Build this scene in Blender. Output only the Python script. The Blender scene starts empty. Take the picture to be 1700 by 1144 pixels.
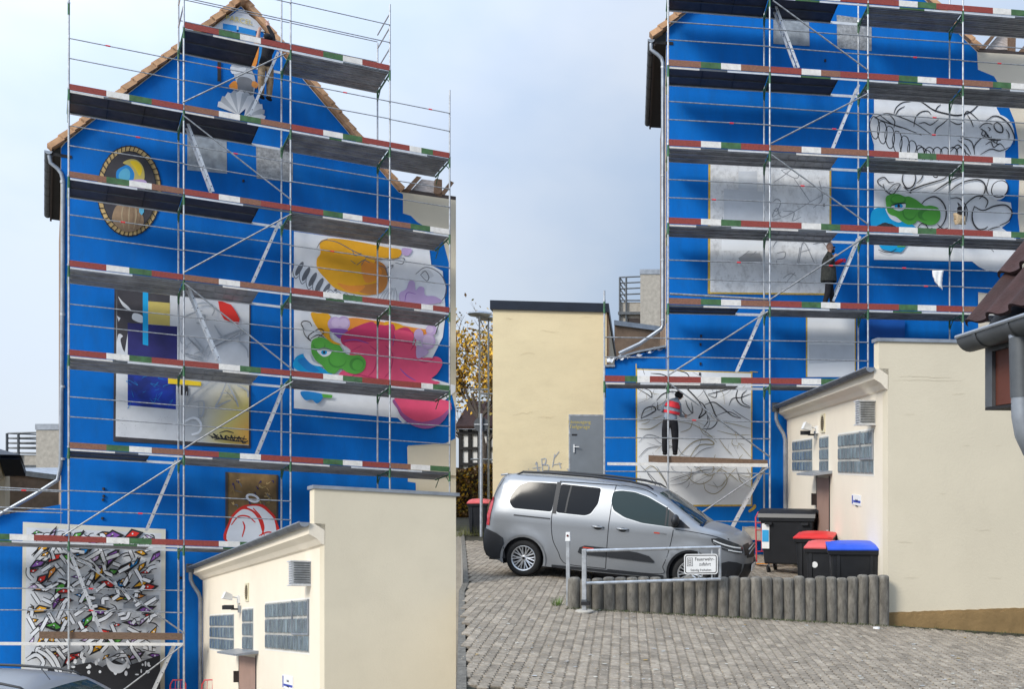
import bpy, bmesh, math, random
from mathutils import Vector, Matrix, noise
from mathutils.geometry import delaunay_2d_cdt
random.seed(7)
S = bpy.context.scene
COL = S.collection
R = math.radians
# ---------------------------------------------------------------- camera
F, CX, CY, EYE = 1600., 1230., 773., 2.0          # focal length and horizon measured from the photograph
cam = bpy.data.objects.new('camera', bpy.data.cameras.new('camera')); COL.objects.link(cam)
cam.location = (0, 0, EYE); cam.rotation_euler = (R(90), 0, 0)
cam.data.sensor_width = 36; cam.data.lens = F/1700*36
cam.data.shift_x = (850-CX)/1700; cam.data.shift_y = (CY-572)/1700
cam.data.clip_end = 3000; cam.data.clip_start = .1
S.camera = cam
# ---------------------------------------------------------------- world: overcast
W = bpy.data.worlds.new('World'); S.world = W; W.use_nodes = True
nt = W.node_tree; N = nt.nodes; L = nt.links; N.clear()
out = N.new('ShaderNodeOutputWorld'); bg = N.new('ShaderNodeBackground'); L.new(bg.outputs[0], out.inputs[0])
bg.inputs[1].default_value = .1
SUN_EL, SUN_AZ = 35, 218
sky = N.new('ShaderNodeTexSky'); sky.sky_type = 'NISHITA'; sky.sun_disc = False
sky.sun_elevation = R(SUN_EL); sky.sun_rotation = R(SUN_AZ)
tc = N.new('ShaderNodeTexCoord'); sp = N.new('ShaderNodeSeparateXYZ'); L.new(tc.outputs['Generated'], sp.inputs[0])
def wmath(op, a, b=None, c=None):
    m = N.new('ShaderNodeMath'); m.operation = op
    for i, v in enumerate((a, b, c)):
        if v is None: continue
        if isinstance(v, (int, float)): m.inputs[i].default_value = v
        else: L.new(v, m.inputs[i])
    return m.outputs[0]
zc = wmath('MAXIMUM', sp.outputs[2], 0.)
lum = wmath('MULTIPLY_ADD', wmath('POWER', zc, 1.8), 2.0, .80)                        # overcast sky, brighter towards the zenith
mr = N.new('ShaderNodeMapRange'); mr.interpolation_type = 'SMOOTHSTEP'; L.new(sp.outputs[0], mr.inputs[0])
for i_, v_ in enumerate((-.58, .0, 1.10, .69)): mr.inputs[i_+1].default_value = v_
lum = wmath('MULTIPLY', lum, mr.outputs[0])       # cloud thins towards the left
nz = N.new('ShaderNodeTexNoise'); nz.inputs['Scale'].default_value = 2.6; nz.inputs['Detail'].default_value = 5; nz.inputs['Roughness'].default_value = .5
mp = N.new('ShaderNodeMapping'); mp.inputs['Scale'].default_value = (1, 1, 1.6); L.new(tc.outputs['Generated'], mp.inputs[0]); L.new(mp.outputs[0], nz.inputs[0])
lum = wmath('MULTIPLY', lum, wmath('MULTIPLY_ADD', nz.outputs[0], .18, .92))
cr = N.new('ShaderNodeValToRGB'); cr.color_ramp.elements[0].position = .38; cr.color_ramp.elements[1].position = .66
cr.color_ramp.elements[0].color = (.56, .72, .97, 1); cr.color_ramp.elements[1].color = (.77, .86, 1.0, 1)
nb = wmath('ADD', nz.outputs[0], wmath('MULTIPLY', sp.outputs[0], -.32))
L.new(nb, cr.inputs[0])
sc = N.new('ShaderNodeVectorMath'); sc.operation = 'SCALE'; L.new(cr.outputs[0], sc.inputs[0]); L.new(wmath('MULTIPLY', lum, 6.15), sc.inputs['Scale'])
mx = N.new('ShaderNodeMix'); mx.data_type = 'RGBA'; mx.inputs[0].default_value = .90
L.new(sky.outputs[0], mx.inputs[6]); L.new(sc.outputs[0], mx.inputs[7]); L.new(mx.outputs[2], bg.inputs[0])
# ---------------------------------------------------------------- sun behind thin cloud
sl = bpy.data.lights.new('sun', 'SUN'); sl.energy = 1.5; sl.angle = R(18); sl.color = (1, .94, .84)
so = bpy.data.objects.new('sun', sl); COL.objects.link(so)
az, el = R(SUN_AZ), R(SUN_EL)
sd = Vector((math.sin(az)*math.cos(el), math.cos(az)*math.cos(el), math.sin(el)))
so.rotation_euler = sd.to_track_quat('Z', 'Y').to_euler()
S.view_settings.view_transform = 'Standard'; S.view_settings.look = 'None'; S.view_settings.gamma = 1
S.view_settings.exposure = .84; S.view_settings.use_curve_mapping = False
# ---------------------------------------------------------------- materials
MC = {}
def mat(name, col, rough=.75, var=.12, scale=3., metal=0., bump=0., bscale=60., dirt=0., dcol=(.05,.045,.035), spec=.4, stretch=(1,1,1), rnd=0., coat=0.):
    if name in MC: return MC[name]
    m = bpy.data.materials.new(name); m.use_nodes = True; MC[name] = m
    n, l = m.node_tree.nodes, m.node_tree.links
    b = n['Principled BSDF']; b.inputs['Roughness'].default_value = rough; b.inputs['Metallic'].default_value = metal
    b.inputs['Specular IOR Level'].default_value = spec; b.inputs['Coat Weight'].default_value = coat
    g = n.new('ShaderNodeNewGeometry'); mp = n.new('ShaderNodeMapping'); mp.inputs['Scale'].default_value = stretch
    l.new(g.outputs['Position'], mp.inputs[0])
    z = n.new('ShaderNodeTexNoise'); z.inputs['Scale'].default_value = scale; z.inputs['Detail'].default_value = 6; l.new(mp.outputs[0], z.inputs[0])
    r = n.new('ShaderNodeMapRange'); r.inputs[1].default_value = .3; r.inputs[2].default_value = .7
    r.inputs[3].default_value = 1-var; r.inputs[4].default_value = 1+var; l.new(z.outputs[0], r.inputs[0])
    fac = r.outputs[0]
    if rnd:
        oi = n.new('ShaderNodeObjectInfo'); ad = n.new('ShaderNodeMath'); ad.operation = 'ADD'
        l.new(oi.outputs['Random'], ad.inputs[0]); l.new(g.outputs['Random Per Island'], ad.inputs[1])
        fr = n.new('ShaderNodeMath'); fr.operation = 'FRACT'; l.new(ad.outputs[0], fr.inputs[0])
        r2 = n.new('ShaderNodeMapRange'); r2.inputs[3].default_value = 1-rnd; r2.inputs[4].default_value = 1+rnd; l.new(fr.outputs[0], r2.inputs[0])
        mm = n.new('ShaderNodeMath'); mm.operation = 'MULTIPLY'; l.new(fac, mm.inputs[0]); l.new(r2.outputs[0], mm.inputs[1]); fac = mm.outputs[0]
    v = n.new('ShaderNodeVectorMath'); v.operation = 'SCALE'; v.inputs[0].default_value = col[:3]; l.new(fac, v.inputs['Scale'])
    c = v.outputs[0]
    if dirt:
        z2 = n.new('ShaderNodeTexNoise'); z2.inputs['Scale'].default_value = scale*2.3; z2.inputs['Detail'].default_value = 8; z2.inputs['Roughness'].default_value = .7
        mp2 = n.new('ShaderNodeMapping'); mp2.inputs['Location'].default_value = (3, 7, 1); mp2.inputs['Scale'].default_value = stretch
        l.new(g.outputs['Position'], mp2.inputs[0]); l.new(mp2.outputs[0], z2.inputs[0])
        r3 = n.new('ShaderNodeMapRange'); r3.inputs[1].default_value = .48; r3.inputs[2].default_value = .72; r3.inputs[4].default_value = dirt; l.new(z2.outputs[0], r3.inputs[0])
        x = n.new('ShaderNodeMix'); x.data_type = 'RGBA'; l.new(r3.outputs[0], x.inputs[0]); l.new(c, x.inputs[6]); x.inputs[7].default_value = (*dcol, 1); c = x.outputs[2]
    l.new(c, b.inputs['Base Color'])
    if bump:
        z3 = n.new('ShaderNodeTexNoise'); z3.inputs['Scale'].default_value = bscale; z3.inputs['Detail'].default_value = 4; l.new(mp.outputs[0], z3.inputs[0])
        bp = n.new('ShaderNodeBump'); bp.inputs['Strength'].default_value = bump; bp.inputs['Distance'].default_value = .01
        l.new(z3.outputs[0], bp.inputs['Height']); l.new(bp.outputs[0], b.inputs['Normal'])
    return m
M = {}
M['blue'] = mat('blue_wall_paint', (.003,.145,.52), .62, .12, 1.1, bump=.3, bscale=25, spec=.10, dirt=.6, dcol=(.010,.125,.40), stretch=(1.6,1.6,.45))
M['blue_pale'] = mat('blue_wall_paint_edge', (.02,.14,.50), .6, .25, 6)
M['cream'] = mat('cream_render', (.67,.60,.46), .9, .045, .7, bump=.28, bscale=34, dirt=.10, dcol=(.42,.36,.27))
M['cream_side'] = mat('pale_cream_render', (.77,.69,.56), .9, .03, .9, bump=.4, bscale=40, dirt=.08, dcol=(.45,.4,.32))
M['tan'] = mat('tan_render', (.78,.66,.42), .9, .05, .6, bump=.6, bscale=18, dirt=.14, dcol=(.42,.33,.20), stretch=(1,1,2.2))
M['beige'] = mat('beige_render', (.60,.49,.35), .9, .07, .8, bump=.4, bscale=30, dirt=.25, dcol=(.36,.28,.2))
M['brownwall'] = mat('old_brown_render', (.25,.17,.115), .9, .25, 1.5, bump=.6, bscale=20, dirt=.6, dcol=(.13,.09,.06))
M['whitepaint'] = mat('white_wall_primer', (.80,.82,.84), .7, .05, 1.2, bump=.2, bscale=30)
M['galv'] = mat('galvanised_steel', (.50,.52,.54), .42, .22, 9, metal=.55, dirt=.35, dcol=(.20,.18,.16))
M['rail'] = mat('worn_rail_tube', (.30,.31,.32), .45, .35, 14, metal=.5, dirt=.5, dcol=(.12,.11,.10))
M['galvdark'] = mat('weathered_zinc', (.12,.13,.14), .5, .2, 5, metal=.5, dirt=.3, dcol=(.05,.05,.05))
M['zinc'] = mat('zinc_sheet', (.36,.39,.43), .4, .18, 4, metal=.6, dirt=.3, dcol=(.14,.14,.15))
M['alu'] = mat('aluminium', (.72,.73,.74), .4, .1, 6, metal=.4, dirt=.2, dcol=(.3,.3,.3))
M['green'] = mat('scaffold_green_paint', (.05,.15,.07), .6, .3, 8, dirt=.5, dcol=(.22,.22,.2))
M['red'] = mat('scaffold_red_paint', (.26,.045,.035), .7, .3, 7, dirt=.45, dcol=(.14,.08,.06), stretch=(3,3,12))
M['brownboard'] = mat('worn_brown_board', (.24,.11,.07), .8, .35, 7, dirt=.6, dcol=(.13,.10,.075), stretch=(3,3,14))
M['toewhite'] = mat('scaffold_white_paint', (.72,.70,.66), .7, .1, 7, dirt=.35, dcol=(.35,.3,.25))
M['toegreen'] = mat('scaffold_board_green', (.05,.13,.05), .75, .3, 7, dirt=.4, dcol=(.12,.11,.07))
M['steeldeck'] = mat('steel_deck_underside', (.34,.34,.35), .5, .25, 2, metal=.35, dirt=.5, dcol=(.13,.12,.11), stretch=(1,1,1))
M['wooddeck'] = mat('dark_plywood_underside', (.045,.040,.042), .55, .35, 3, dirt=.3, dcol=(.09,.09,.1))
M['tile'] = mat('terracotta_tile', (.60,.35,.19), .85, .2, 6, dirt=.2, dcol=(.25,.14,.09), rnd=.12)
M['tiledark'] = mat('dark_red_brown_tile', (.042,.018,.017), .8, .3, 9, bump=.6, bscale=70, dirt=.4, dcol=(.03,.018,.015), rnd=.2)
M['black'] = mat('black_soffit', (.012,.011,.012), .6, .3, 4)
M['darkbrown'] = mat('dark_brown_board', (.035,.026,.024), .6, .3, 4)
M['wood'] = mat('weathered_timber', (.16,.10,.065), .8, .35, 8, dirt=.4, dcol=(.3,.2,.13), stretch=(2,2,10))
M['bluegrey'] = mat('dark_fascia', (.012,.018,.032), .45, .2, 3)
M['paver'] = mat('concrete_paver', (.295,.25,.195), .9, .28, 11, bump=.9, bscale=70, dirt=.7, dcol=(.145,.112,.075), rnd=.24)
M['joint'] = mat('sandy_joint', (.045,.040,.028), .95, .4, 3, dirt=.5, dcol=(.035,.055,.015))
M['concrete'] = mat('weathered_concrete', (.165,.152,.13), .95, .35, 5, bump=.8, bscale=45, dirt=.75, dcol=(.065,.058,.042), stretch=(3,3,1), rnd=.22)
M['concretelight'] = mat('pale_concrete', (.42,.39,.34), .95, .15, 5, bump=.6, bscale=40, dirt=.3, dcol=(.2,.18,.15))
M['plinth'] = mat('brown_plinth_render', (.27,.175,.075), .9, .15, 3, bump=.9, bscale=16, dirt=.4, dcol=(.2,.13,.05))
M['plastic'] = mat('black_bin_plastic', (.012,.013,.016), .42, .2, 5, spec=.5)
M['binred'] = mat('red_bin_lid', (.62,.035,.035), .4, .1, 5)
M['binblue'] = mat('blue_bin_lid', (.02,.09,.62), .4, .1, 5)
M['binpink'] = mat('faded_red_bin_lid', (.66,.11,.11), .5, .1, 5)
M['rubber'] = mat('black_rubber', (.012,.012,.012), .8, .2, 9)
M['doorgrey'] = mat('grey_steel_door', (.20,.225,.25), .5, .08, 2)
M['doorbrown'] = mat('brown_steel_door', (.33,.21,.165), .6, .08, 2)
M['redpaint'] = mat('red_enamel', (.55,.04,.05), .45, .15, 7)
M['orange'] = mat('orange_plastic', (.8,.28,.02), .5, .1, 7)
M['white'] = mat('white_enamel', (.78,.78,.77), .5, .04, 5)
M['ink'] = mat('black_print', (.015,.015,.018), .6, .1, 5)
M['yellow'] = mat('yellow_masking_tape', (.55,.38,.07), .7, .2, 14)
M['moss'] = mat('moss_and_weeds', (.055,.075,.02), .95, .5, 9)
M['skin'] = mat('skin', (.52,.30,.22), .55, .08, 20)
M['blackcloth'] = mat('black_cloth', (.012,.012,.016), .9, .3, 12)
def art(name, c, v=.06, rough=.65):
    return mat('mural_'+name, c, rough, v, 2.2, bump=.15, bscale=40)
A = dict(k=art('black',(.018,.018,.022)), w=art('white',(.82,.84,.87)), g=art('grey',(.42,.45,.49),.15), lg=art('light_grey',(.68,.70,.73),.1),
 dg=art('dark_grey',(.16,.17,.19),.2), y=art('amber',(.86,.42,.015)), o=art('orange',(.85,.30,.04)), ob=art('burnt_orange',(.62,.24,.05)),
 p=art('pink',(.82,.09,.20)), pd=art('deep_pink',(.58,.04,.14)), pu=art('lilac',(.55,.40,.66)), pv=art('violet',(.27,.10,.42)), gr=art('green',(.10,.42,.055)),
 gd=art('mid_green',(.06,.28,.04)), cy=art('cyan',(.0,.36,.72)), cb=art('sky_blue',(.01,.24,.62)), r=art('red',(.72,.03,.02)), nv=art('navy',(.018,.018,.13),.3),
 ub=art('ultramarine',(.006,.035,.34),.5), ye=art('yellow',(.85,.60,.02)), yd=art('ochre',(.58,.47,.13)), br=art('brown',(.30,.20,.12),.3), gold=art('gold',(.60,.42,.18),.3),
 sk=art('skin_tone',(.62,.42,.30)), wood=art('brown_board',(.20,.125,.05),.6), cream=art('cream',(.70,.68,.58)), char=art('charcoal',(.045,.042,.05),.3),
 fade=art('pencil',(.30,.31,.33)), ol=art('olive_line',(.33,.28,.16)))
# cement patches: mottled
M['mottle'] = mat('mottled_primer', (.78,.79,.80), .8, .10, 3, dirt=.8, dcol=(.40,.40,.40), stretch=(1,1,.8))
M['fade_panel'] = mat('greyish_primer', (.62,.65,.69), .8, .08, 2, dirt=.25, dcol=(.45,.46,.48))
M['foil'] = mat('grey_plastic_foil', (.30,.33,.36), .35, .3, 5, bump=1., bscale=9, spec=.6)
M['foil2'] = mat('mottled_grey_foil', (.34,.35,.36), .5, .3, 9, bump=1., bscale=12, dirt=.8, dcol=(.10,.10,.10))
def yellow_fade():
    m = mat('yellow_to_white_spray', (.6,.62,.64), .7, .1, 2); n, l = m.node_tree.nodes, m.node_tree.links
    b = n['Principled BSDF']; g = n.new('ShaderNodeNewGeometry'); s = n.new('ShaderNodeSeparateXYZ'); l.new(g.outputs['Position'], s.inputs[0])
    a = n.new('ShaderNodeMapRange'); a.inputs[1].default_value = 4.6; a.inputs[2].default_value = 3.0; l.new(s.outputs[2], a.inputs[0])
    c = n.new('ShaderNodeMapRange'); c.inputs[1].default_value = -15.3; c.inputs[2].default_value = -13.9; l.new(s.outputs[0], c.inputs[0])
    mu = n.new('ShaderNodeMath'); mu.operation = 'MULTIPLY'; l.new(a.outputs[0], mu.inputs[0]); l.new(c.outputs[0], mu.inputs[1])
    r = n.new('ShaderNodeValToRGB'); r.color_ramp.elements[0].color = (.56,.58,.60,1); r.color_ramp.elements[1].color = (.86,.36,.03,1)
    e = r.color_ramp.elements.new(.45); e.color = (.75,.62,.20,1); l.new(mu.outputs[0], r.inputs[0]); l.new(r.outputs[0], b.inputs['Base Color'])
    return m
# ---------------------------------------------------------------- geometry helpers
ORG = {}
def put(o, parent=None):
    COL.objects.link(o)
    if parent: o.parent = parent; ORG[o.name] = ORG[parent.name]
def tag(o, label=None, cat=None, group=None, kind=None):
    if label: o['label'] = label
    if cat: o['category'] = cat
    if group: o['group'] = group
    if kind: o['kind'] = kind
    return o
def thing(name, loc, label, cat, group=None, parent=None):
    o = bpy.data.objects.new(name, None); o.empty_display_size = .2; COL.objects.link(o)
    o.location = loc; ORG[o.name] = Vector(loc)
    return tag(o, label, cat, group)
class MB:
    def __init__(s): s.v = []; s.f = []; s.m = []; s.mats = []
    def mi(s, m):
        if m not in s.mats: s.mats.append(m)
        return s.mats.index(m)
    def add(s, vs, fs, m):
        b = len(s.v); s.v += [Vector(p) for p in vs]; k = s.mi(m)
        for f in fs: s.f.append([b+i for i in f]); s.m.append(k)
    def poly(s, pts, m): s.add(pts, [list(range(len(pts)))], m)
    def prism(s, a, b, m):
        n = len(a); fs = [list(range(n))[::-1], list(range(n, 2*n))]+[[i, (i+1) % n, n+(i+1) % n, n+i] for i in range(n)]
        s.add(list(a)+list(b), fs, m)
    def box(s, c, d, m, rot=None):
        x, y, z = d[0]/2, d[1]/2, d[2]/2
        a = [Vector(p) for p in ((-x,-y,-z),(x,-y,-z),(x,y,-z),(-x,y,-z))]; b = [p+Vector((0,0,2*z)) for p in a]
        if rot: a = [rot @ p for p in a]; b = [rot @ p for p in b]
        c = Vector(c); s.prism([p+c for p in a], [p+c for p in b], m)
    def fbox(s, fr, u0, u1, w0, w1, z0, z1, m):
        s.prism([fr.P(u0,w0,z0), fr.P(u1,w0,z0), fr.P(u1,w1,z0), fr.P(u0,w1,z0)], [fr.P(u0,w0,z1), fr.P(u1,w0,z1), fr.P(u1,w1,z1), fr.P(u0,w1,z1)], m)
    def tube(s, a, b, r, m, n=8, r2=None, cap=True):
        a, b = Vector(a), Vector(b); d = (b-a)
        if d.length < 1e-6: return
        d.normalize(); t = Vector((0,0,1)) if abs(d.z) < .9 else Vector((1,0,0)); x = d.cross(t).normalized(); y = d.cross(x); r2 = r if r2 is None else r2
        A_ = [a+(x*math.cos(k*math.tau/n)+y*math.sin(k*math.tau/n))*r for k in range(n)]; B_ = [b+(x*math.cos(k*math.tau/n)+y*math.sin(k*math.tau/n))*r2 for k in range(n)]
        fs = [[i, (i+1) % n, n+(i+1) % n, n+i] for i in range(n)]
        if cap: fs += [list(range(n))[::-1], list(range(n, 2*n))]
        s.add(A_+B_, fs, m)
    def path(s, pts, r, m, n=8):
        pts = [Vector(p) for p in pts]
        rings = []; px = None
        for i, p in enumerate(pts):
            d = (pts[min(i+1, len(pts)-1)]-pts[max(i-1, 0)]).normalized()
            if px is None: t = Vector((0,0,1)) if abs(d.z) < .9 else Vector((1,0,0)); px = d.cross(t).normalized()
            px = (px-d*px.dot(d)).normalized(); y = d.cross(px); rr = r[i] if isinstance(r, (list, tuple)) else r
            rings += [p+(px*math.cos(k*math.tau/n)+y*math.sin(k*math.tau/n))*rr for k in range(n)]
        fs = []
        for i in range(len(pts)-1):
            for k in range(n): fs.append([i*n+k, i*n+(k+1) % n, (i+1)*n+(k+1) % n, (i+1)*n+k])
        fs += [list(range(n))[::-1], list(range((len(pts)-1)*n, len(pts)*n))]
        s.add(rings, fs, m)
    def lathe(s, prof, m, M4=Matrix(), n=24, closed=False):
        vs = []; fs = []
        for r, z in prof: vs += [M4 @ Vector((r*math.cos(k*math.tau/n), r*math.sin(k*math.tau/n), z)) for k in range(n)]
        for i in range(len(prof)-1):
            for k in range(n): fs.append([i*n+k, i*n+(k+1) % n, (i+1)*n+(k+1) % n, (i+1)*n+k])
        s.add(vs, fs, m)
    def ell(s, c, r, m, rot=None, n=12, k=8):
        c = Vector(c); vs = []; fs = []
        for i in range(k+1):
            th = math.pi*i/k
            for j in range(n):
                p = Vector((r[0]*math.sin(th)*math.cos(j*math.tau/n), r[1]*math.sin(th)*math.sin(j*math.tau/n), r[2]*math.cos(th)))
                vs.append(c+(rot @ p if rot else p))
        for i in range(k):
            for j in range(n): fs.append([i*n+j, (i+1)*n+j, (i+1)*n+(j+1) % n, i*n+(j+1) % n])
        s.add(vs, fs, m)
    def build(s, name, parent=None, smooth=False, local=False, bevel=0, fixn=True):
        me = bpy.data.meshes.new(name)
        if parent: org = Vector() if local else ORG[parent.name]
        elif local: org = Vector()
        else:
            xs = [p.x for p in s.v]; ys = [p.y for p in s.v]; org = Vector(((min(xs)+max(xs))/2, (min(ys)+max(ys))/2, min(p.z for p in s.v)))
        me.from_pydata([p-org for p in s.v], [], s.f)
        for m in s.mats: me.materials.append(m)
        me.polygons.foreach_set('material_index', s.m)
        if fixn:
            bm = bmesh.new(); bm.from_mesh(me); bmesh.ops.recalc_face_normals(bm, faces=bm.faces); bm.to_mesh(me); bm.free()
        if smooth:
            me.polygons.foreach_set('use_smooth', [True]*len(me.polygons))
            if smooth != 'all':
                me.set_sharp_from_angle(angle=R(38))
        me.update()
        o = bpy.data.objects.new(name, me); put(o, parent)
        if not parent: o.location = org; ORG[o.name] = org
        if bevel:
            b = o.modifiers.new('bevel', 'BEVEL'); b.width = bevel; b.segments = 2; b.limit_method = 'ANGLE'
        return o
class Fr:
    def __init__(s, P0, U, N_): s.P0 = Vector(P0); s.U = Vector(U); s.N = Vector(N_)
    def P(s, u, w, z): return s.P0+s.U*u+s.N*w+Vector((0,0,z))
    def ray(s, px, py): return Vector(((px-CX)/F, 1, (CY-py)/F))
    def onW(s, px, py, w):
        r = s.ray(px, py); b = s.P0+s.N*w; den = r.x*s.U.y-s.U.x
        u = (b.x-r.x*b.y)/den; t = b.y+u*s.U.y
        return u, EYE+t*r.z-(b.z+u*s.U.z)
    def onU(s, px, py, u):
        r = s.ray(px, py); b = s.P0+s.U*u; den = r.x*s.N.y-s.N.x
        w = (b.x-r.x*b.y)/den; t = b.y+w*s.N.y
        return w, EYE+t*r.z-(b.z+w*s.N.z)
    def W(s, px, py, w): u, z = s.onW(px, py, w); return s.P(u, w, z)
    def S(s, px, py, u): w, z = s.onU(px, py, u); return s.P(u, w, z)
    def sub(s, P0): return Fr(P0, s.U, s.N)
def at(px, py, d): return Vector(((px-CX)/F*d, d, EYE+(CY-py)/F*d))
def gz(x): return -.088*(min(max(x, -3.6), 9)+3.6)
def ground(px, d): x = (px-CX)/F*d; return Vector((x, d, gz(x)))
def spline(pts, k=5):
    if len(pts) < 3: return [Vector((p[0], p[1])) for p in pts]
    P = [Vector((p[0], p[1])) for p in pts]; P = [P[0]*2-P[1]]+P+[P[-1]*2-P[-2]]; o = []
    for i in range(1, len(P)-2):
        for j in range(k):
            t = j/k; a, b, c, d = P[i-1:i+3]
            o.append(.5*((2*b)+(c-a)*t+(2*a-5*b+4*c-d)*t*t+(3*b-a-3*c+d)*t**3))
    o.append(P[-2]); return o
def loop_spline(pts, k=5):
    P = [Vector((p[0], p[1])) for p in pts]; n = len(P); o = []
    for i in range(n):
        a, b, c, d = P[i-1], P[i], P[(i+1) % n], P[(i+2) % n]
        for j in range(k):
            t = j/k; o.append(.5*((2*b)+(c-a)*t+(2*a-5*b+4*c-d)*t*t+(3*b-a-3*c+d)*t**3))
    return o
class Art:
    """flat paint on a wall plane: shapes as thin sheets, each a fraction of a millimetre above the last"""
    def __init__(s, fr, w): s.fr = fr; s.w = w-.004; s.mb = MB()
    def up(s): s.w -= .0006
    def poly(s, pts, m, sm=False):
        if sm: pts = loop_spline(pts)
        s.up(); s.mb.poly([s.fr.W(p[0], p[1], s.w) for p in pts], m)
    def rect(s, x0, y0, x1, y1, m, sl=0.): s.poly([(x0,y0),(x1,y0+sl*(x1-x0)),(x1,y1+sl*(x1-x0)),(x0,y1)], m)
    def ell(s, x, y, a, b, m, rot=0., n=28):
        c, q = math.cos(rot), math.sin(rot)
        s.poly([(x+a*math.cos(t)*c-b*math.sin(t)*q, y+a*math.cos(t)*q+b*math.sin(t)*c) for t in [k*math.tau/n for k in range(n)]], m)
    def stroke(s, pts, wd, m, taper=.4, k=5):
        P = spline(pts, k); n = len(P); Lp = []; Rp = []
        for i, p in enumerate(P):
            d = P[min(i+1, n-1)]-P[max(i-1, 0)]
            if d.length < 1e-6: d = Vector((1, 0))
            d.normalize(); q = Vector((-d.y, d.x)); t = i/(n-1); h = wd/2*(1-taper*abs(2*t-1)**2)
            Lp.append(p+q*h); Rp.append(p-q*h)
        s.up(); vs = [s.fr.W(p.x, p.y, s.w) for p in Lp]+[s.fr.W(p.x, p.y, s.w) for p in Rp]
        s.mb.add(vs, [[i, i+1, n+i+1, n+i] for i in range(n-1)], m)
    def fuzz(s, x0, y0, x1, y1, m, ln=10, n=40, dx=1, dy=0, wd=3):
        for i in range(n):
            t = (i+random.random())/n; x = x0+(x1-x0)*t; y = y0+(y1-y0)*t; q = ln*random.uniform(.3, 1)
            s.stroke([(x, y), (x+dx*q+random.uniform(-1,1), y+dy*q+random.uniform(-1,1))], wd*random.uniform(.5,1.2), m, 1., 2)
    def build(s, name, parent, label=None):
        o = s.mb.build(name, parent, fixn=False)
        if label: o['label'] = label
        return o
def text(s, name, parent, loc, X, Z, size, m, ext=.002, align='CENTER', scx=1.):
    cu = bpy.data.curves.new(name, 'FONT'); cu.body = s; cu.size = size; cu.extrude = ext; cu.align_x = align; cu.align_y = 'CENTER'
    t = bpy.data.objects.new(name, cu); COL.objects.link(t); dg = bpy.context.evaluated_depsgraph_get()
    me = bpy.data.meshes.new_from_object(t.evaluated_get(dg)); bpy.data.objects.remove(t)
    X = Vector(X).normalized(); Z = Vector(Z).normalized(); Y = X.cross(Z)
    Mx = Matrix((X*scx, Z, Y)).transposed().to_4x4(); Mx.translation = Vector(loc)-ORG[parent.name]; me.transform(Mx)
    me.materials.clear(); me.materials.append(m); o = bpy.data.objects.new(name, me); put(o, parent); return o
# frames of the two house fronts: front line of the scaffold, level 0 = eye level 2 m below
UR, NR = Vector((.9867,.1623,0)), Vector((-.1118,.9937,0))
UL, NL = Vector((.9272,.3746,-.068)), Vector((-.587,.81,-.135))
FR = Fr((-1.805,23.93,0), UR, NR)
FL = Fr((-17.165,24.613,0), UL, NL)
WR, WL = 1.45, 1.70          # distance from the scaffold's front posts to the painted wall
# ================================================================ ground
def sheet(name, pts, m, kind='structure'):
    b = MB(); b.poly(pts, m); o = b.build(name, fixn=True); tag(o, kind=kind); return o
BND = [(-9, -6), (-9, 8.3), (-2.45, 8.3), (-4.45, 15.2), (-4.72, 16.4), (-8.6, 29.6)]     # left edge of the paved yard
b = MB()
xs = [-3.6, 9.0, 400]
# yard: left strip follows the boundary, then the falling strip, then flat
def yard_z(x): return gz(x)-.030
for i in range(len(BND)-1):
    (x0, y0), (x1, y1) = BND[i], BND[i+1]
    if abs(y1-y0) < .01: continue
    rows = [(x0, y0), (x1, y1)]
    cols0 = [x0]+[v for v in (-3.6, 9, 400) if v > x0]; cols1 = [x1]+[v for v in (-3.6, 9, 400) if v > x1]
    while len(cols0) < 4: cols0.insert(0, cols0[0]-0.0)
    while len(cols1) < 4: cols1.insert(0, cols1[0]-0.0)
    for k in range(3):
        q = [(cols0[k], y0), (cols0[k+1], y0), (cols1[k+1], y1), (cols1[k], y1)]
        q = [p for j, p in enumerate(q) if p not in q[:j]]
        if len(q) > 2: b.poly([Vector((x, y, yard_z(x))) for x, y in q], M['joint'])
pav = b.build('yard_pavement'); tag(pav, kind='structure')
b = MB(); b.poly([Vector(p) for p in ((-400,29.6,-.03),(-3.6,29.6,-.03),(-3.6,900,-.03),(-400,900,-.03))], M['joint'])
b.poly([Vector(p) for p in ((-3.6,29.6,-.03),(9,29.6,yard_z(9)),(9,900,yard_z(9)),(-3.6,900,-.03))], M['joint'])
b.poly([Vector(p) for p in ((9,29.6,yard_z(9)),(400,29.6,yard_z(9)),(400,900,yard_z(9)),(9,900,yard_z(9)))], M['joint'])
tag(b.build('ground'), kind='structure')
sheet('lower_yard', [Vector(p) for p in ((-400,-6,-4.35),(8,-6,-4.35),(8,40,-4.35),(-400,40,-4.35))], M['concretelight'])
b = MB()
for i in range(len(BND)-1):
    (x0, y0), (x1, y1) = BND[i], BND[i+1]; z0, z1 = yard_z(x0)-.002, yard_z(x1)-.002
    b.poly([Vector((x0,y0,-4.5)), Vector((x1,y1,-4.5)), Vector((x1,y1,z1)), Vector((x0,y0,z0))], M['concretelight'])
b.poly([Vector((-8.6,29.6,-4.5)), Vector((-400,29.6,-4.5)), Vector((-400,29.6,-.032)), Vector((-8.6,29.6,-.032))], M['concretelight'])
tag(b.build('yard_retaining_wall'), kind='structure')
kb = MB()
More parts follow.
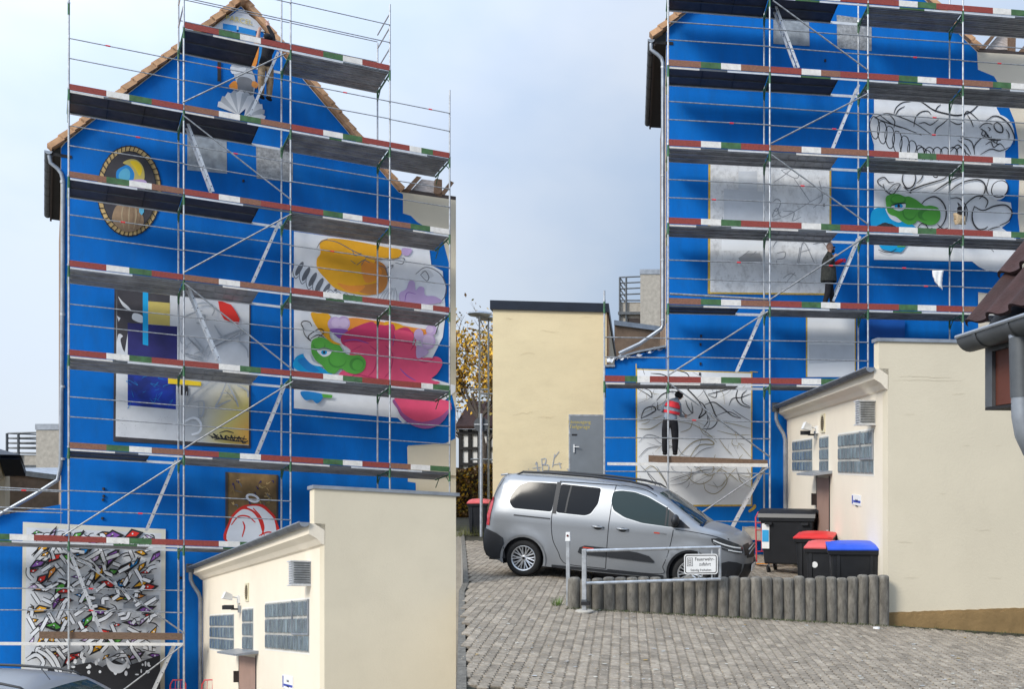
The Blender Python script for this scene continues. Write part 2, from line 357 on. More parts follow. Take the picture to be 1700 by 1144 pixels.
for (x0, y0), (x1, y1) in zip(BND[2:], BND[3:]):
    kb.prism([Vector((x0,y0,yard_z(x0)-.2)), Vector((x1,y1,yard_z(x1)-.2)), Vector((x1+.09,y1,yard_z(x1)-.2)), Vector((x0+.09,y0,yard_z(x0)-.2))], [Vector((x0,y0,yard_z(x0)+.045)), Vector((x1,y1,yard_z(x1)+.045)), Vector((x1+.09,y1,yard_z(x1)+.045)), Vector((x0+.09,y0,yard_z(x0)+.045))], M['concrete'])
tag(kb.build('kerb_edging'), kind='structure')
# pavers: wavy interlocking stones, 22 x 11 cm
gd = Vector((-.119, .993)); gp = Vector((.993, .119)); PL, PW = .205, .112
def paver_shape(seed):
    rr = random.Random(seed); a = .0105; mb = MB()
    ys = [-.5, -.43, -.32, -.25, -.18, -.07, 0, .07, .18, .25, .32, .43, .5]; off = [0, a, a, 0, -a, -a, 0, a, a, 0, -a, -a, 0]
    g = .0048
    gx = .0068; g = .0036; Lf = [(-PW/2+gx+o, y*(PL-2*g)) for o, y in zip(off, ys)]; Rt = [(PW/2-gx+o, y*(PL-2*g)) for o, y in zip(off, ys)]
    ring = Lf+Rt[::-1]; n = len(ring); top = [Vector((x*.93, y*.95, 0)) for x, y in ring]; mid = [Vector((x, y, -.006)) for x, y in ring]; bot = [Vector((x, y, -.034)) for x, y in ring]
    fs = [list(range(n))[::-1]]+[[i, (i+1) % n, n+(i+1) % n, n+i] for i in range(n)]+[[n+i, n+(i+1) % n, 2*n+(i+1) % n, 2*n+i] for i in range(n)]
    return top+mid+bot, fs
pv, pf = paver_shape(0); pf = [f[::-1] for f in pf]
pm = MB(); pm.add(pv, pf, M['paver']); pmesh = None
gang = math.atan2(-gd.x, gd.y)
cells = []
for i in range(-75, 75):
    for j in range(40, 140):
        c = gp*(i*PW)+gd*((j+(.5 if i % 2 else 0))*PL)
        x, y = c.x, c.y
        if y < 9.2 or y > 25.5: continue
        z = gz(x); px, py = CX+F*x/y, CY-F*(z-EYE)/y
        if py > 1175 or px < 770 or px > 1745: continue
        if y > 15.4 and x > 2.2-.1118*(y-15.4): continue
        bx = None
        for (x0, y0), (x1, y1) in zip(BND[2:], BND[3:]):
            if y0 <= y <= y1: bx = x0+(x1-x0)*(y-y0)/(y1-y0)
        if bx is not None and x < bx+.09: continue
        if y > 15.2 and not (px < 985 or 1150 < px < 1330): continue
        if x > 2.45 and y > 15.25+(x-2.36)*.162-.12: continue
        cells.append((y, x, z, i))
cells.sort(); tiltm = math.atan(.088)
stone = MB()
for k, (y, x, z, i) in enumerate(cells):
    ry = tiltm if x > -3.6 else 0
    dz = random.uniform(-.0025, .0025)
    rot = Matrix.Rotation(ry, 4, 'Y') @ Matrix.Rotation(gang+random.uniform(-.012,.012), 4, 'Z') @ Matrix.Rotation(random.uniform(-.012,.012), 4, 'X') @ Matrix.Rotation(random.uniform(-.02,.02), 4, 'Y')
    T = Matrix.Translation((x, y, z+dz)) @ rot
    if k < 290:
        if pmesh is None:
            o = pm.build('paver', pav, local=True, fixn=False); pmesh = o.data
        else:
            o = bpy.data.objects.new('paver', pmesh); put(o, pav)
        o.matrix_basis = Matrix.Translation(-ORG[pav.name]) @ T
    else: stone.add([T @ v for v in pv], pf, M['paver'])
o = stone.build('paver', pav, fixn=False); o['kind'] = 'stuff'
# litter of small pale leaves and chips lying on the stones
lt = MB()
lm = [mat('pale_leaf', (.50,.47,.40), .8, .3, 30), mat('ochre_leaf', (.40,.27,.08), .8, .3, 30), mat('grey_chip', (.38,.38,.37), .9, .3, 30)]
for k in range(5200):
    y = random.uniform(9.4, 15); x = random.uniform(-.28*y, .31*y)
    if noise.noise(Vector((x*.8, y*.8, 0))) < random.uniform(-.5,.25): continue
    c = Vector((x, y, gz(x)+.006)); s_ = random.uniform(.003, .010) if random.random() < .97 else random.uniform(.02,.035); a = random.uniform(0, 6.28)
    q = [c+Vector((math.cos(a+t)*s_*random.uniform(.6,1.2), math.sin(a+t)*s_*random.uniform(.6,1.2), random.uniform(0,.006))) for t in (0, 1.3, 2.6, 3.9, 5.2)]
    lt.poly(q, random.choices(lm, (6, 1, 4))[0])
tag(lt.build('leaf_litter', fixn=False), 'small pale leaves and chips scattered over the paving stones', kind='stuff')
def weeds(name, spots, label, blade=.09, m='moss', kind='stuff', cat=None):
    b = MB()
    for (c, r_, n_) in spots:
        for _ in range(n_):
            a = random.uniform(0, 6.28); rr = r_*math.sqrt(random.random()); p = c+Vector((math.cos(a)*rr, math.sin(a)*rr, 0)); h = blade*random.uniform(.4, 1.2)
            d = Vector((math.cos(a), math.sin(a), 0))*h*random.uniform(.2,.9); w_ = Vector((-math.sin(a), math.cos(a), 0))*.0035
            b.poly([p-w_, p+w_, p+d+Vector((0,0,h))], M[m] if isinstance(m, str) else m)
    o = b.build(name, fixn=False); tag(o, label, cat, kind=kind); return o
# ================================================================ scaffold builder
def toe(fr, root, u0, u1, z, pat, h=.15, w=-.035):
    cm = {'R': M['red'], 'G': M['toegreen'], 'W': M['toewhite'], 'B': M['brownboard']}
    wd = [.315, .2, .2, .285]; b = MB(); u = u0; n = len(pat)
    if n != 4: wd = [1/n]*n
    for c, q in zip(pat, wd):
        b.fbox(fr, u, u+(u1-u0)*q, w, w+.03, z-h, z, cm[c]); u += (u1-u0)*q
    return b.build('toe_board', root)
def ladder(fr, root, p0, p1, w=.5, gap=.30, r=.032):
    """p0, p1: (u, z) foot and head in the plane w of frame fr"""
    a, c = fr.P(p0[0], w, p0[1]), fr.P(p1[0], w, p1[1]); d = (c-a); L_ = d.length; side = fr.N.normalized()*gap
    o = MB(); o.fbox(Fr((0,0,0),(1,0,0),(0,1,0)), 0, 0, 0, 0, 0, 0, M['alu']); o = MB()
    dn = d.normalized(); t = dn.cross(side).normalized()*r
    for s in (0, 1):
        e = a+side*s; q = side.normalized()*.013
        o.prism([e-t-q, e+t-q, e+t+q, e-t+q], [e-t-q+d, e+t-q+d, e+t+q+d, e-t+q+d], M['alu'])
        for k in range(int(L_/.28)):
            h = e-q*1.2+dn*(.15+k*.28); o.tube(h, h-q*.5, .013, M['ink'], 8)
    l = o.build('ladder', root)
    for k in range(int(L_/.28)):
        r_ = MB(); e = a+dn*(.15+k*.28); r_.tube(e, e+side, .016, M['alu'], 6); r_.build('rung', l)
def scaffold(fr, root, W_, posts, decks, rh=(.94, .49), gz0=-.3):
    prev = None
    for u, z0, z1, zr in posts:
        for w, top in ((0, z1), (W_, zr)):
            if top is None: continue
            b = MB(); b.tube(fr.P(u, w, z0), fr.P(u, w, top), .024, M['galv'], 10)
            if z0 <= gz0+.5: b.fbox(fr, u-.09, u+.09, w-.09, w+.09, z0, z0+.012, M['galv'])
            o = b.build('post', root, smooth=True)
            for lv in sorted({d[0] for d in decks}):
                if z0 < lv < top:
                    g = MB(); g.tube(fr.P(u, w, lv-.42), fr.P(u, w, lv-.14), .0275, M['green'], 10); g.tube(fr.P(u, w, lv-.13), fr.P(u, w, lv-.09), .034, M['galv'], 8); g.build('collar', o, smooth=True)
    trans = set()
    for z, u0, u1, pat, typ in decks:
        if pat: toe(fr, root, u0+.02, u1-.02, z, pat)
        dz = z-.17
        e = MB(); cu = [u0+.03, u0+(u1-u0)*random.uniform(.25,.4), u0+(u1-u0)*random.uniform(.5,.62), u1-.03]; ms = random.choice([('alu','toegreen','alu'),('toewhite','galvdark','alu'),('alu','alu','galvdark'),('galvdark','toewhite','alu')])
        for q0, q1, mm in zip(cu, cu[1:], ms): e.fbox(fr, q0, q1, -.012, .012, dz-.04, dz+.008, M[mm])
        e.build('deck_edge', root)
        e = MB(); e.fbox(fr, u0+.03, u1-.03, W_-.012, W_+.012, dz-.055, dz+.012, M['alu']); e.build('deck_edge', root)
        if typ in 'SK':
            for k in range(3):
                a, c = .02+k*(W_-.04)/3, .02+(k+1)*(W_-.04)/3-.012; b = MB()
                b.fbox(fr, u0+.03, u1-.03, a, c, dz-.02, dz+.01, M['steeldeck'])
                b.fbox(fr, u0+.03, u1-.03, a, a+.02, dz-.06, dz-.0205, M['steeldeck']); b.fbox(fr, u0+.03, u1-.03, c-.02, c, dz-.06, dz-.0205, M['steeldeck'])
                for j in (1, 2): q = a+(c-a)*j/3; b.fbox(fr, u0+.05, u1-.05, q-.012, q+.012, dz-.04, dz-.0205, M['steeldeck'])
                b.build('deck_plank', root)
        else:
            e1 = u1-.03 if typ == 'D' else u0+(u1-u0)*.70
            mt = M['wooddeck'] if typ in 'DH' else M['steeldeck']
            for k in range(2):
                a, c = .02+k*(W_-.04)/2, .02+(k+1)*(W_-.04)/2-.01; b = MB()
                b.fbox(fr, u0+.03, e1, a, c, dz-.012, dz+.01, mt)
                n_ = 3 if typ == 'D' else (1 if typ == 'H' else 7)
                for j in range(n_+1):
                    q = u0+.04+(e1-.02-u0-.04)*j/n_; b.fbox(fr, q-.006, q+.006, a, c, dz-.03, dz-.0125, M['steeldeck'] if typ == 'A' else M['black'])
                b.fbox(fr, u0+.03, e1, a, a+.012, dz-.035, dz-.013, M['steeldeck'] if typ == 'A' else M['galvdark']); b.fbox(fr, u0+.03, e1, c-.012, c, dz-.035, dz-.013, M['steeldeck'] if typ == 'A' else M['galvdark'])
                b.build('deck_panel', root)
        for u in (u0, u1): trans.add((round(u, 2), z))
    for u, z in trans:
        b = MB(); b.tube(fr.P(u, 0, z-.22), fr.P(u, W_, z-.22), .026, M['green'], 8); b.tube(fr.P(u, .02, z-.46), fr.P(u, .30, z-.24), .014, M['green'], 6); b.tube(fr.P(u, W_-.02, z-.46), fr.P(u, W_-.3, z-.24), .014, M['green'], 6)
        b.build('transom', root, smooth=True)
def rail(fr, root, u0, z0, u1, z1, w=-.03, r=.0145, m='rail'):
    b = MB(); b.tube(fr.P(u0, w, z0), fr.P(u1, w, z1), r, M[m], 8); o = b.build('guard_rail', root, smooth=True); return o
def railpx(fr, root, x0, y0, x1, y1, name='guard_rail', w=-.03, r=.0145, red=None):
    a, c = fr.W(x0, y0, w), fr.W(x1, y1, w); b = MB(); b.tube(a, c, r, M['rail'], 8); o = b.build(name, root, smooth=True)
    if red: g = MB(); p = a+(c-a)*red; d = (c-a).normalized()*.05; g.tube(p-d, p+d, r+.003, mat('red_marker_tape', (.7,.04,.05), .6), 8); g.build('marker_tape', o)
    return o
# ================================================================ RIGHT HOUSE
HR = thing('gabled_house', FR.P(4, WR, 0), 'blue gabled house whose upper murals are still white with black outlines', 'house')
def wallpoly(fr, pts, w, m, thick, name, parent, label=None):
    q = [fr.onW(x, y, w) for x, y in pts]; b = MB(); b.prism([fr.P(u, w, z) for u, z in q], [fr.P(u, w+thick, z) for u, z in q], m)
    return b.build(name, parent)
peak = (1367, -172)
# masonry body (cream), then paint sheets a few mm in front
wallpoly(FR, [(1106,960),(1106,52),(1112,42),peak,(1624,86),(1860,100),(1860,960)], WR, M['cream_side'], .4, 'wall', HR)
b = Art(FR, WR)
b.poly([(1106.2,955),(1106.2,54),(1112,44),(1367,-168),(1622,86),(1623.5,115),(1650,126),(1665,150),(1672,170),(1684,200),(1690,230),(1692,300),(1690,360),(1697,420),(1697,455),(1680,485),(1650,488),(1624,485),(1624,560),(1700,564),(1720,955)], M['blue'])
b.fuzz(1624,116,1652,128, M['blue_pale'], 14, 34, .7, -.5)
b.fuzz(1652,128,1690,230, M['blue_pale'], 16, 60, 1, -.15); b.fuzz(1690,230,1697,455, M['blue_pale'], 9, 90, 1, 0)
b.fuzz(1624,484,1690,484, M['blue_pale'], 16, 45, 0, 1)
b.poly([(1440,560),(1440,527),(1502,527),(1502,560)], mat('second_blue_coat', (.004,.09,.40), .6, .1, 2))
b.build('blue_paint', HR)
# lower wing of the blue wall, left of the house corner
q = [(1003,960),(1003,611),(1020,611),(1020,598),(1060,588),(1105.5,578),(1105.5,960)]
wallpoly(FR, q, WR+.05, M['blue'], .5, 'low_wall', HR)
cp = MB(); pts = [FR.W(x, y, WR) for x, y in ((1002,609),(1021,609),(1021,596),(1060,585),(1105,576))]
for a, c in zip(pts, pts[1:]): cp.prism([a, c, c+NR*.5, a+NR*.5], [a+Vector((0,0,.05)), c+Vector((0,0,.05)), c+NR*.5+Vector((0,0,.05)), a+NR*.5+Vector((0,0,.05))], M['zinc'])
cp.build('coping', HR)
tp = MB(); rnd = random.Random(3); vs = []; n = 26
for i in range(n+1):
    t = i/n; x = 1008+97*t; y = 601-23*t
    for j in range(5): vs.append(FR.W(x+rnd.uniform(-1,1), y-rnd.uniform(-2, 5)*(1 if j < 4 else 0)-j*1.2+2, WR-.06+.13*j))
tp.add(vs, [[i*5+j, i*5+j+1, (i+1)*5+j+1, (i+1)*5+j] for i in range(n) for j in range(4)], mat('crumpled_tarp', (.55,.57,.60), .3, .15, 8)); tag(tp.build('tarpaulin', fixn=False), 'crumpled translucent tarpaulin lying on the stepped coping of the low blue wall', 'tarpaulin')
# roof: slabs along the gable running back, verge tiles on the front edge
def roof(fr, root, ww, pL, pP, pR, depth, eave=.75, nL=22, nR=22, overh=.22, backR=None):
    uL, zL = fr.onW(*pL, ww); uP, zP = fr.onW(*pP, ww); uR, zR = fr.onW(*pR, ww)
    b = MB()
    for (u0, z0), (u1, z1) in (((uL, zL), (uP, zP)), ((uP, zP), (uR, zR))):
        b.prism([fr.P(u0, ww-.02, z0), fr.P(u1, ww-.02, z1), fr.P(u1, ww-.02, z1+.10), fr.P(u0, ww-.02, z0+.10)],
                [fr.P(u0, ww+depth, z0), fr.P(u1, ww+depth, z1), fr.P(u1, ww+depth, z1+.10), fr.P(u0, ww+depth, z0+.10)], M['black'])
    rf = b.build('roof', root)
    for (u0, z0), (u1, z1), n in (((uL, zL), (uP, zP), nL), ((uR, zR), (uP, zP), nR)):
        for i in range(n):
            t0, t1 = i/n, (i+1.12)/n
            a = Vector((u0+(u1-u0)*t0, z0+(z1-z0)*t0)); c = Vector((u0+(u1-u0)*t1, z0+(z1-z0)*t1)); d = (c-a).normalized(); q = Vector((-d.y, d.x))*(1 if d.x > 0 else -1)
            p0, p1, p2, p3 = a-q*.03+q*.035, c-q*.03, c+q*.105, a+q*.145
            tb = MB(); w0, w1 = ww-.16, ww+.14
            tb.prism([fr.P(p.x, w0, p.y) for p in (p0, p1, p2, p3)], [fr.P(p.x, w1, p.y) for p in (p0, p1, p2, p3)], M['tile']); tb.build('verge_tile', rf)
        tf = MB(); m_ = 18     # field of tiles running back
        s0 = Vector((u0, z0+.11)); s1 = Vector((u1, z1+.11))
        for i in range(n):
            a = s0.lerp(s1, i/n); c = s0.lerp(s1, min(1, (i+1.1)/n)); tf.poly([fr.P(a.x, ww+.14, a.y+.05), fr.P(c.x, ww+.14, c.y), fr.P(c.x, ww+depth, c.y), fr.P(a.x, ww+depth, a.y+.05)], M['tile'])
        tf.build('tile_field', rf)
    return (uL, zL), (uP, zP), (uR, zR)
roof(FR, HR, WR, (1084,64), peak, (1623,84), 6.4)
def eave(fr, root, ww, px, py, py2, depth, wd=.5):
    u, z = fr.onW(px, py, ww); b = MB()
    b.fbox(fr, u+.0, u+wd, ww-.02, ww+depth, z-.10, z-.02, M['black']); b.fbox(fr, u-.02, u+.03, ww-.02, ww+depth, z-.16, z+.02, M['darkbrown']); b.build('soffit', root)
    g = MB(); n = 8; A0 = [fr.P(u-.08+.09*math.cos(math.pi+k*math.pi/n), ww-.05, z+.0+.09*math.sin(math.pi+k*math.pi/n)) for k in range(n+1)]; off = fr.N*(depth)
    vs = A0+[p+off for p in A0]; g.add(vs, [[i, i+1, n+2+i, n+1+i] for i in range(n)], M['galvdark']); g.poly(A0, M['zinc'])
    for k in range(1, 8):
        o_ = fr.N*(depth*k/8); g.add([p+o_+(p-fr.P(u-.08, ww-.05, z))*.06 for p in A0]+[p+o_+fr.N*.03+(p-fr.P(u-.08, ww-.05, z))*.06 for p in A0], [[i, i+1, n+2+i, n+1+i] for i in range(n)], M['darkbrown'])
    g.build('gutter', root); return u, z
eave(FR, HR, WR, 1086, 66, 208, 6.3)
d = MB(); P_ = lambda x, y: FR.W(x, y, WR-.02)
d.path([P_(1081,72), P_(1081,82), P_(1092,90), P_(1098,96), P_(1100.5,104), P_(1100.5,540), P_(1098,546), P_(1062,571), P_(1028,587)], .05, M['zinc'], 10)
for y in (110, 290, 430, 530): d.tube(P_(1100.5,y), P_(1100.5,y+3), .06, M['galv'], 10)
d.build('downpipe', HR, smooth=True)
fo = Art(FR, WR-.01); fo.poly([(1284,18),(1343,28),(1344,76),(1284,72)], M['foil']); fo.build('covered_window', HR, 'window taped over with smooth grey foil')
fo = Art(FR, WR-.01); fo.poly([(1389,24),(1447,32),(1447,84),(1390,79)], M['foil2']); fo.build('covered_window', HR, 'window taped over with mottled grey foil')
# side and rear of the body so that the house is a volume
b = MB(); u0, z0 = FR.onW(1106.5, 60, WR); b.fbox(FR, u0+.01, u0+.25, WR+.4, WR+6.3, -1, z0-.6, M['brownwall']); b.build('side_wall', HR)
# mural 1 (right): cartoon field in white with green head
a = Art(FR, WR-.02)
a.poly([(1451,160),(1654,170),(1655,180),(1664,196),(1668,215),(1669,240),(1668,290),(1655,333),(1678,336),(1680,350),(1676,368),(1663,378),(1677,388),(1686,398),(1687,420),(1678,440),(1660,452),(1640,450),(1625,443),(1614,434),(1451,431),(1451,240),(1444,215),(1444,198),(1451,188)], A['w'])
K = lambda pts, w=1.7: a.stroke(pts, w, A['k'], .5)
a.ell(1653,222,31,33,A['w']); 
for i in range(9):
    x = 1447+i*12.5; y = 205+i*8; K([(x,y-10),(x-3,y+4),(x+2,y+22),(x+9,y+24),(x+13,y+8),(x+10,y-8),(x+3,y-12),(x,y-8)])
for i in range(6):
    x = 1530+i*13; K([(x-8,258),(x-7,249),(x,244),(x+7,249),(x+8,258)])
K([(1452,195),(1470,188),(1490,192),(1520,205),(1545,222)]); K([(1452,195),(1475,204),(1500,212),(1530,224)]); K([(1460,190),(1480,205),(1497,212)]); K([(1475,188),(1485,200),(1484,212)])
K([(1484,188),(1488,178),(1498,170),(1512,168)]); K([(1486,192),(1492,182),(1502,176)]); K([(1520,163),(1535,172),(1550,182),(1570,188),(1590,191),(1610,186),(1622,176),(1630,168)],2.4)
K([(1517,210),(1520,195),(1528,186),(1540,184),(1546,190)]); K([(1525,205),(1535,203),(1545,207),(1558,198)]); K([(1552,225),(1554,214),(1565,205),(1575,196)]); K([(1552,185),(1556,178),(1562,173)])
K([(1577,200),(1590,206),(1602,202)]); K([(1606,190),(1612,200),(1616,210)]); K([(1598,200),(1606,184),(1626,200)]); K([(1596,210),(1600,222),(1596,236)])
K([(1577,252),(1590,240),(1600,250),(1610,258)]); K([(1590,232),(1604,242),(1612,256)]); K([(1594,228),(1612,234),(1618,252)]); K([(1618,256),(1618,242),(1628,230),(1636,226)])
K([(1637,200),(1650,192),(1664,196),(1676,208),(1684,226),(1683,240)],2.2); K([(1650,206),(1656,203),(1664,210),(1664,219),(1656,218),(1651,212),(1650,206)],2.2)
K([(1628,213),(1636,219),(1642,228),(1652,232),(1662,232)],2.6); K([(1626,212),(1632,206),(1640,204),(1648,206)]); K([(1640,210),(1644,214),(1642,217)]); K([(1670,214),(1675,222),(1675,230)])
for i in range(6): K([(1631+i*5,217+i*3),(1630+i*5,223+i*3),(1634+i*5,225+i*3)])
K([(1636,240),(1645,235),(1650,244),(1660,238),(1668,246)]); K([(1628,256),(1645,247),(1660,250),(1676,244)])
# middle band
K([(1468,312),(1458,304),(1458,298),(1468,294),(1476,302),(1484,302)]); K([(1466,305),(1470,316),(1482,322),(1492,310),(1494,305),(1484,306),(1472,318)]); K([(1476,319),(1487,312)])
K([(1500,286),(1498,300),(1506,312),(1516,308),(1520,296),(1518,286)],2.2); K([(1500,310),(1512,320),(1512,316),(1530,308),(1550,302),(1568,296),(1574,288)],2.2); K([(1522,304),(1530,296),(1532,288)]); K([(1550,318),(1565,308),(1585,296),(1600,292)],2.2)
K([(1574,320),(1588,308),(1605,300),(1625,298),(1635,306),(1634,320),(1626,330)],2.2); K([(1600,345),(1606,336),(1620,326),(1632,326),(1640,334),(1636,345)],2.2)
a.ell(1656,312,17,20,A['w']); K([(1640,300),(1645,293),(1654,292),(1664,293)]); K([(1657,300),(1649,306),(1646,318),(1652,326),(1664,326),(1672,318),(1673,306),(1666,300),(1657,300)],2.)
K([(1641,300),(1638,312),(1641,322),(1649,324)]); K([(1528,342),(1536,332),(1550,326),(1562,332),(1570,346),(1570,362),(1562,376),(1550,382)],2.2)
K([(1575,330),(1590,328),(1600,336),(1606,350),(1604,368)]); K([(1618,342),(1614,355),(1616,370),(1624,380),(1634,380),(1640,376)],2.4); K([(1617,342),(1632,349),(1650,342),(1668,340),(1678,347),(1680,356),(1674,367),(1660,374)],2.4)
K([(1520,384),(1528,372),(1536,372),(1542,380),(1548,378)]); K([(1556,372),(1566,380),(1574,378)]); K([(1640,382),(1650,378),(1660,376)]); K([(1646,414),(1650,418)])
# green head, blue body
a.poly([(1447,352),(1455,345),(1466,345),(1478,343),(1500,362),(1520,377),(1518,383),(1500,415),(1489,418),(1474,416),(1462,411),(1455,395),(1447,378),(1445,365)], A['cy'], True)
a.poly([(1470,346),(1474,356),(1480,364),(1492,369),(1498,365),(1486,356),(1478,348)], A['w'], True)
a.poly([(1471,327),(1480,322),(1492,322),(1502,326),(1510,326),(1522,332),(1534,341),(1545,341),(1556,344),(1561,352),(1560,364),(1552,372),(1540,373),(1524,366),(1520,370),(1509,373),(1498,368),(1488,360),(1478,356),(1473,350),(1471,338)], A['gr'], True)
a.ell(1491,332,13,9,A['gd']); a.ell(1491,330,11,6,A['gr']); a.ell(1536,357,13,9,A['gd'],.2); a.ell(1541,358,10,8,A['gr'],.2); a.ell(1510,352,12,14,A['gd']); a.ell(1511,350,11,13,A['gr'])
a.poly([(1480,342),(1492,340),(1503,338),(1502,346),(1494,350),(1486,348)], A['w'], True); a.ell(1492,342,7,4,A['cy']); a.ell(1492,342,2.3,3,A['k']); a.stroke([(1479,341),(1490,338),(1504,337)], 2.2, A['k'])
a.stroke([(1458,414),(1470,419),(1480,418),(1488,413)], 1.4, A['k']); a.poly([(1488,404),(1504,405),(1503,410),(1490,410)], A['gr'])
a.poly([(1624,489),(1698,489),(1698,516),(1624,510)], M['cream_side'])
a.build('mural', HR, 'white field with black cartoon outlines and one green and blue painted head')
# mural 2 (centre): mottled primer field, pencil lettering
a = Art(FR, WR-.015)
a.poly([(1176,262),(1380,275),(1380,490),(1175,488)], M['yellow']); a.poly([(1179.5,262),(1377,275),(1377,487),(1179,485)], M['mottle'])
a.poly([(1226,284),(1257,284),(1257,317),(1226,314)], M['fade_panel']); a.poly([(1202,313),(1269,318),(1269,372),(1202,372)], M['fade_panel']); a.poly([(1198,390),(1268,394),(1268,417),(1198,416)], M['whitepaint'])
a.poly([(1226,428),(1240,420),(1262,420),(1266,434),(1228,435)], mat('grey_patch', (.40,.40,.41), .8, .1))
Q = lambda pts, w=1.3: a.stroke(pts, w, A['fade'], .3)
for s in ([(1297,282),(1310,280),(1325,288),(1322,296),(1305,288),(1297,282)],[(1285,302),(1300,292),(1315,280)],[(1318,296),(1328,310),(1345,335)],[(1345,335),(1300,360),(1290,345),(1282,360),(1296,352)],
 [(1283,335),(1290,330),(1296,336),(1290,350),(1284,348)],[(1300,350),(1318,352),(1316,366),(1330,360)],[(1345,335),(1372,320)],[(1283,410),(1290,400),(1300,398)],[(1290,420),(1303,418),(1302,428),(1290,430)],
 [(1289,432),(1290,440)],[(1326,438),(1334,402),(1352,436)],[(1330,418),(1345,414)],[(1324,436),(1328,410)],[(1300,462),(1312,454),(1322,458)],[(1304,470),(1320,452)],[(1350,405),(1365,402),(1372,410)],[(1284,365),(1296,362)],[(1360,300),(1365,330),(1350,345)],[(1200,360),(1196,385)],[(1233,424),(1244,416)],[(1246,424),(1256,417)]): Q(s)
a.build('mural', HR, 'mottled grey and white primer panel edged with yellow masking tape')
# mural 3 (blank white strip)
a = Art(FR, WR-.015); a.poly([(1338,525),(1421,526),(1421,626),(1338,626)], M['yellow']); a.poly([(1340.5,525),(1419,526),(1419,626),(1340.5,626)], M['whitepaint']); a.poly([(1343,572),(1418,573),(1418,600),(1343,604)], M['fade_panel'], ); a.build('mural', HR, 'blank white upright panel with taped edges')
# mural 4 (bottom): white field with sketch lines
a = Art(FR, WR-.015)
a.poly([(1055.5,612),(1249,618),(1249,841),(1055.5,842)], M['yellow']); a.poly([(1058,614),(1247,620),(1247,838),(1058,839)], M['whitepaint'])
a.stroke([(1056,604),(1056.5,625)], 3, M['yellow']); a.stroke([(1245,617),(1258,618)], 2.5, M['yellow']); a.stroke([(1243,850),(1252,843),(1253,838)], 5, M['yellow'])
rr = random.Random(11)
sk = [([(1067,612),(1070,622)],2),([(1080,620),(1100,622),(1115,630)],2.2),([(1100,640),(1112,624)],1.3),([(1124,615),(1140,620),(1146,630)],2),([(1150,618),(1170,628)],1.2),
 ([(1058,645),(1075,655),(1082,660),(1080,650),(1070,645)],2),([(1090,665),(1100,655),(1115,650),(1130,652)],2.6),([(1064,695),(1070,680),(1084,675),(1088,682),(1075,690),(1064,695)],2.6),
 ([(1092,668),(1092,680),(1104,680)],1.6),([(1168,648),(1180,670),(1188,690),(1195,700)],2.4),([(1170,672),(1185,668),(1200,678),(1215,690),(1230,695)],2.4),([(1190,690),(1210,684),(1230,694)],1.6),
 ([(1175,655),(1195,650),(1215,645)],2),([(1190,648),(1188,660),(1175,656)],1.6),([(1225,646),(1222,660),(1230,672),(1246,678)],2.4),([(1240,648),(1232,656),(1233,668),(1246,676)],2),([(1210,674),(1216,662),(1230,660),(1246,654)],1.8),
 ([(1160,666),(1168,672),(1172,684),(1164,692),(1160,694),(1166,680),(1160,666)],2.6),([(1138,664),(1142,676),(1150,686),(1148,668)],1.8),([(1130,680),(1140,690),(1150,686)],1.6),([(1166,712),(1180,712),(1190,702),(1190,690)],2.2),([(1168,710),(1175,700),(1174,690)],2),
 ([(1216,680),(1230,690),(1247,700)],1.2),([(1135,640),(1150,655),(1162,668)],2.8),([(1120,640),(1128,652),(1135,660)],1.6)]
for s, w in sk: a.stroke(s, w*.8, A['k'], .6)
for s, w in [([(1058,700),(1085,695),(1100,690)],2),([(1060,712),(1080,712),(1100,700)],2.4),([(1060,735),(1075,722),(1100,728)],1.6),([(1125,760),(1150,735),(1175,730),(1185,738),(1160,740),(1142,765)],3),
 ([(1125,700),(1150,705),(1175,720),(1190,735)],2),([(1130,718),(1145,712),(1150,700)],2),([(1193,728),(1205,745),(1215,755)],2),([(1225,735),(1238,750),(1247,760)],1.6),([(1060,760),(1075,745),(1095,742)],2),
 ([(1140,770),(1165,748),(1185,742)],1.6),([(1195,700),(1220,705),(1246,712)],1.6),([(1190,715),(1220,722),(1246,722)],1.6),([(1110,645),(1102,668),(1060,690)],1.2),([(1215,735),(1230,765)],1.2),
 ([(1060,770),(1080,790),(1100,812)],2),([(1068,782),(1085,775),(1110,808)],2),([(1090,775),(1105,800),(1110,818)],2),([(1112,800),(1140,790),(1165,782),(1190,778)],2.2),([(1112,795),(1150,785),(1170,780)],1.6),
 ([(1112,806),(1135,802),(1150,790)],1.6),([(1140,788),(1150,800),(1165,804),(1180,796),(1186,784)],2),([(1158,775),(1168,785),(1180,790),(1195,780),(1200,770)],2),([(1155,780),(1170,772),(1185,776),(1180,786),(1165,790)],1.8),
 ([(1168,800),(1172,815),(1188,820),(1205,805),(1205,790),(1190,778)],2),([(1175,805),(1195,808),(1205,796)],1.4),([(1190,775),(1215,790),(1226,800)],1.8),([(1198,808),(1215,785),(1222,778)],1.6),
 ([(1225,785),(1230,800),(1247,810)],1.6),([(1225,788),(1245,792),(1240,778)],1.6),([(1222,775),(1226,790),(1240,800)],1.4),([(1060,655),(1072,640),(1085,632)],1.2),([(1088,640),(1080,660),(1060,670)],1.2),([(1062,790),(1070,815)],1.2)]: a.stroke(s, w*.62, A['ol'] if rr.random() < .6 else A['dg'], .6)
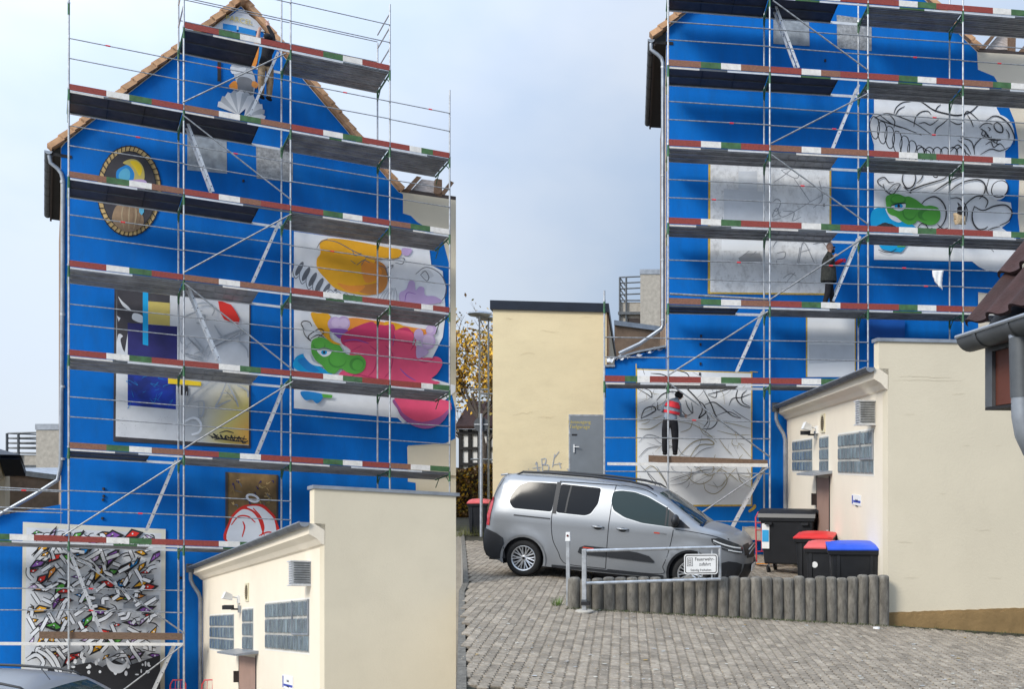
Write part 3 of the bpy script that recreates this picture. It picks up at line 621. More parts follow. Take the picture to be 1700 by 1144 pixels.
for k_ in range(46):
    x = rr.uniform(1062,1225); y = rr.uniform(640,815); t = rr.uniform(-2.6,1); l_ = rr.uniform(12,40); q_ = rr.uniform(-9,9)
    p = [(x,y),(x+l_*.5*math.cos(t)-q_*math.sin(t), y+l_*.5*math.sin(t)+q_*math.cos(t)),(x+l_*math.cos(t), y+l_*math.sin(t))]
    if all(1060 < a_ < 1245 and 622 < b_ < 830 for a_, b_ in p): a.stroke(p, rr.uniform(.5,1.1), rr.choice([A['ol'], A['fade'], A['dg']]), .6)
a.build('mural', HR, 'white square panel with the first black and olive sketch lines of a mural')
for k_ in range(0):
    pass
for x, y in ((1164,558),(1163,572),(1163,604),(1162,621),(1368,340),(1370,100),(1440,505)):
    h = MB(); p = FR.W(x, y, WR-.02); h.box(p, (.05,.03,.07), M['ink']); h.build('wall_fixing', HR)
# upper right: cream wall carries an open timber truss with plaster infill
tr = thing('timber_truss', FR.W(1660, 84, WR+.3), 'open brown timber roof truss with pale infill above the cream wall', 'truss')
for pts, nm in (([(1625,82),(1658,44),(1664,44),(1634,83)],'rafter'), ([(1676,84),(1676,44),(1687,44),(1686,86)],'post'), ([(1690,86),(1720,54),(1726,58),(1700,88)],'rafter'), ([(1620,79),(1760,91),(1760,96),(1620,84)],'wall_plate')):
    q = [FR.W(x, y, WR+.25) for x, y in pts]; b = MB(); b.prism(q, [p+NR*.18 for p in q], M['wood'] if nm != 'wall_plate' else M['darkbrown']); b.build(nm, tr)
q = [FR.W(x, y, WR+.4) for x, y in [(1637,81),(1664,50),(1676,50),(1676,82)]]; b = MB(); b.prism(q, [p+NR*.1 for p in q], mat('streaked_plaster',(.52,.47,.44),.8,.35,6,dirt=.6,dcol=(.25,.2,.18),stretch=(1,1,4))); b.build('infill', tr)
q = [FR.W(x, y, WR+.4) for x, y in [(1701,86),(1722,62),(1760,64),(1760,88)]]; b = MB(); b.prism(q, [p+NR*.1 for p in q], M['cream_side']); b.build('infill', tr)
# scaffold in front
SR = thing('scaffold', FR.P(4, .5, -.3), 'tall scaffold before the blue house with the unfinished white murals', 'scaffold')
g0 = -.55
LV = [14.02, 12.08, 10.10, 8.16, 6.16, 4.21]
b1, b2, b3, b4 = 2.57, 5.14, 7.71, 10.28
dk = [(LV[0],0,b1,'RWGR','D'),(LV[0],b1,b2,'RGWR','H'),(LV[0],b2,b3,'RWGR','S'),(LV[0],b3,b4,'RWGR','S'),
 (LV[1],0,b1,'BGWB','D'),(LV[1],b1,b2,'RWBR','H'),(LV[1],b2,b3,'RGWR','S'),(LV[1],b3,b4,'BGWR','S'),
 (LV[2],0,b1,'RWGR','S'),(LV[2],b1,b2,'BWBB','A'),(LV[2],b2,b3,'RWGR','S'),(LV[2],b3,b4,'RWGR','S'),
 (LV[3],0,b1,'RWGR','S'),(LV[3],b1,b2,'RWGR','A'),(LV[3],b2,b3,'RWGR','S'),(LV[3],b3,b4,'RWGR','S'),
 (LV[4],0,b1,'BGWB','H'),(LV[4],b1,b2,'RGWR','S'),(LV[4],b2,b3,'RGWR','S'),(LV[4],b3,b4,'BWGR','S'),
 (LV[5],-1.57,0,'RGWR','S'),(LV[5],0,b1,'RWGR','A'),(LV[5],b1,b2,'RWGR','S')]
scaffold(FR, SR, 1.07, [(-1.57,g0+.2,6.3,None),(0,g0,16.5,None),(b1,g0,16.5,16.5),(b2,g0,16.5,16.5),(b3,.2,16.5,16.5),(b4,.2,16.5,16.5)], dk, gz0=g0)
rd = random.Random(5)
for k, z in enumerate(LV[1:]):
    for u0, u1 in ((0,b1),(b1,b2),(b2,b3),(b3,b4)):
        if k == 4 and u0 >= b2: continue
        for h in (.94, .49):
            o = rail(FR, SR, u0, z+h, u1, z+h+rd.uniform(-.02,.02))
            if rd.random() < .3: g = MB(); t = rd.uniform(.3,.7); p = FR.P(u0+(u1-u0)*t, -.03, z+h); g.tube(p-UR*.05, p+UR*.05, .021, mat('red_marker_tape', (.7,.04,.05), .6), 8); g.build('marker_tape', o)
for y0, y1 in ((560,564),(593,596),(696,697),(727,728),(783,784)):
    railpx(FR, SR, 1004, y0, 1110, y0+(y1-y0)*.4)
for y0, y1 in ((697,701),(728,729),(784,787),(865,867)): railpx(FR, SR, 1110, y0, 1277, y1, red=.25 if y0 == 697 else None)
railpx(FR, SR, 1112, 488, 1275, 497, r=.03)
for x0, y0, x1, y1 in ((1283,0,1441,116),(1441,155,1280,238),(1280,256,1441,372),(1441,390,1279,497),(1275,517,1111,622),(1110,636,1277,758),(1276,776,1160,855)):
    railpx(FR, SR, x0, y0, x1, y1, 'diagonal_brace', w=-.06, r=.02)
def ladpx(fr, root, x0, y0, x1, y1, w=.45, **k): ladder(fr, root, fr.onW(x0, y0, w), fr.onW(x1, y1, w), w, **k)
for x0, y0, x1, y1 in ((1326,112,1286,4),(1383,246,1426,140),(1383,500,1428,392),(1224,616,1268,515),(1212,885,1270,776)): ladpx(FR, SR, x0, y0, x1, y1)
pk = MB(); u0, z0 = FR.onW(1077, 756, .1); u1, z1 = FR.onW(1274, 764, .1)
q = [(u0,z0-.17),(u1,z1-.17),(u1,z1),(u0,z0)]; pk.prism([FR.P(u, .05, z) for u, z in q], [FR.P(u, .45, z) for u, z in q], M['wood']); pk.build('plank', SR)
pk = MB(); q = [(u0+.1,z0-.17),(u1,z1-.17),(u1,z1),(u0+.1,z0)]; pk.prism([FR.P(u, .5, z) for u, z in q], [FR.P(u, .9, z) for u, z in q], M['wood']); pk.build('plank', SR)
pk = MB(); u0, z0 = FR.onW(1110, 768, 0); u1, z1 = FR.onW(1275, 770, 0); pk.prism([FR.P(u, .0, z) for u, z in ((-1.5,z0-.07),(u1,z1-.09),(u1,z1),(-1.5,z0))], [FR.P(u, .03, z) for u, z in ((-1.5,z0-.07),(u1,z1-.09),(u1,z1),(-1.5,z0))], M['toewhite']); pk.build('deck_edge', SR)
# ================================================================ ANNEXES with glass block windows
def annex(fr, spec, label, near):
    """fr: frame whose P0 is the near corner at eye-level zero; N runs back along the side wall"""
    root = thing('annex_building', fr.P(1, 1, spec['zb']), label, 'building'); s = spec; m1, m2 = M['cream_side'], M['cream']
    ztop = s['ztop']; L_ = s['len']; zs = s['zeave']; zb = s['zb']; ul = s['ulen']
    b = MB(); b.fbox(fr, -.0, .3, .02, L_, zb, zs-.05, m1); b.build('side_wall', root)
    b = MB(); b.prism([fr.P(u, 0, z) for u, z in ((-.012,zb),(ul,zb),(ul,ztop),(-.16,ztop),(-.16,zs+.12),(-.012,zs+.02))], [fr.P(u, .32, z) for u, z in ((-.012,zb),(ul,zb),(ul,ztop),(-.16,ztop),(-.16,zs+.12),(-.012,zs+.02))], m2); b.build('front_wall', root)
    b = MB(); b.fbox(fr, .3, ul, .32, L_, zs-.2, zs+.1, M['galvdark']); b.build('flat_roof', root)
    b = MB(); b.prism([fr.P(-.19, -.03, ztop), fr.P(ul+.05, -.03, ztop), fr.P(ul+.05, .36, ztop+.02), fr.P(-.19, .36, ztop+.02)], [fr.P(-.19, -.03, ztop+.055), fr.P(ul+.05, -.03, ztop+.055), fr.P(ul+.05, .36, ztop+.075), fr.P(-.19, .36, ztop+.075)], M['zinc'])
    b.build('coping', root)
    # cove under the eaves and gutter
    b = MB(); pr = [(-.001,-.22),(-.05,-.20),(-.12,-.12),(-.24,-.05),(-.24,.12),(-.001,.12)]
    b.prism([fr.P(u, .0, zs+z) for u, z in pr], [fr.P(u, L_, zs+z) for u, z in pr], m1); b.build('eave_cove', root)
    g = MB(); n = 8; r = .075; cen = (-.31, zs+.13)
    A0 = [fr.P(cen[0]+r*math.cos(math.pi+k*math.pi/n), -.04, cen[1]+r*math.sin(math.pi+k*math.pi/n)) for k in range(n+1)]; off = fr.N*(L_+.05); C0 = fr.P(cen[0], -.04, cen[1])
    g.add(A0+[p+off for p in A0], [[i, i+1, n+2+i, n+1+i] for i in range(n)], M['galvdark']); g.poly(A0, M['zinc'])
    g.tube(A0[0], A0[0]+off, .012, M['zinc'], 6)
    for k in range(1, 15):
        o_ = fr.N*(L_*k/15); g.add([C0+(p-C0)*1.07+o_ for p in A0]+[C0+(p-C0)*1.07+o_+fr.N*.03 for p in A0], [[i, i+1, n+2+i, n+1+i] for i in range(n)], M['bluegrey'])
    g.build('gutter', root)
    b = MB(); e = L_-.12
    b.fbox(fr, -.42, -.2, e-.1, e+.1, zs-.02, zs+.22, M['galvdark'])
    b.path([fr.P(-.31, e, zs+.05), fr.P(-.31, e, zs-.2), fr.P(-.26, e, zs-.35), fr.P(-.12, e-.05, zs-.6), fr.P(-.08, e-.05, zs-.75), fr.P(-.08, e-.05, zb)], .05, M['zinc'], 10); b.build('downpipe', root, smooth=True)
    # windows
    for (x0, yt0, yb0, x1, yt1, yb1, nc, vent) in s['wins']:
        w0, zt = fr.onU(x0, yt0, 0); w1, zt1 = fr.onU(x1, yt1, 0); _, zb_ = fr.onU(x0, yb0, 0); _, zb1 = fr.onU(x1, yb1, 0)
        zt = (zt+zt1)/2; zb2 = (zb_+zb1)/2
        if w0 > w1: w0, w1 = w1, w0
        b = MB(); b.fbox(fr, -.004, .08, w0-.03, w1+.03, zb2-.03, zt+.03, mat('white_reveal', (.74,.72,.66), .8, .05)); win = b.build('glass_block_window', root)
        b = MB(); b.fbox(fr, -.008, .0, w0, w1, zb2, zt, mat('mortar_joint', (.40,.39,.36), .8, .2)); b.build('mortar', win)
        gm = mat('glass_block', (.13,.17,.19), .22, .4, 9, spec=.7, bump=1., bscale=14, rnd=.22, dirt=.5, dcol=(.06,.08,.09), stretch=(1,1,.4))
        for r_ in range(3):
            for c in range(nc):
                dw, dz = (w1-w0)/nc, (zt-zb2)/3; a0, a1 = w0+c*dw+dw*.07, w0+(c+1)*dw-dw*.07; c0, c1 = zb2+r_*dz+.02, zb2+(r_+1)*dz-.02; mw, mz = (a0+a1)/2, (c0+c1)/2
                bb = MB(); o4 = [fr.P(-.012, a0, c0), fr.P(-.012, a1, c0), fr.P(-.012, a1, c1), fr.P(-.012, a0, c1)]; k4 = .28
                i4 = [fr.P(-.03, mw+(q[0]-mw)*(1-k4), mz+(q[1]-mz)*(1-k4*.5)) for q in ((a0,c0),(a1,c0),(a1,c1),(a0,c1))]
                bb.add(o4+i4, [[4,5,6,7],[0,1,5,4],[1,2,6,5],[2,3,7,6],[3,0,4,7]], gm); bb.build('glass_block', win, fixn=False)
        if vent:
            dw, dz = (w1-w0)/nc, (zt-zb2)/3; b = MB(); a1 = w0+dw*3
            for q in ((w0,w0+.03),(a1-.03,a1)): b.fbox(fr, -.034, -.014, q[0], q[1], zb2+dz, zt, M['zinc'])
            b.fbox(fr, -.036, -.014, w0+.03, a1-.03, zb2+dz-.0, zb2+dz+.03, M['zinc']); b.build('vent_frame', win)
    x0, y0, x1, yb = s['door']; w0, zt = fr.onU(x0, y0, 0); w1, _ = fr.onU(x1, y0, 0); w0, w1 = min(w0, w1), max(w0, w1)
    b = MB(); b.fbox(fr, -.012, .05, w0, w1, zt-2.15, zt, M['doorbrown']); dr = b.build('door', root)
    b = MB(); b.fbox(fr, -.045, -.013, w0+.08, w0+.11, zt-1.25, zt-1.08, M['alu']); b.tube(fr.P(-.05, w0+.09, zt-1.12), fr.P(-.05, w0+.26, zt-1.12), .012, M['alu']); b.build('door_handle', dr)
    b = MB(); b.fbox(fr, -.016, -.001, w0-.06, w0-.002, zt-2.15, zt+.05, M['darkbrown']); b.fbox(fr, -.016, -.001, w1+.002, w1+.06, zt-2.15, zt+.05, M['darkbrown']); b.build('door_frame', dr)
    b = MB(); b.prism([fr.P(0, w0-.3, zt+.10), fr.P(-.42, w0-.3, zt+.05), fr.P(-.42, w1+.3, zt+.05), fr.P(0, w1+.3, zt+.10)], [fr.P(0, w0-.3, zt+.16), fr.P(-.42, w0-.3, zt+.09), fr.P(-.42, w1+.3, zt+.09), fr.P(0, w1+.3, zt+.16)], M['zinc']); b.build('canopy', root)
    b = MB(); b.fbox(fr, -.10, -.0, w1+.12, w1+.22, zt-.62, zt-.36, M['darkbrown']); b.build('letter_box', root)
    # round vent on a pale plate
    w, z = fr.onU(*s['vent'], 0); b = MB(); b.fbox(fr, -.025, 0, w-.2, w+.2, z-.2, z+.2, mat('cream_plate', (.66,.60,.42), .5)); v = b.build('round_vent', root)
    b = MB(); X = fr.N.normalized(); 
    b.poly([fr.P(-.028, w, z)+X*.165*math.cos(k*math.tau/24)+Vector((0,0,.165*math.sin(k*math.tau/24))) for k in range(24)], M['darkbrown']); b.build('opening', v, fixn=False)
    b = MB()
    for k in range(-3, 4):
        h = math.sqrt(.16**2-(k*.045)**2); b.fbox(fr, -.04, -.03, w-h, w+h, z+k*.045-.006, z+k*.045+.006, mat('brass_slat', (.35,.26,.12), .5)); 
    b.build('louvre', v)
    # floodlight and camera on brackets
    w, z = fr.onU(*s['lamp'], 0); b = MB(); b.fbox(fr, -.05, -.0, w-.06, w+.06, z-.12, z+.05, M['white']); b.tube(fr.P(-.03, w, z), fr.P(-.18, w, z+.02), .018, M['white'])
    b.prism([fr.P(-.16, w-.09, z-.06), fr.P(-.16, w+.09, z-.06), fr.P(-.16, w+.09, z+.07), fr.P(-.16, w-.09, z+.07)], [fr.P(-.36, w-.15, z-.02), fr.P(-.36, w+.15, z-.02), fr.P(-.30, w+.15, z+.13), fr.P(-.30, w-.15, z+.13)], M['white']); b.build('floodlight', root)
    w, z = fr.onU(*s['cctv'], 0); b = MB(); b.fbox(fr, -.06, 0, w-.05, w+.05, z-.08, z+.08, M['galv']); b.tube(fr.P(-.05, w, z), fr.P(-.2, w, z), .02, M['ink']); b.box(fr.P(-.26, w, z+.04), (.22,.1,.09), M['ink']); b.build('camera_housing', root)
    # slatted extractor box
    w, z = fr.onU(*s['box'], 0); wd, hh = .28, .19; b = MB(); b.fbox(fr, -.28, -.001, w-wd/2, w+wd/2, z-hh, z+hh, M['galv']); bx = b.build('extractor_box', root); b = MB()
    for k in range(9):
        zz = z-hh+.03+k*.04; b.fbox(fr, -.30, -.281, w-wd/2+.02, w+wd/2-.02, zz, zz+.014, M['alu']); b.fbox(fr, -.26, -.02, w-wd/2-.02, w-wd/2-.001, zz, zz+.014, M['galvdark'])
    b.fbox(fr, -.31, .0, w-wd/2-.03, w+wd/2+.03, z+hh, z+hh+.02, M['alu']); b.fbox(fr, -.31, .0, w-wd/2-.03, w+wd/2+.03, z-hh-.02, z-hh, M['alu']); b.build('slats', bx)
    # sign plate
    (x0, y0), (x1, y1) = s['sign']; w0, zt = fr.onU(x1, y0, 0); w1, zb_ = fr.onU(x0, y1, 0); b = MB(); b.fbox(fr, -.012, -.001, w0, w1, zb_, zt, M['white']); sg = b.build('notice_plate', root)
    b = MB(); b.fbox(fr, -.015, -.0125, w1-.1, w1-.02, zb_+.02, zt-.02, mat('sign_blue', (.02,.05,.35), .5)); b.fbox(fr, -.0148, -.0122, w0+.02, w1-.13, zb_+.05, zb_+.09, mat('sign_blue', (.02,.05,.35), .5)); b.build('print', sg)
    for k, t_ in enumerate(('Nur für', 'Anlieferung')): text(t_, 'lettering', sg, fr.P(-.0155, (w0+w1-.1)/2, zt-.10-.1*k), -fr.N, (0,0,1), .06 if k == 0 else .042, M['ink'], .001)
    return root
AR = FR.sub((2.36, 15.4, 0))
_, zt_ = AR.onW(1560, 569, 0)
_, ze_ = AR.onU(1455, 606, -.31)
ann_r = annex(AR, dict(ztop=zt_, len=10.2, zeave=ze_-.13, zb=-.95, ulen=4.6,
  wins=[(1316,733,783,1349,729,783,7,False),(1361,727,784,1376,724,784,3,False),(1392,722,786,1451,714,788,9,True)],
  door=(1357,793,1377,900), vent=(1367,703), lamp=(1358,711), cctv=(1356,722), box=(1450,686), sign=((1415,823),(1430,838))), 'cream annex with glass block windows beside the row of waste bins', True)
for fr_a, xs_, ys_, nm_ in ((AR, (1485,1690), (610,1000), 'right'),):
    a = Art(fr_a, 0); rq = random.Random(12); m1_ = mat('render_hairline', (.60,.535,.405), .9); m2_ = mat('render_smudge', (.55,.49,.38), .9)
    for x, y, n_ in ((1490,625,14),(1482,632,16),(1500,688,3),(1580,655,3),(1600,740,2),(1650,740,1),(1490,900,4),(1560,820,2),(1620,880,3),(1500,960,3),(1640,960,3)):
        p = [(x,y)]
        for _ in range(n_): p.append((p[-1][0]+rq.uniform(4,11), p[-1][1]+rq.uniform(-.7,.8)))
        if len(p) > 1: a.stroke(p, rq.uniform(.3,.5), m1_, .6)
    a.build('hairline_cracks', ann_r)['kind'] = 'stuff'
# plinth along the right annex
b = MB(); zt0 = AR.onW(1480,1017,0)[1]; rp = random.Random(3)
for w_0, dz0, am, mm in ((-.022, 0, .006, M['plinth']), (-.040, -.045, .018, M['plinth'])):
    tp_ = [(u*.06, zt0+dz0+.008*u*.06+rp.uniform(-am,am)) for u in range(0, 77)]; q = [(0,-1.1),(4.56,-1.1)]+tp_[::-1]; b.prism([AR.P(u, w_0, z) for u, z in q], [AR.P(u, -.002 if w_0 > -.03 else -.0225, z) for u, z in q], mm)

pl = b.build('brown_plinth'); tag(pl, 'brown rendered plinth strip with chipped edge along the foot of the cream annex wall', 'plinth')
_, zlt = None, None
# left annex: its near corner is found from the junction with the blue wall
J = FL.W(336, 1000, WL); r_ = FL.ray(540, 1000); 
den = r_.x*NL.y-NL.x*1.0
t_ = (J.x*NL.y-NL.x*J.y)/den; s_ = (t_*r_.x-J.x)/NL.x
P0L = Vector((t_*r_.x, t_, J.z+s_*NL.z-0)); LA = -s_
AL = Fr((P0L.x, P0L.y, P0L.z-(J.z-0)), UL, NL)
_, ztl = AL.onW(640, 818, 0); _, zel = AL.onU(519, 862, -.31)
ulx = AL.onW(757, 1000, 0)[0]
annex(AL, dict(ztop=ztl, len=LA-.05, zeave=zel-.13, zb=-4.6, ulen=ulx,
  wins=[(349,1025,1080,389,1017,1081,8,False),(403,1013,1080,421,1009,1080,3,False),(441,1006,1081,514,991,1081,9,True)],
  door=(398,1089,425,1200), vent=(411,984), lamp=(398,993), cctv=(400,1012), box=(513,953), sign=((470,1124),(487,1143))), 'cream annex with glass block windows below the house with coloured murals', False)
# ================================================================ LEFT HOUSE
HL = thing('gabled_house', FL.P(4, WL, -4.2), 'blue gabled house covered with finished colourful murals', 'house')
wallpoly(FL, [(101,1200),(101,243),(108,235),(400,8),(662,318),(757,332),(757,1200)], WL, M['cream'], .4, 'wall', HL)
b = Art(FL, WL)
b.poly([(101.3,1190),(101.3,246),(108,237),(400,10),(661,318),(669,322),(669,354),(682,358),(692,368),(712,380),(735,398),(746,440),(747,500),(745,560),(747,640),(756,680),(756,728),(740,736),(677,740),(677,800),(690,802),(700,1190)], M['blue'])
b.fuzz(669,356,735,398, M['blue_pale'], 14, 50, .8, -.4); b.fuzz(735,398,747,660, M['blue_pale'], 9, 90, 1, 0); b.fuzz(677,738,756,732, M['blue_pale'], 16, 45, 0, 1)
b.build('blue_paint', HL)
wallpoly(FL, [(-60,1200),(-60,868),(0,856),(100.5,838),(100.5,1200)], WL+.05, M['blue'], .5, 'low_wall', HL)
roof(FL, HL, WL, (86,249), (402,2), (664,318), 5.2, nL=19, nR=22)
eave(FL, HL, WL, 86, 252, 418, 5.0, .45)
cap = MB(); q = FL.W(402, 4, WL); cap.tube(q-NL*.3+Vector((0,0,.06)), q+NL*5, .15, M['tile'], 10); cap.build('ridge_tile', HL, smooth=True)
d = MB(); P_ = lambda x, y: FL.W(x, y, WL-.03)
d.path([P_(82,258), P_(84,270), P_(96,280), P_(102,288), P_(105,300), P_(104,500), P_(101,770), P_(96,797), P_(60,820), P_(16,845), P_(-20,866)], .05, M['zinc'], 10)
for y in (300, 520, 640, 760): d.tube(P_(104,y), P_(104,y+4), .06, M['galv'], 10)
d.build('downpipe', HL, smooth=True)
fo = Art(FL, WL-.01); fo.poly([(311,200),(376,222),(377,288),(311,282)], M['foil']); fo.build('covered_window', HL, 'window taped over with smooth grey foil')
fo = Art(FL, WL-.01); fo.poly([(425,240),(486,254),(486,302),(426,296)], M['foil2']); fo.build('covered_window', HL, 'window taped over with mottled grey foil')
b = MB(); u0, z0 = FL.onW(101.3, 260, WL); b.fbox(FL, u0+.01, u0+.25, WL+.4, WL+5.2, -4.3, z0-.6, M['brownwall']); b.build('side_wall', HL)
# gable top: grey field with lettering, figure above a shell (generic), oval portrait (generic)
a = Art(FL, WL-.02)
a.poly([(400,14),(367,36),(356,44),(356,46),(440,52),(426,34)], M['fade_panel']); a.poly([(370,38),(393,42),(393,62),(370,58)], A['cb']); a.poly([(396,43),(424,50),(426,66),(396,62)], A['cb'])
a.poly([(400,16),(388,26),(395,24),(412,26)], A['lg'])
a.poly([(423,62),(430,60),(429,90),(424,110),(415,112),(420,86)], A['o'], True); a.poly([(431,62),(437,66),(436,96),(428,110),(430,86)], A['cb'], True)
a.poly([(384,106),(398,108),(412,110),(420,120),(424,136),(420,160),(412,178),(402,172),(394,160),(392,136)], A['g'], True); a.poly([(396,128),(418,132),(420,156),(410,176),(400,168),(394,150)], A['dg'], True)
a.poly([(383,110),(395,112),(408,112),(405,118),(386,122)], A['lg'], True); a.poly([(380,142),(388,134),(393,136),(394,148),(386,148)], A['o'], True); a.poly([(420,134),(428,138),(426,146),(418,142)], A['ob'], True)
for i in range(7):
    t = R(200+i*17); a.poly([(396,190),(396+34*math.cos(t)-3,188+34*math.sin(t)*1.0),(396+38*math.cos(t+R(8)),186+38*math.sin(t+R(8))),(396+34*math.cos(t+R(17))+2,188+34*math.sin(t+R(17)))], A['g'] if i % 2 else A['lg'], False)
for i in range(5):
    t = R(285+i*17); a.poly([(405,194),(405+32*math.cos(t)-2,193+32*math.sin(t)),(405+36*math.cos(t+R(8)),192+36*math.sin(t+R(8))),(405+32*math.cos(t+R(17))+2,193+32*math.sin(t+R(17)))], A['g'] if i % 2 else A['lg'], False)
a.poly([(361,100),(367,101),(367,135),(361,134)], A['k'])
art0 = a.build('mural', HL, 'grey and orange painted figure over a pale fan shape under the gable')
P1 = FL.W(397, 33, WL-.05); text('PARCEL', 'lettering', HL, P1, UL, (0,0,1), .20, A['yd'], .001, scx=1.0)
a = Art(FL, WL-.02); a.ell(214.5,317,54,76,A['k']); a.ell(214.5,317,52.5,74,A['gold'])
for i in range(44):
    t = i*math.tau/44; a.stroke([(214.5+46*math.cos(t),317+67*math.sin(t)),(214.5+54.5*math.cos(t+.05),317+76.5*math.sin(t+.05))], 1.6, A['k'], .1, 1)
a.ell(214.5,317,46,67,A['k']); a.ell(214.5,317,44.5,65.5,A['char'])
a.poly([(193,295),(194,283),(204,276),(214,273),(222,280),(224,292),(222,303),(210,306),(198,302)], A['cb'], True); a.poly([(197,294),(200,284),(210,279),(216,286),(214,298),(204,302)], art('pale_blue',(.10,.42,.62)), True)
a.poly([(204,270),(216,264),(228,266),(237,276),(240,290),(238,300),(228,305),(222,300),(223,288),(216,276)], A['yd'], True); a.poly([(216,268),(228,268),(236,280),(232,292),(226,282)], A['ye'], True)
a.poly([(208,302),(222,298),(238,298),(244,304),(238,316),(222,320),(208,314)], A['pu'], True); a.poly([(196,300),(206,304),(212,318),(206,336),(198,332),(196,316)], A['sk'], True)
a.poly([(188,352),(193,342),(206,336),(226,340),(236,354),(238,372),(224,383),(206,384),(192,374),(186,364)], A['br'], True)
for i in range(7): a.stroke([(200+i*5,340),(196+i*6,358),(202+i*4,380)], 2.2, art('tan',(.42,.32,.20)) if i % 2 else A['br'], .6)
a.poly([(231,343),(239,344),(239,352),(235,357),(231,352)], art('pale_blue',(.10,.42,.62)))
a.build('mural', HL, 'oval gold-rimmed dark panel with blue, yellow and brown brushwork')
# large square abstract
a = Art(FL, WL-.02); a.poly([(190,474),(416,494),(416,745),(188,733)], A['char']); a.poly([(194,476),(414,497),(413,740),(192,725)], A['lg'])
yf = yellow_fade(); a.poly([(300,630),(413,640),(413,739),(300,732)], yf)
a.poly([(194,476),(282,486),(282,512),(246,510),(246,540),(214,540),(207,585),(194,578)], A['char']); a.poly([(196,492),(203,500),(214,510),(217,516),(204,508)], A['lg'], True); a.poly([(196,556),(204,558),(200,564),(204,580),(210,590),(194,588)], A['lg'], True)
a.poly([(194,524),(200,528),(197,534)], A['lg']); a.poly([(222,520),(236,524),(236,536),(220,530)], A['lg'], True)
a.poly([(212,536),(294,542),(294,598),(212,590)], A['nv']); a.poly([(246,500),(282,503),(282,541),(246,538)], A['yd']); a.poly([(237,484),(246,486),(246,574),(237,572)], A['cy'])
a.poly([(212,618),(292,627),(292,680),(212,673)], A['ub'])
for i in range(16):
    x = 214+random.random()*70; y = 625+random.random()*48; a.stroke([(x,y),(x+random.uniform(-10,10),y+random.uniform(-8,8)),(x+random.uniform(-14,14),y+random.uniform(-10,10))], .8, A['cb'], .8)
a.fuzz(213,676,292,683, A['ub'], 7, 30, 0, 1, 3); a.poly([(279,628),(334,634),(334,641),(279,637)], A['ye']); a.poly([(300,640),(312,641),(312,657),(300,656)], A['k'])
a.poly([(362,500),(368,500),(384,506),(392,518),(398,530),(396,538),(386,536),(372,530),(366,520)], A['r']); a.fuzz(364,502,368,526, A['r'], 7, 14, -1, .1, 2); a.fuzz(392,512,400,536, A['r'], 6, 14, 1, .3, 2); a.fuzz(370,530,396,540, A['r'], 8, 14, .2, 1, 2)
G = lambda pts, w=3.2: a.stroke(pts, w, A['g'], .5)
for s in ([(318,512),(330,504),(348,504),(356,514),(352,524)],[(300,530),(320,520),(336,516)],[(304,548),(300,566),(310,576),(302,584),(318,592),(338,596)],[(310,560),(330,578),(340,592)],[(306,578),(320,566)],[(338,594),(350,570),(400,548),(404,556)],
 [(345,592),(358,575),(412,552)],[(400,552),(398,566),(410,580),(412,594)],[(356,540),(366,556),(378,566)],[(330,524),(340,524),(336,536),(326,536)],[(322,560),(336,580),(322,588)],[(312,668),(322,654),(340,640),(354,630)],[(320,668),(338,667),(336,690),(330,690)],[(330,668),(330,700)],
 [(376,634),(366,660),(358,676),(370,670),(384,664)],[(378,638),(390,660),(396,676)],[(366,652),(388,654)],[(394,640),(410,648),(412,660)],[(310,650),(308,674),(320,660)]): G(s)
for s in ([(312,560),(332,582)],[(356,576),(396,554)],[(374,648),(392,668)],[(304,586),(336,594)]): a.stroke(s, 1.6, A['dg'], .5)
a.stroke([(306,700),(320,694),(330,698),(334,708),(330,718),(318,722)], 4, A['w'], .2)
for i in range(26):
    x = 196+random.random()*90; y = 690+random.random()*32; a.stroke([(x,y),(x+random.uniform(-3,3),y+random.uniform(-2,3))], random.uniform(.6,1.6), A['dg'], .8)
for s in ([(346,722),(360,728),(354,720),(366,729)],[(352,728),(362,722)],[(368,730),(366,722),(372,730),(374,723)],[(376,731),(375,724),(381,727)],[(383,732),(384,723),(388,732),(390,724)],[(392,733),(397,725),(396,734)],[(398,727),(404,736),(412,732)],[(402,735),(406,724)],[(364,719),(376,716),(388,719)],[(350,726),(380,731),(408,734)],[(356,730),(392,727),(410,730)]): a.stroke(s, 2, A['k'], .3)
a.build('mural', HL, 'square abstract panel of navy, ultramarine, yellow and grey lettering')
# upright wood coloured panel with red and white curls
a = Art(FL, WL-.02); a.poly([(374,784),(462,789),(462,896),(374,890)], A['wood']); 
for i in range(34):
    x = 380+random.random()*76; y = 790+random.random()*50; a.stroke([(x,y),(x+random.uniform(-4,6),y+random.uniform(-5,5)),(x+random.uniform(2,9),y+random.uniform(-2,8))], random.uniform(1,2.4), random.choice([A['gold'], A['dg'], art('dark_ochre',(.30,.21,.07)), A['nv']]), .6)
a.poly([(374,784),(378,784),(378,890),(374,890)], A['char']); a.poly([(459,789),(462,789),(462,896),(459,896)], A['char'])
a.ell(419.5,827.5,12,7,A['w'],.35); a.ell(419.5,827.5,8,3.4,A['wood'],.35)
a.poly([(376,900),(380,866),(390,850),(404,840),(418,838),(436,838),(450,850),(458,862),(459,896)], A['r'], True); a.poly([(379,900),(383,868),(392,854),(404,846),(418,850),(428,862),(434,880),(436,900)], A['w'], True); a.poly([(410,842),(430,841),(446,852),(456,866),(458,896),(440,890),(436,868),(424,850)], A['w'], True)
for s in ([(384,872),(396,858),(412,858),(424,868)],[(403,866),(406,876),(402,892)],[(420,844),(432,858),(438,876),(434,890)],[(430,890),(444,884),(456,886)]): a.stroke(s, 2.6, A['r'], .4)
a.build('mural', HL, 'upright brown board panel with red outlined white curls and a halo ring')
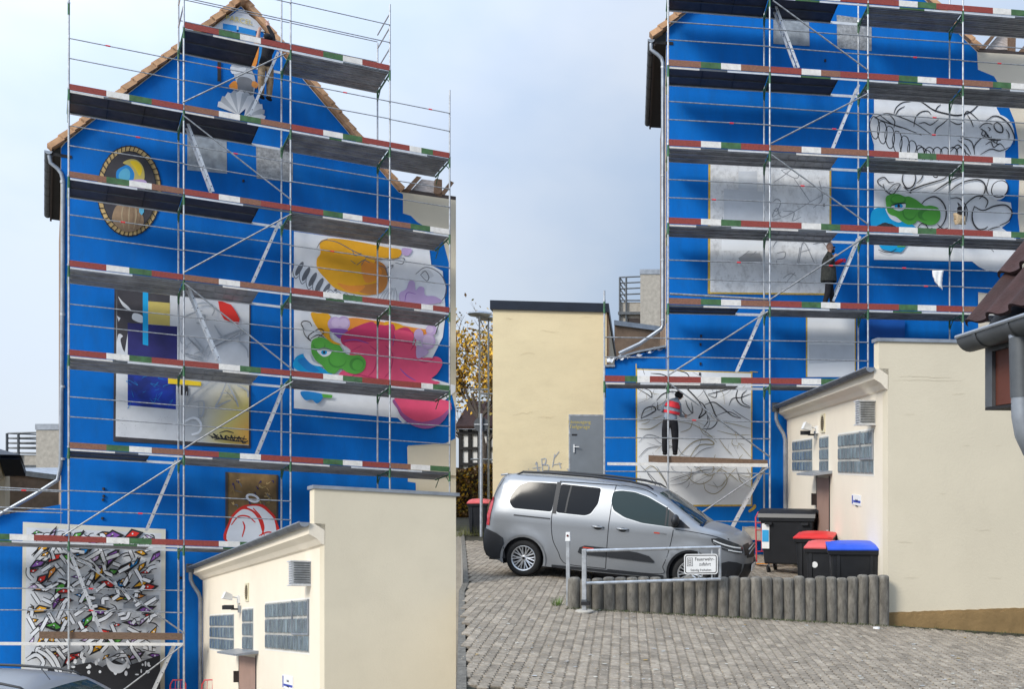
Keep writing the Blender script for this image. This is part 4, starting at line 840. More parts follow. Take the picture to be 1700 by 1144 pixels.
# cartoon field
a = Art(FL, WL-.02)
a.poly([(488,384),(713,415),(716,440),(735,450),(740,520),(735,560),(715,600),(716,628),(756,640),(756,650),(700,697),(668,702),(660,694),(488,678)], A['w'])
a.ell(712,478,28,34,A['w']); a.stroke([(690,455),(705,444),(722,448),(736,462),(741,486),(730,504)], 1.6, A['dg']); a.poly([(700,450),(712,448),(720,458),(706,462)], A['lg'], True); a.stroke([(698,456),(706,450),(712,460),(708,466),(698,456)], 1.6, A['dg'])
for i in range(7):
    x = 492+i*11; y = 440+i*9; a.ell(x, y+8, 5.5, 14, A['w'], .5); a.stroke([(x-4,y-4),(x-6,y+10),(x-2,y+22),(x+4,y+18)], 1.3, A['dg']); a.ell(x+5, y+6, 4, 13, A['dg'], .5)
for i in range(5): a.ell(548+i*13, 486+i*3, 8, 6, A['w']); a.stroke([(541+i*13,488+i*3),(548+i*13,481+i*3),(556+i*13,487+i*3)], 1.2, A['dg'])
a.poly([(531,402),(545,396),(570,397),(600,402),(640,410),(664,414),(666,422),(656,430),(634,430),(622,434),(640,450),(643,470),(632,485),(610,490),(580,486),(556,478),(540,462),(527,446),(526,430),(532,420)], A['y'], True)
a.poly([(622,434),(640,442),(643,470),(632,486),(612,489),(590,482),(600,474),(628,466)], A['ob'], True); a.poly([(560,470),(580,474),(606,474),(596,484),(578,484)], A['o'], True); a.poly([(600,436),(620,436),(634,450),(626,464),(606,468)], A['o'], True)
for s in ([(540,398),(560,402),(590,418),(620,430),(650,428)],[(585,416),(590,424),(600,420)],[(592,440),(604,432),(614,436)],[(526,412),(532,402),(544,396)],[(628,440),(640,446),(646,468)],[(610,424),(600,440)],[(582,432),(590,438)],[(650,430),(670,428),(668,438),(656,436)],[(640,446),(652,440),(650,446)]): a.stroke(s, 1.4, A['dg'])
a.poly([(668,412),(684,414),(678,424),(668,422)], A['pu'], True); a.poly([(664,500),(664,486),(674,480),(680,466),(688,468),(690,482),(696,476),(704,478),(706,490),(722,492),(734,500),(724,504),(700,506),(676,506)], A['pu'], True); a.stroke([(672,500),(676,486),(690,488)], 1.2, A['pv'])
for i in range(6): a.stroke([(628+i*6,505),(634+i*5,490),(646+i*2,478)], 1.2, A['g'])
# lower band
a.poly([(516,520),(528,520),(548,524),(548,560),(566,572),(552,570),(540,560),(524,540)], A['y'], True); a.poly([(580,528),(620,532),(700,546),(712,546),(700,560),(600,552),(570,560),(560,540)], A['o'], True); a.poly([(640,534),(668,540),(664,552),(640,548)], A['y'], True)
a.ell(556,538,12,12,A['pu']); a.ell(570,537,11,12,A['pu']); a.poly([(548,546),(578,548),(566,562),(556,556)], A['pv'], True); a.ell(558,536,8,8,art('pale_lilac',(.66,.52,.74))); a.ell(571,536,8,8,art('pale_lilac',(.66,.52,.74)))
a.poly([(566,560),(580,548),(602,538),(618,534),(624,538),(640,540),(652,538),(656,548),(652,566),(640,572),(600,576),(572,574)], A['pd'], True)
a.poly([(655,556),(662,546),(676,544),(684,552),(686,566),(680,580),(664,584),(654,574)], A['pd'], True)
a.poly([(572,570),(600,568),(640,566),(690,574),(692,588),(712,598),(722,592),(732,596),(734,606),(726,620),(716,630),(730,636),(690,644),(620,636),(566,628),(568,616),(590,612),(590,590)], A['p'], True)
a.ell(603,592,23,22,A['p']); a.ell(634,600,22,24,A['p']); a.ell(678,598,18,24,A['p']); a.ell(708,610,24,16,A['p'],-.15); a.poly([(656,548),(684,552),(684,566),(660,566)], A['p'], True)
for s in ([(614,574),(626,586),(622,612),(610,626)],[(600,574),(584,582)],[(640,574),(652,590),(648,614),(638,628)],[(664,612),(676,624),(690,632)],[(578,632),(590,622),(612,626),(636,630)],[(686,594),(706,602),(722,594)],[(655,556),(652,574)],[(684,550),(690,566),(682,582)],[(570,566),(590,564),(612,570)]): a.stroke(s, 2., A['pv'] if random.random() < .5 else A['pd'], .6)
a.ell(695,556,8,10,A['pu']); a.ell(716,548,9,9,A['pu']); a.ell(711,567,12,13,A['pu']); a.ell(711,566,9,10,art('pale_lilac',(.66,.52,.74))); a.poly([(692,574),(704,578),(712,584),(704,592),(692,594)], A['pu'], True); a.ell(714,547,6,6,art('pale_lilac',(.66,.52,.74)))
for s in ([(506,548),(500,538),(505,533),(514,535),(518,542)],[(502,540),(506,556),(516,566),(512,558),(530,546),(538,552),(528,560)],[(516,562),(528,556),(538,560)]): a.stroke(s, 1.6, A['k'])
a.poly([(489,596),(500,588),(512,590),(520,600),(536,612),(552,622),(520,622),(489,612)], A['cy'], True); a.poly([(494,598),(506,594),(516,604),(530,616),(512,616),(500,606)], A['cb'], True); a.poly([(504,588),(514,588),(520,600),(536,608),(520,606),(510,598)], A['w'], True)
a.poly([(518,566),(530,560),(542,563),(552,570),(564,574),(572,586),(584,590),(598,590),(607,600),(604,614),(592,621),(576,618),(566,612),(556,620),(544,618),(534,606),(524,598),(517,584)], A['gr'], True)
a.ell(560,598,15,13,A['gd']); a.ell(561,596,14,12,A['gr']); a.ell(592,605,12,11,A['gd']); a.ell(594,606,9,9,A['gr']); a.ell(530,574,10,9,A['gd']); a.ell(530,572,9,7,A['gr'])
a.poly([(526,582),(538,580),(550,583),(546,590),(536,592)], A['w'], True); a.ell(538,585,5,4,A['cy']); a.ell(538,585,1.8,2.4,A['k']); a.stroke([(524,582),(538,578),(552,582)], 1.8, A['dg'])
a.poly([(500,650),(534,654),(534,664),(526,670),(518,664),(506,664)], A['cb'], True); a.poly([(534,654),(552,656),(551,661),(536,660)], A['gr'])
a.poly([(657,662),(744,672),(742,690),(728,706),(706,712),(684,706),(668,694),(660,680)], art('plum',(.36,.10,.30)), True); a.poly([(660,656),(744,666),(738,686),(716,698),(694,700),(674,690),(664,678)], A['p'], True)
a.poly([(676,742),(757,740),(757,790),(677,784)], M['cream'])
a.build('mural', HL, 'cartoon field in amber, pink, lilac, green and blue on the right half of the wall')
# lower graffiti field
a = Art(FL, WL-.04); a.poly([(38,867),(275,879),(273,1200),(34,1200)], A['cream']); a.poly([(44,876),(268,886),(266,1195),(40,1195)], A['lg'])
rg = random.Random(21); cols = [A['o'], A['y'], A['r'], A['pv'], A['cb'], A['gr'], A['pu']]
for i in range(26):
    x = 60+rg.random()*190; y = 890+rg.random()*190; w_ = rg.uniform(9,26); h_ = rg.uniform(8,26); a.poly([(x,y),(x+w_,y+rg.uniform(-2,2)),(x+w_,y+h_),(x,y+h_)], A['g'] if i % 2 else A['w'])
def inside(x, y): return 46 < x < 264 and 890 < y < 1120
def strat(n, k): 
    cols_ = 11; return 46+(k % cols_+rg.random())*214/cols_, 884+((k//cols_)+rg.random())*212/math.ceil(n/cols_)
for i in range(88):                                               # coloured wedges with heavy black shadows
    cx_, cy_ = strat(88, i); t = rg.uniform(-.9, .5)+(math.pi if rg.random() < .3 else 0); l_ = rg.uniform(7, 17); w_ = l_*rg.uniform(.3,.5)
    c_, s__ = math.cos(t), math.sin(t); T = lambda p: (min(266,max(44,cx_+p[0]*c_-p[1]*s__)), cy_+p[0]*s__+p[1]*c_)
    a.poly([T(p) for p in ((-l_*1.25,w_*1.2),(-l_*.1,-w_*1.2),(l_*1.3,-w_*.2),(l_*.6,w_*1.1))], A['k'])
    a.poly([T(p) for p in ((-l_*.8,w_*.6),(0,-w_*.7),(l_*.8,-w_*.1),(l_*.4,w_*.6))], rg.choice(cols)); q = T((0,0)); a.ell(q[0], q[1], 1.4, 1.4, A['w'])
for i in range(99):                                               # grey arms with black outline, curls and arrows
    x, y = strat(99, (i*37) % 99); t = rg.choice([-.7,-.4,.9,1.1,.3,-1.2])+rg.uniform(-.2,.2); l_ = rg.uniform(10, 28); k_ = rg.choice([0,0,0,1])*rg.uniform(-6, 6); x -= l_*.4*math.cos(t); y -= l_*.4*math.sin(t)
    p = [(x,y),(x+l_*.5*math.cos(t)-k_*math.sin(t), y+l_*.5*math.sin(t)+k_*math.cos(t)),(x+l_*math.cos(t), y+l_*math.sin(t))]; p = [(min(263,max(47,a_)),max(889,b_)) for a_, b_ in p]
    a.stroke(p, 8.4, A['k'], .05, 3); a.stroke(p, 5.4, rg.choice([A['lg'],A['w'],A['w'],A['w']]), .05, 3)
for i in range(110):
    x, y = strat(110, i); t = rg.uniform(-1,1.2); l_ = rg.uniform(6, 20); a.stroke([(x,y),(x+l_*.5*math.cos(t)+2,y+l_*.5*math.sin(t)-2),(min(264,x+l_*math.cos(t)),y+l_*math.sin(t))], rg.uniform(1,2.6), A['k'], .6)
a.poly([(108,1122),(120,1106),(150,1100),(170,1108),(190,1096),(210,1106),(230,1100),(266,1088),(266,1195),(60,1195),(80,1110),(98,1108)], A['k'])
for i in range(30):
    x, y = 110+rg.random()*140, 1095+rg.random()*28; a.ell(x, y, rg.uniform(.8,3.4), rg.uniform(.8,4.5), rg.choice([A['w'],A['lg']]))
a.poly([(176,1092),(188,1102),(204,1104),(212,1096),(210,1108),(200,1118),(186,1116),(178,1106)], A['lg'], True)
for p in ([(62,1080),(80,1092),(96,1118)],[(76,1078),(92,1096),(104,1124)],[(44,1096),(60,1088),(72,1100),(66,1112)]): a.stroke(p, 9, A['k'], .3); a.stroke(p, 6, A['lg'], .3)
a.build('mural', HL, 'square panel of dense black and grey graffiti letters with bright colour wedges')
for x, y in ((172,812),(172,824),(171,830),(170,861),(404,300),(410,470),(300,960)):
    h = MB(); h.box(FL.W(x, y, WL-.03), (.05,.03,.07), M['ink']); h.build('wall_fixing', HL)
# truss at the right of the left house
tr = thing('timber_truss', FL.W(710, 325, WL+.3), 'brown timber roof truss above the cream wall right of the coloured murals', 'truss')
for pts, nm in (([(668,318),(692,292),(700,294),(678,320)],'rafter'), ([(722,324),(724,296),(734,298),(734,327)],'post'), ([(730,322),(748,300),(754,303),(738,324)],'rafter'), ([(664,312),(757,326),(757,333),(664,320)],'wall_plate')):
    q = [FL.W(x, y, WL+.25) for x, y in pts]; b = MB(); b.prism(q, [p+NL*.18 for p in q], M['wood'] if nm != 'wall_plate' else M['darkbrown']); b.build(nm, tr)
q = [FL.W(x, y, WL+.4) for x, y in [(680,318),(700,297),(722,300),(722,323)]]; b = MB(); b.prism(q, [p+NL*.1 for p in q], mat('streaked_plaster',(.52,.47,.44))); b.build('infill', tr)
# scaffold
SL = thing('scaffold', FL.P(4, .5, -4.3), 'tall scaffold before the house with the finished colourful murals', 'scaffold')
LL = [13.94, 11.75, 9.517, 7.242, 4.96, 2.591, .195]; ue = 9.35; g0 = -4.3
dk = [(LL[0],b1,b2,'RGWR','H'),(LL[0],b2,b3,'RGWR','S'),
 (LL[1],0,b1,'RWGR','D'),(LL[1],b1,b2,'BWGB','H'),(LL[1],b2,b3,'RWGR','S'),(LL[1],b3,ue,'RWGR','S'),
 (LL[2],0,b1,'BGWB','D'),(LL[2],b1,b2,'RWBR','H'),(LL[2],b2,b3,'RGWR','S'),(LL[2],b3,ue,'BGW','S'),
 (LL[3],0,b1,'RWGR','S'),(LL[3],b1,b2,'BWBB','A'),(LL[3],b2,b3,'RWGR','S'),(LL[3],b3,ue,'RRWR','S'),
 (LL[4],0,b1,'RWGR','S'),(LL[4],b1,b2,'RWGR','A'),(LL[4],b2,b3,'RWGR','S'),(LL[4],b3,ue,'RRWG','S'),
 (LL[5],0,b1,'BGWB','H'),(LL[5],b1,b2,'RGWR','S'),(LL[5],b2,b3,'RGWR','S'),(LL[5],b3,ue,'BWG','S'),
 (LL[6],-2.57,0,'RGWR','S'),(LL[6],0,b1,'RWGR','A'),(LL[6],b1,b2,'RWGR','S')]
scaffold(FL, SL, 1.25, [(-2.57,g0+.2,2.2,None),(0,g0,17.5,None),(b1,g0,18,16.6),(b2,g0,18,16.4),(b3,g0,15.7,15.2),(ue,g0,13.6,None)], dk, gz0=g0)
for k, z in enumerate(LL):
    for u0, u1 in ((-2.57,0),(0,b1),(b1,b2),(b2,b3),(b3,ue)):
        if k == 0 and (u0 < b1 or u0 >= b3): continue
        if k < 6 and u0 < 0 and k != 5: continue
        if k == 6 and u0 >= b2: continue
        if k == 5 and u0 < 0: zz = z-1.0
        for h in (1.16, .65):
            if k == 5 and u0 < 0: continue
            o = rail(FL, SL, u0, z+h, u1, z+h+rd.uniform(-.02,.02))
            if rd.random() < .3: g = MB(); t = rd.uniform(.3,.7); p = FL.P(u0+(u1-u0)*t, -.03, z+h); g.tube(p-UL*.05, p+UL*.05, .021, mat('red_marker_tape', (.7,.04,.05), .6), 8); g.build('marker_tape', o)
for h in (.5, 1.1): rail(FL, SL, b1, LL[0]+h+.2, b2, LL[0]+h+.2, w=1.25); rail(FL, SL, b2, LL[0]+h+.2, b3, LL[0]+h+.2, w=1.25); 
for u in (b1, b3): 
    b = MB(); 
    for h in (.5, 1.1, 1.5): b.tube(FL.P(u, 0, LL[0]+h), FL.P(u, 1.25, LL[0]+h), .018, M['galv'], 8)
    b.build('end_guard', SL, smooth=True)
for y0, y1 in ((977,979),(1013,1016)): railpx(FL, SL, -60, y0, 104, y0+.5); railpx(FL, SL, 104, y0, 303, y1+2, red=.23)
railpx(FL, SL, -60, 811, 104, 817, red=.6); railpx(FL, SL, -60, 847, 104, 852)
for x0, y0, x1, y1 in ((475,88,303,170),(303,190,484,332),(484,355,306,452),(306,470,487,615),(487,633,306,745),(300,765,105,890),(104,910,307,1053),(303,1072,200,1150)): railpx(FL, SL, x0, y0, x1, y1, 'diagonal_brace', w=-.06, r=.02)
for x0, y0, x1, y1 in ((415,190,462,86),(354,318,312,205),(420,468,466,364),(366,602,312,474),(426,757,474,638),(244,880,292,765),(168,1050,116,915),(250,1160,292,1068)): ladpx(FL, SL, x0, y0, x1, y1)
pk = MB(); u0, z0 = FL.onW(65, 1049, .1); u1, z1 = FL.onW(303, 1052, .1)
for w0_ in (.05, .55):
    pk = MB(); q = [(u0,z0-.18),(u1,z1-.18),(u1,z1),(u0,z0)]; pk.prism([FL.P(u, w0_, z) for u, z in q], [FL.P(u, w0_+.42, z) for u, z in q], M['wood']); pk.build('plank', SL)
pk = MB(); z0 = FL.onW(104, 1066, 0)[1]; z1 = FL.onW(303, 1068, 0)[1]; pk.prism([FL.P(u, .0, z) for u, z in ((-2.5,z0-.08),(b1,z1-.08),(b1,z1),(-2.5,z0))], [FL.P(u, .03, z) for u, z in ((-2.5,z0-.08),(b1,z1-.08),(b1,z1),(-2.5,z0))], M['toewhite']); pk.build('deck_edge', SL)
# ================================================================ background on the right
TB = Fr(at(818, 773, 28.5)-Vector((0,0,2)), UR, NR)
tb = thing('flat_roofed_building', TB.P(1.8, 0, 0), 'tan rendered flat roofed building with dark fascia and grey door behind the silver car', 'building')
w_ = TB.onW(1007, 600, 0)[0]; zt_ = TB.onW(818, 499, 0)[1]; zb_ = TB.onW(818, 514, 0)[1]
b = MB(); b.fbox(TB, 0, w_, 0, 14, -.6, zb_, M['tan']); b.build('wall', tb)
b = MB(); b.fbox(TB, -.07, w_+.07, -.07, 14.1, zb_+.002, zt_, M['bluegrey']); b.build('fascia', tb)
b = MB(); b.fbox(TB, w_+.002, w_+.03, .25, 13.9, -.6, zb_-.01, M['beige']); b.build('side_cladding', tb)
u0, z0 = TB.onW(947, 691, 0); u1, _ = TB.onW(1003.5, 691, 0)
b = MB(); b.fbox(TB, u0, u1, -.03, .0, -.2, z0, M['doorgrey']); dg_ = b.build('door', tb)
b = MB(); b.fbox(TB, u0-.05, u0-.003, -.035, .0, -.2, z0+.05, M['galv']); b.fbox(TB, u0-.003, u1, -.035, .0, z0+.003, z0+.05, M['galv']); b.build('door_frame', dg_)
b = MB(); p = TB.W(953, 745, -.05); b.box(p, (.04,.03,.24), M['alu']); b.tube(p+Vector((0,-.03,.05)), p+Vector((.16,-.03,.05)), .014, M['alu']); b.build('door_handle', dg_)
b = MB(); b.fbox(TB, u0+.04, u0+.2, -.035, -.031, TB.onW(953,722,0)[1]-.03, TB.onW(953,722,0)[1]+.02, M['ink']); b.build('sticker', dg_)
text('Notausgang', 'lettering', dg_, TB.W(962, 701, -.034), UR, (0,0,1), .14, A['yd'], .001); text('Tiefgarage', 'lettering', dg_, TB.W(962, 709, -.034), UR, (0,0,1), .15, A['yd'], .001)
a = Art(TB, -.004)
tg = mat('faded_spray', (.42,.44,.47), .8, .3, 20)
for s in ([(889,772),(891,768),(893,783),(896,779)],[(884,778),(898,776)],[(899,762),(901,784)],[(899,763),(906,762),(905,770),(900,772),(910,773),(910,781),(901,785)],[(921,754),(917,776)],[(919,762),(928,750)],[(917,772),(932,770)],[(928,768),(931,778)],[(877,779),(878,780)],[(883,783),(884,784)],[(941,779),(944,780),(943,782)]): a.stroke(s, 2., tg, .3)
cr_ = mat('hairline_crack', (.52,.42,.27), .9)
rc = random.Random(9)
for x, y, n_ in ((838,529,3),(960,528,4),(896,550,6),(862,590,5),(850,690,7),(892,693,5)):
    p = [(x,y)]
    for _ in range(n_): p.append((p[-1][0]+rc.uniform(3,9), p[-1][1]+rc.uniform(-2.5,2)))
    a.stroke(p, rc.uniform(.25,.55), cr_, .7)
a.build('cracks', tb)
# brown rear wall and far building with balcony
b = MB(); p0 = at(1020, 540, 44); p1 = at(1112, 552, 45.5); dn = Vector((0, 3, 0))
b.prism([Vector((p0.x,p0.y,-1)), Vector((p1.x,p1.y,-1)), p1, p0], [Vector((p0.x,p0.y,-1))+dn, Vector((p1.x,p1.y,-1))+dn, p1+dn, p0+dn], M['brownwall'])
bw = b.build('brown_yard_wall'); tag(bw, 'old brown rendered wall with grey capping behind the left corner of the right house', 'wall')
b = MB(); e = Vector((0,-.1,0)); q = [p0+e, p1+e, p1+e+Vector((0,0,.22)), p0+e+Vector((0,0,.22))]; b.prism(q, [v+dn for v in q], M['zinc']); b.build('capping', bw)
def farblock(fr_pts, d, label, sx):
    (x0, yt, x1, yb), (bx0, byt, byb) = fr_pts; r = thing('apartment_block', at((x0+x1)/2, 773, d)-Vector((0,0,3)), label, 'building')
    a0, a1 = at(x0, yt, d), at(x1, yt, d); z0 = at(x0, yb, d).z-3; k = a1.x-a0.x; b = MB()
    def bb(xa, xb, ya, yb_, z_a, z_b, m, nm, par=r): q = MB(); q.prism([Vector((xa,ya,z_a)),Vector((xb,ya,z_a)),Vector((xb,yb_,z_a)),Vector((xa,yb_,z_a))],[Vector((xa,ya,z_b)),Vector((xb,ya,z_b)),Vector((xb,yb_,z_b)),Vector((xa,yb_,z_b))], m); return q.build(nm, par)
    bb(a0.x, a1.x, d, d+8, z0, a0.z-.32*sx, M['concretelight'], 'wall'); bb(a0.x-.03, a1.x+.03, d-.04, d+8, a0.z-.31*sx, a0.z, M['zinc'], 'roof_edge')
    c = at(bx0, byt, d+1); zb2 = at(bx0, byb, d+1).z; bal = bb(c.x, a0.x, d+.8, d+7, zb2-1.5, at(bx0, (byt+byb)/2-8, d).z-.1, M['concretelight'], 'balcony_wall')
    ztop, zmid = c.z, at(bx0, (byt+byb)/2-8, d).z
    for k_ in range(5):
        z = zmid+(ztop-zmid)*k_/4; q = MB(); q.tube((c.x, d+.7, z), (a0.x, d+.7, z+(.06 if k_ else 0)), .045*sx, M['galvdark']); q.tube((c.x, d+.7, z), (c.x, d+3.5, z), .04*sx, M['galvdark']); q.build('railing_bar', bal)
    for x_ in (.0, .3, 1): q = MB(); xx = c.x+(a0.x-c.x)*x_; q.tube((xx, d+.65, zb2), (xx, d+.65, ztop), .06*sx, M['galvdark']); q.build('railing_post', bal)
    bb(c.x-.1, a0.x, d+.55, d+.8, (zb2+zmid)/2-.05, (zb2+zmid)/2+.12, M['galvdark'], 'ledge', bal); bb(c.x+.5, a0.x, d+.75, d+.79, zb2, zb2+.6, M['darkbrown'], 'opening', bal)
farblock(((1063,447,1100,545),(1030,462,545)), 60, 'distant pale block with roof terrace railing behind the brown wall at right', 1)
farblock(((60,704,100,800),(20,720,800)), 50, 'distant pale block with roof terrace railing at the left edge of the photo', 1)
b = MB(); p0 = at(8, 786, 36); p1 = at(104, 798, 37.5); q = [Vector((p0.x,p0.y,-4.3)), Vector((p1.x,p1.y,-4.3)), p1, p0]; b.prism(q, [v+dn for v in q], M['brownwall']); b2 = b.build('brown_yard_wall'); tag(b2, 'old brown rendered wall with grey capping left of the coloured mural house', 'wall')
b = MB(); q = [p0+e, p1+e, p1+e+Vector((0,0,.2)), p0+e+Vector((0,0,.2))]; b.prism(q, [v+dn for v in q], M['zinc']); b.build('capping', b2)
b = MB(); q = [at(-80, 900, 33), at(8.5, 900, 35), at(8.5, 790, 35), at(-2, 762, 33.6), at(-80, 740, 33)]; b.prism(q, [v+Vector((-1.2,2.0,0)) for v in q], M['beige']); q2 = b.build('beige_outbuilding'); tag(q2, 'beige wall end with sloping dark roof edge at the far left', 'building')
b = MB(); q = [at(8.6, 791, 34.9), at(-2, 762, 33.5), at(-80, 740, 32.9), at(-80, 733, 32.9), at(-1, 755, 33.5), at(9.5, 783, 34.9)]; b.prism(q, [v+Vector((0,1,0)) for v in q], M['bluegrey']); b.build('roof_edge', q2)
# autumn trees beyond the car
def leafmat(n, c): return mat(n, c, .7, .35, 3, rnd=.3)
LY, LG, LB = leafmat('yellow_leaf', (.62,.36,.03)), leafmat('olive_leaf', (.22,.17,.035)), leafmat('brown_leaf', (.19,.10,.035))
bark = mat('bark', (.075,.06,.05), .9, .3, 8)
def tree(base, h, cr, n, seed, label, mats, wts, lo=.25, leaf=.10, group=None):
    rr = random.Random(seed); r = thing('autumn_tree', base, label, 'tree', group); tk = MB(); cw = MB(); tips = []
    def br(p, d, l, rad, dep):
        pts = [p]; q = p.copy(); dd = d.copy()
        for i in range(4): dd = (dd+Vector((rr.uniform(-.2,.2), rr.uniform(-.2,.2), rr.uniform(-.05,.18)))).normalized(); q = q+dd*l/4; pts.append(q.copy())
        tk.path(pts, [rad*(1-.14*i) for i in range(5)], bark, 6 if dep < 2 else 4)
        if dep < 4:
            for k in range(3 if dep else 7):
                t = rr.uniform(.35, 1); s_ = pts[min(4, int(t*4)+0)]; a_ = rr.uniform(0, 6.28); nd = (dd*.7+Vector((math.cos(a_), math.sin(a_), rr.uniform(0,.7)))*.75).normalized(); br(s_, nd, l*rr.uniform(.5,.72), rad*.5, dep+1)
        if dep >= 2: tips.extend(pts[1:])
    br(Vector(base), Vector((0,0,1)), h*.62, cr*.055, 0)
    for k in range(n):
        t = rr.choice(tips); p = t+Vector((rr.gauss(0,.28), rr.gauss(0,.28), rr.gauss(0,.25)))*cr*.35
        if (p.z-base[2])/h > 1.05 or rr.random() < max(0, ((p.z-base[2])/h-.62)*2.1): continue
        s_ = leaf*rr.uniform(.6,1.4); u = Vector((rr.uniform(-1,1), rr.uniform(-1,1), rr.uniform(-1,1))).normalized(); v = u.cross(Vector((rr.uniform(-1,1), rr.uniform(-1,1), rr.uniform(-1,1)))).normalized()
        cw.poly([p-u*s_, p-v*s_*.5, p+u*s_, p+v*s_*.5], rr.choices(mats, wts)[0])
    tk.build('trunk', r, smooth=True); cw.build('crown', r, fixn=False)
tree((-11.5, 44, 0), 9.0, 2.5, 8000, 3, 'yellow leaved autumn tree standing nearest the tan building', [LY, LG, LB], (6,2,1), group=None)
tree((-13.2, 50, 0), 11.5, 2.6, 2200, 5, 'thin half bare autumn tree rising behind the yellow one', [LY, LG, LB], (3,3,3))
hd = MB(); rr = random.Random(4)
for k in range(6000):
    x = rr.uniform(-11.8, -9.3); y = 38+rr.uniform(-.5,.5); z = rr.uniform(0, 1.95)+.1*math.sin(x*3); s_ = .07*rr.uniform(.6,1.4); p = Vector((x,y,z)); u = Vector((rr.uniform(-1,1), rr.uniform(-1,1), rr.uniform(-1,1))).normalized(); v = u.cross(Vector((rr.uniform(-1,1), rr.uniform(-1,1), .3))).normalized(); hd.poly([p-u*s_, p-v*s_*.6, p+u*s_, p+v*s_*.6], rr.choice([LB,LB,LG,LY]))
hd.box((-10.6,38,.9), (2.5,.5,1.75), bark); tag(hd.build('beech_hedge', fixn=False), 'brown autumn beech hedge behind the sign post', 'hedge')
tf = thing('timber_framed_house', (-13, 47, 0), 'white timber framed house with black beams behind the hedge', 'house')
b = MB(); b.box((-12.5, 48, 1.9), (2.9, .3, 3.8), M['white']); b.build('wall', tf)
for k in range(7): b = MB(); b.box((-13.9+k*.46, 47.8, 1.9), (.16,.1,3.8), M['black']); b.build('beam', tf)
for k in range(5): b = MB(); b.box((-12.5, 47.76, .5+k*.78), (2.9,.1,.15), M['black']); b.build('beam', tf)
b = MB(); b.prism([Vector(p) for p in ((-14.1,47.5,3.8),(-11,47.5,3.8),(-11,50,5.2),(-14.1,50,5.2))], [Vector(p) for p in ((-14.1,47.5,3.95),(-11,47.5,3.95),(-11,50,5.35),(-14.1,50,5.35))], M['tiledark']); b.build('roof', tf)
for px, d_, ty, lab in ((796, 33, 521, 'left of the two slim grey lamp posts with ring heads behind the tan building'), (811, 35, 528, 'right hand slim grey lamp post close to the tan building')):
    g_ = at(px, 773, d_); b = thing('street_lamp', (g_.x, d_, 0), lab, 'street lamp'); t = at(px, ty, d_); q = MB(); q.tube((g_.x, d_, 0), t, .040, M['galv'], 8, .028); q.build('pole', b, smooth=True)
    q = MB(); q.lathe([(.05,.12),(.36,.06),(.40,0),(.34,-.05),(.05,-.02)], M['galv'], Matrix.Translation(t+Vector((0,0,-.02)))); q.build('lamp_head', b, smooth=True)
    for z_ in (2.2, 4.6): q = MB(); q.tube((g_.x-.3, d_, z_), (g_.x+.3, d_, z_), .03, M['galv']); q.build('cross_bar', b)
sp_ = thing('sign_post', (at(799,773,27).x, 27, 0), 'grey sign post with the dark back of a round sign beside the tan building', 'sign'); x_ = at(799,773,27).x
q = MB(); q.tube((x_, 27, 0), (x_, 27, at(799,687,27).z), .042, M['galv'], 10); q.build('pole', sp_, smooth=True)
q = MB(); zc_ = at(799,705,27).z; q.lathe([(0,.012),(.21,.012),(.21,-.012),(0,-.012)], mat('grey_sign_back', (.07,.075,.08), .5), Matrix.Translation((x_-.02,27.07,zc_)) @ Matrix.Rotation(R(90),4,'X'), 28); q.tube((x_-.2,27.04,zc_), (x_+.18,27.04,zc_), .012, M['galv']); q.build('sign_disc', sp_)
FNX = [(784+i*6.2) for i in range(6)]
# ================================================================ wheeled bins
def bin2(loc, yaw, w, dp, h, lid, label, group, sticker=False):
    r = thing('wheeled_bin', loc, label, 'waste bin', group); r.rotation_euler = (0, 0, yaw)
    b = MB(); t = .84; hb = h*.90; z0 = .05
    pts = lambda s, z: [Vector((x*w/2*s, y*dp/2*s, z)) for x, y in ((-1,-1),(1,-1),(1,1),(-1,1))]
    b.prism(pts(t, z0), pts(.97, hb), M['plastic']); b.build('body', r, local=True, bevel=.025)
    b = MB(); b.prism(pts(1.05, hb-.12), pts(1.09, hb-.006), M['plastic']); b.build('rim', r, local=True, bevel=.015)
    for s in (-1, 1): b = MB(); b.box((s*w*.33, -dp/2*.95, h*.5), (.05,.03,h*.7), M['plastic']); b.build('rib', r, local=True)
    b = MB(); n = 8; vs = []
    for i in range(n+1):
        for j in range(n+1):
            x = -1+2*i/n; y = -1+2*j/n; vs.append(Vector((x*w/2*1.09, y*dp/2*1.1, hb+.02+.06*(1-abs(x)**4)*(1-abs(y)**4)+.03*y)))
    k = n+1; b.add(vs, [[i*k+j, (i+1)*k+j, (i+1)*k+j+1, i*k+j+1] for i in range(n) for j in range(n)], lid)
    edge = [i*k for i in range(k)]+[n*k+j for j in range(1,k)]+[i*k+n for i in range(n-1,-1,-1)]+[j for j in range(n-1,0,-1)]
    b.add([vs[i] for i in edge]+[vs[i]-Vector((0,0,.025)) for i in edge], [[i, (i+1) % len(edge), len(edge)+(i+1) % len(edge), len(edge)+i] for i in range(len(edge))], lid)
    ld = b.build('lid', r, local=True, smooth=True)
    b = MB(); b.tube((-w*.42, dp*.56, hb+.03), (w*.42, dp*.56, hb+.03), .022, M['plastic'], 8); b.build('handle', r, local=True)
    for s in (-1, 1): b = MB(); b.lathe([(0,-.03),(.1,-.03),(.1,.03),(0,.03)], M['rubber'], Matrix.Translation((s*w*.42, dp*.42, .1)) @ Matrix.Rotation(R(90),4,'Y'), 16); b.build('wheel', r, local=True)
    if sticker: b = MB(); b.lathe([(0,0),(.055,0)], M['white'], Matrix.Translation((-w*.2, -dp/2*.94, h*.6)) @ Matrix.Rotation(R(90),4,'X'), 18); b.build('sticker', r, local=True, fixn=False)
    return r
def gp_(px, d): x = (px-CX)/F*d; return (x, d, gz(x)-.01)
GB = None
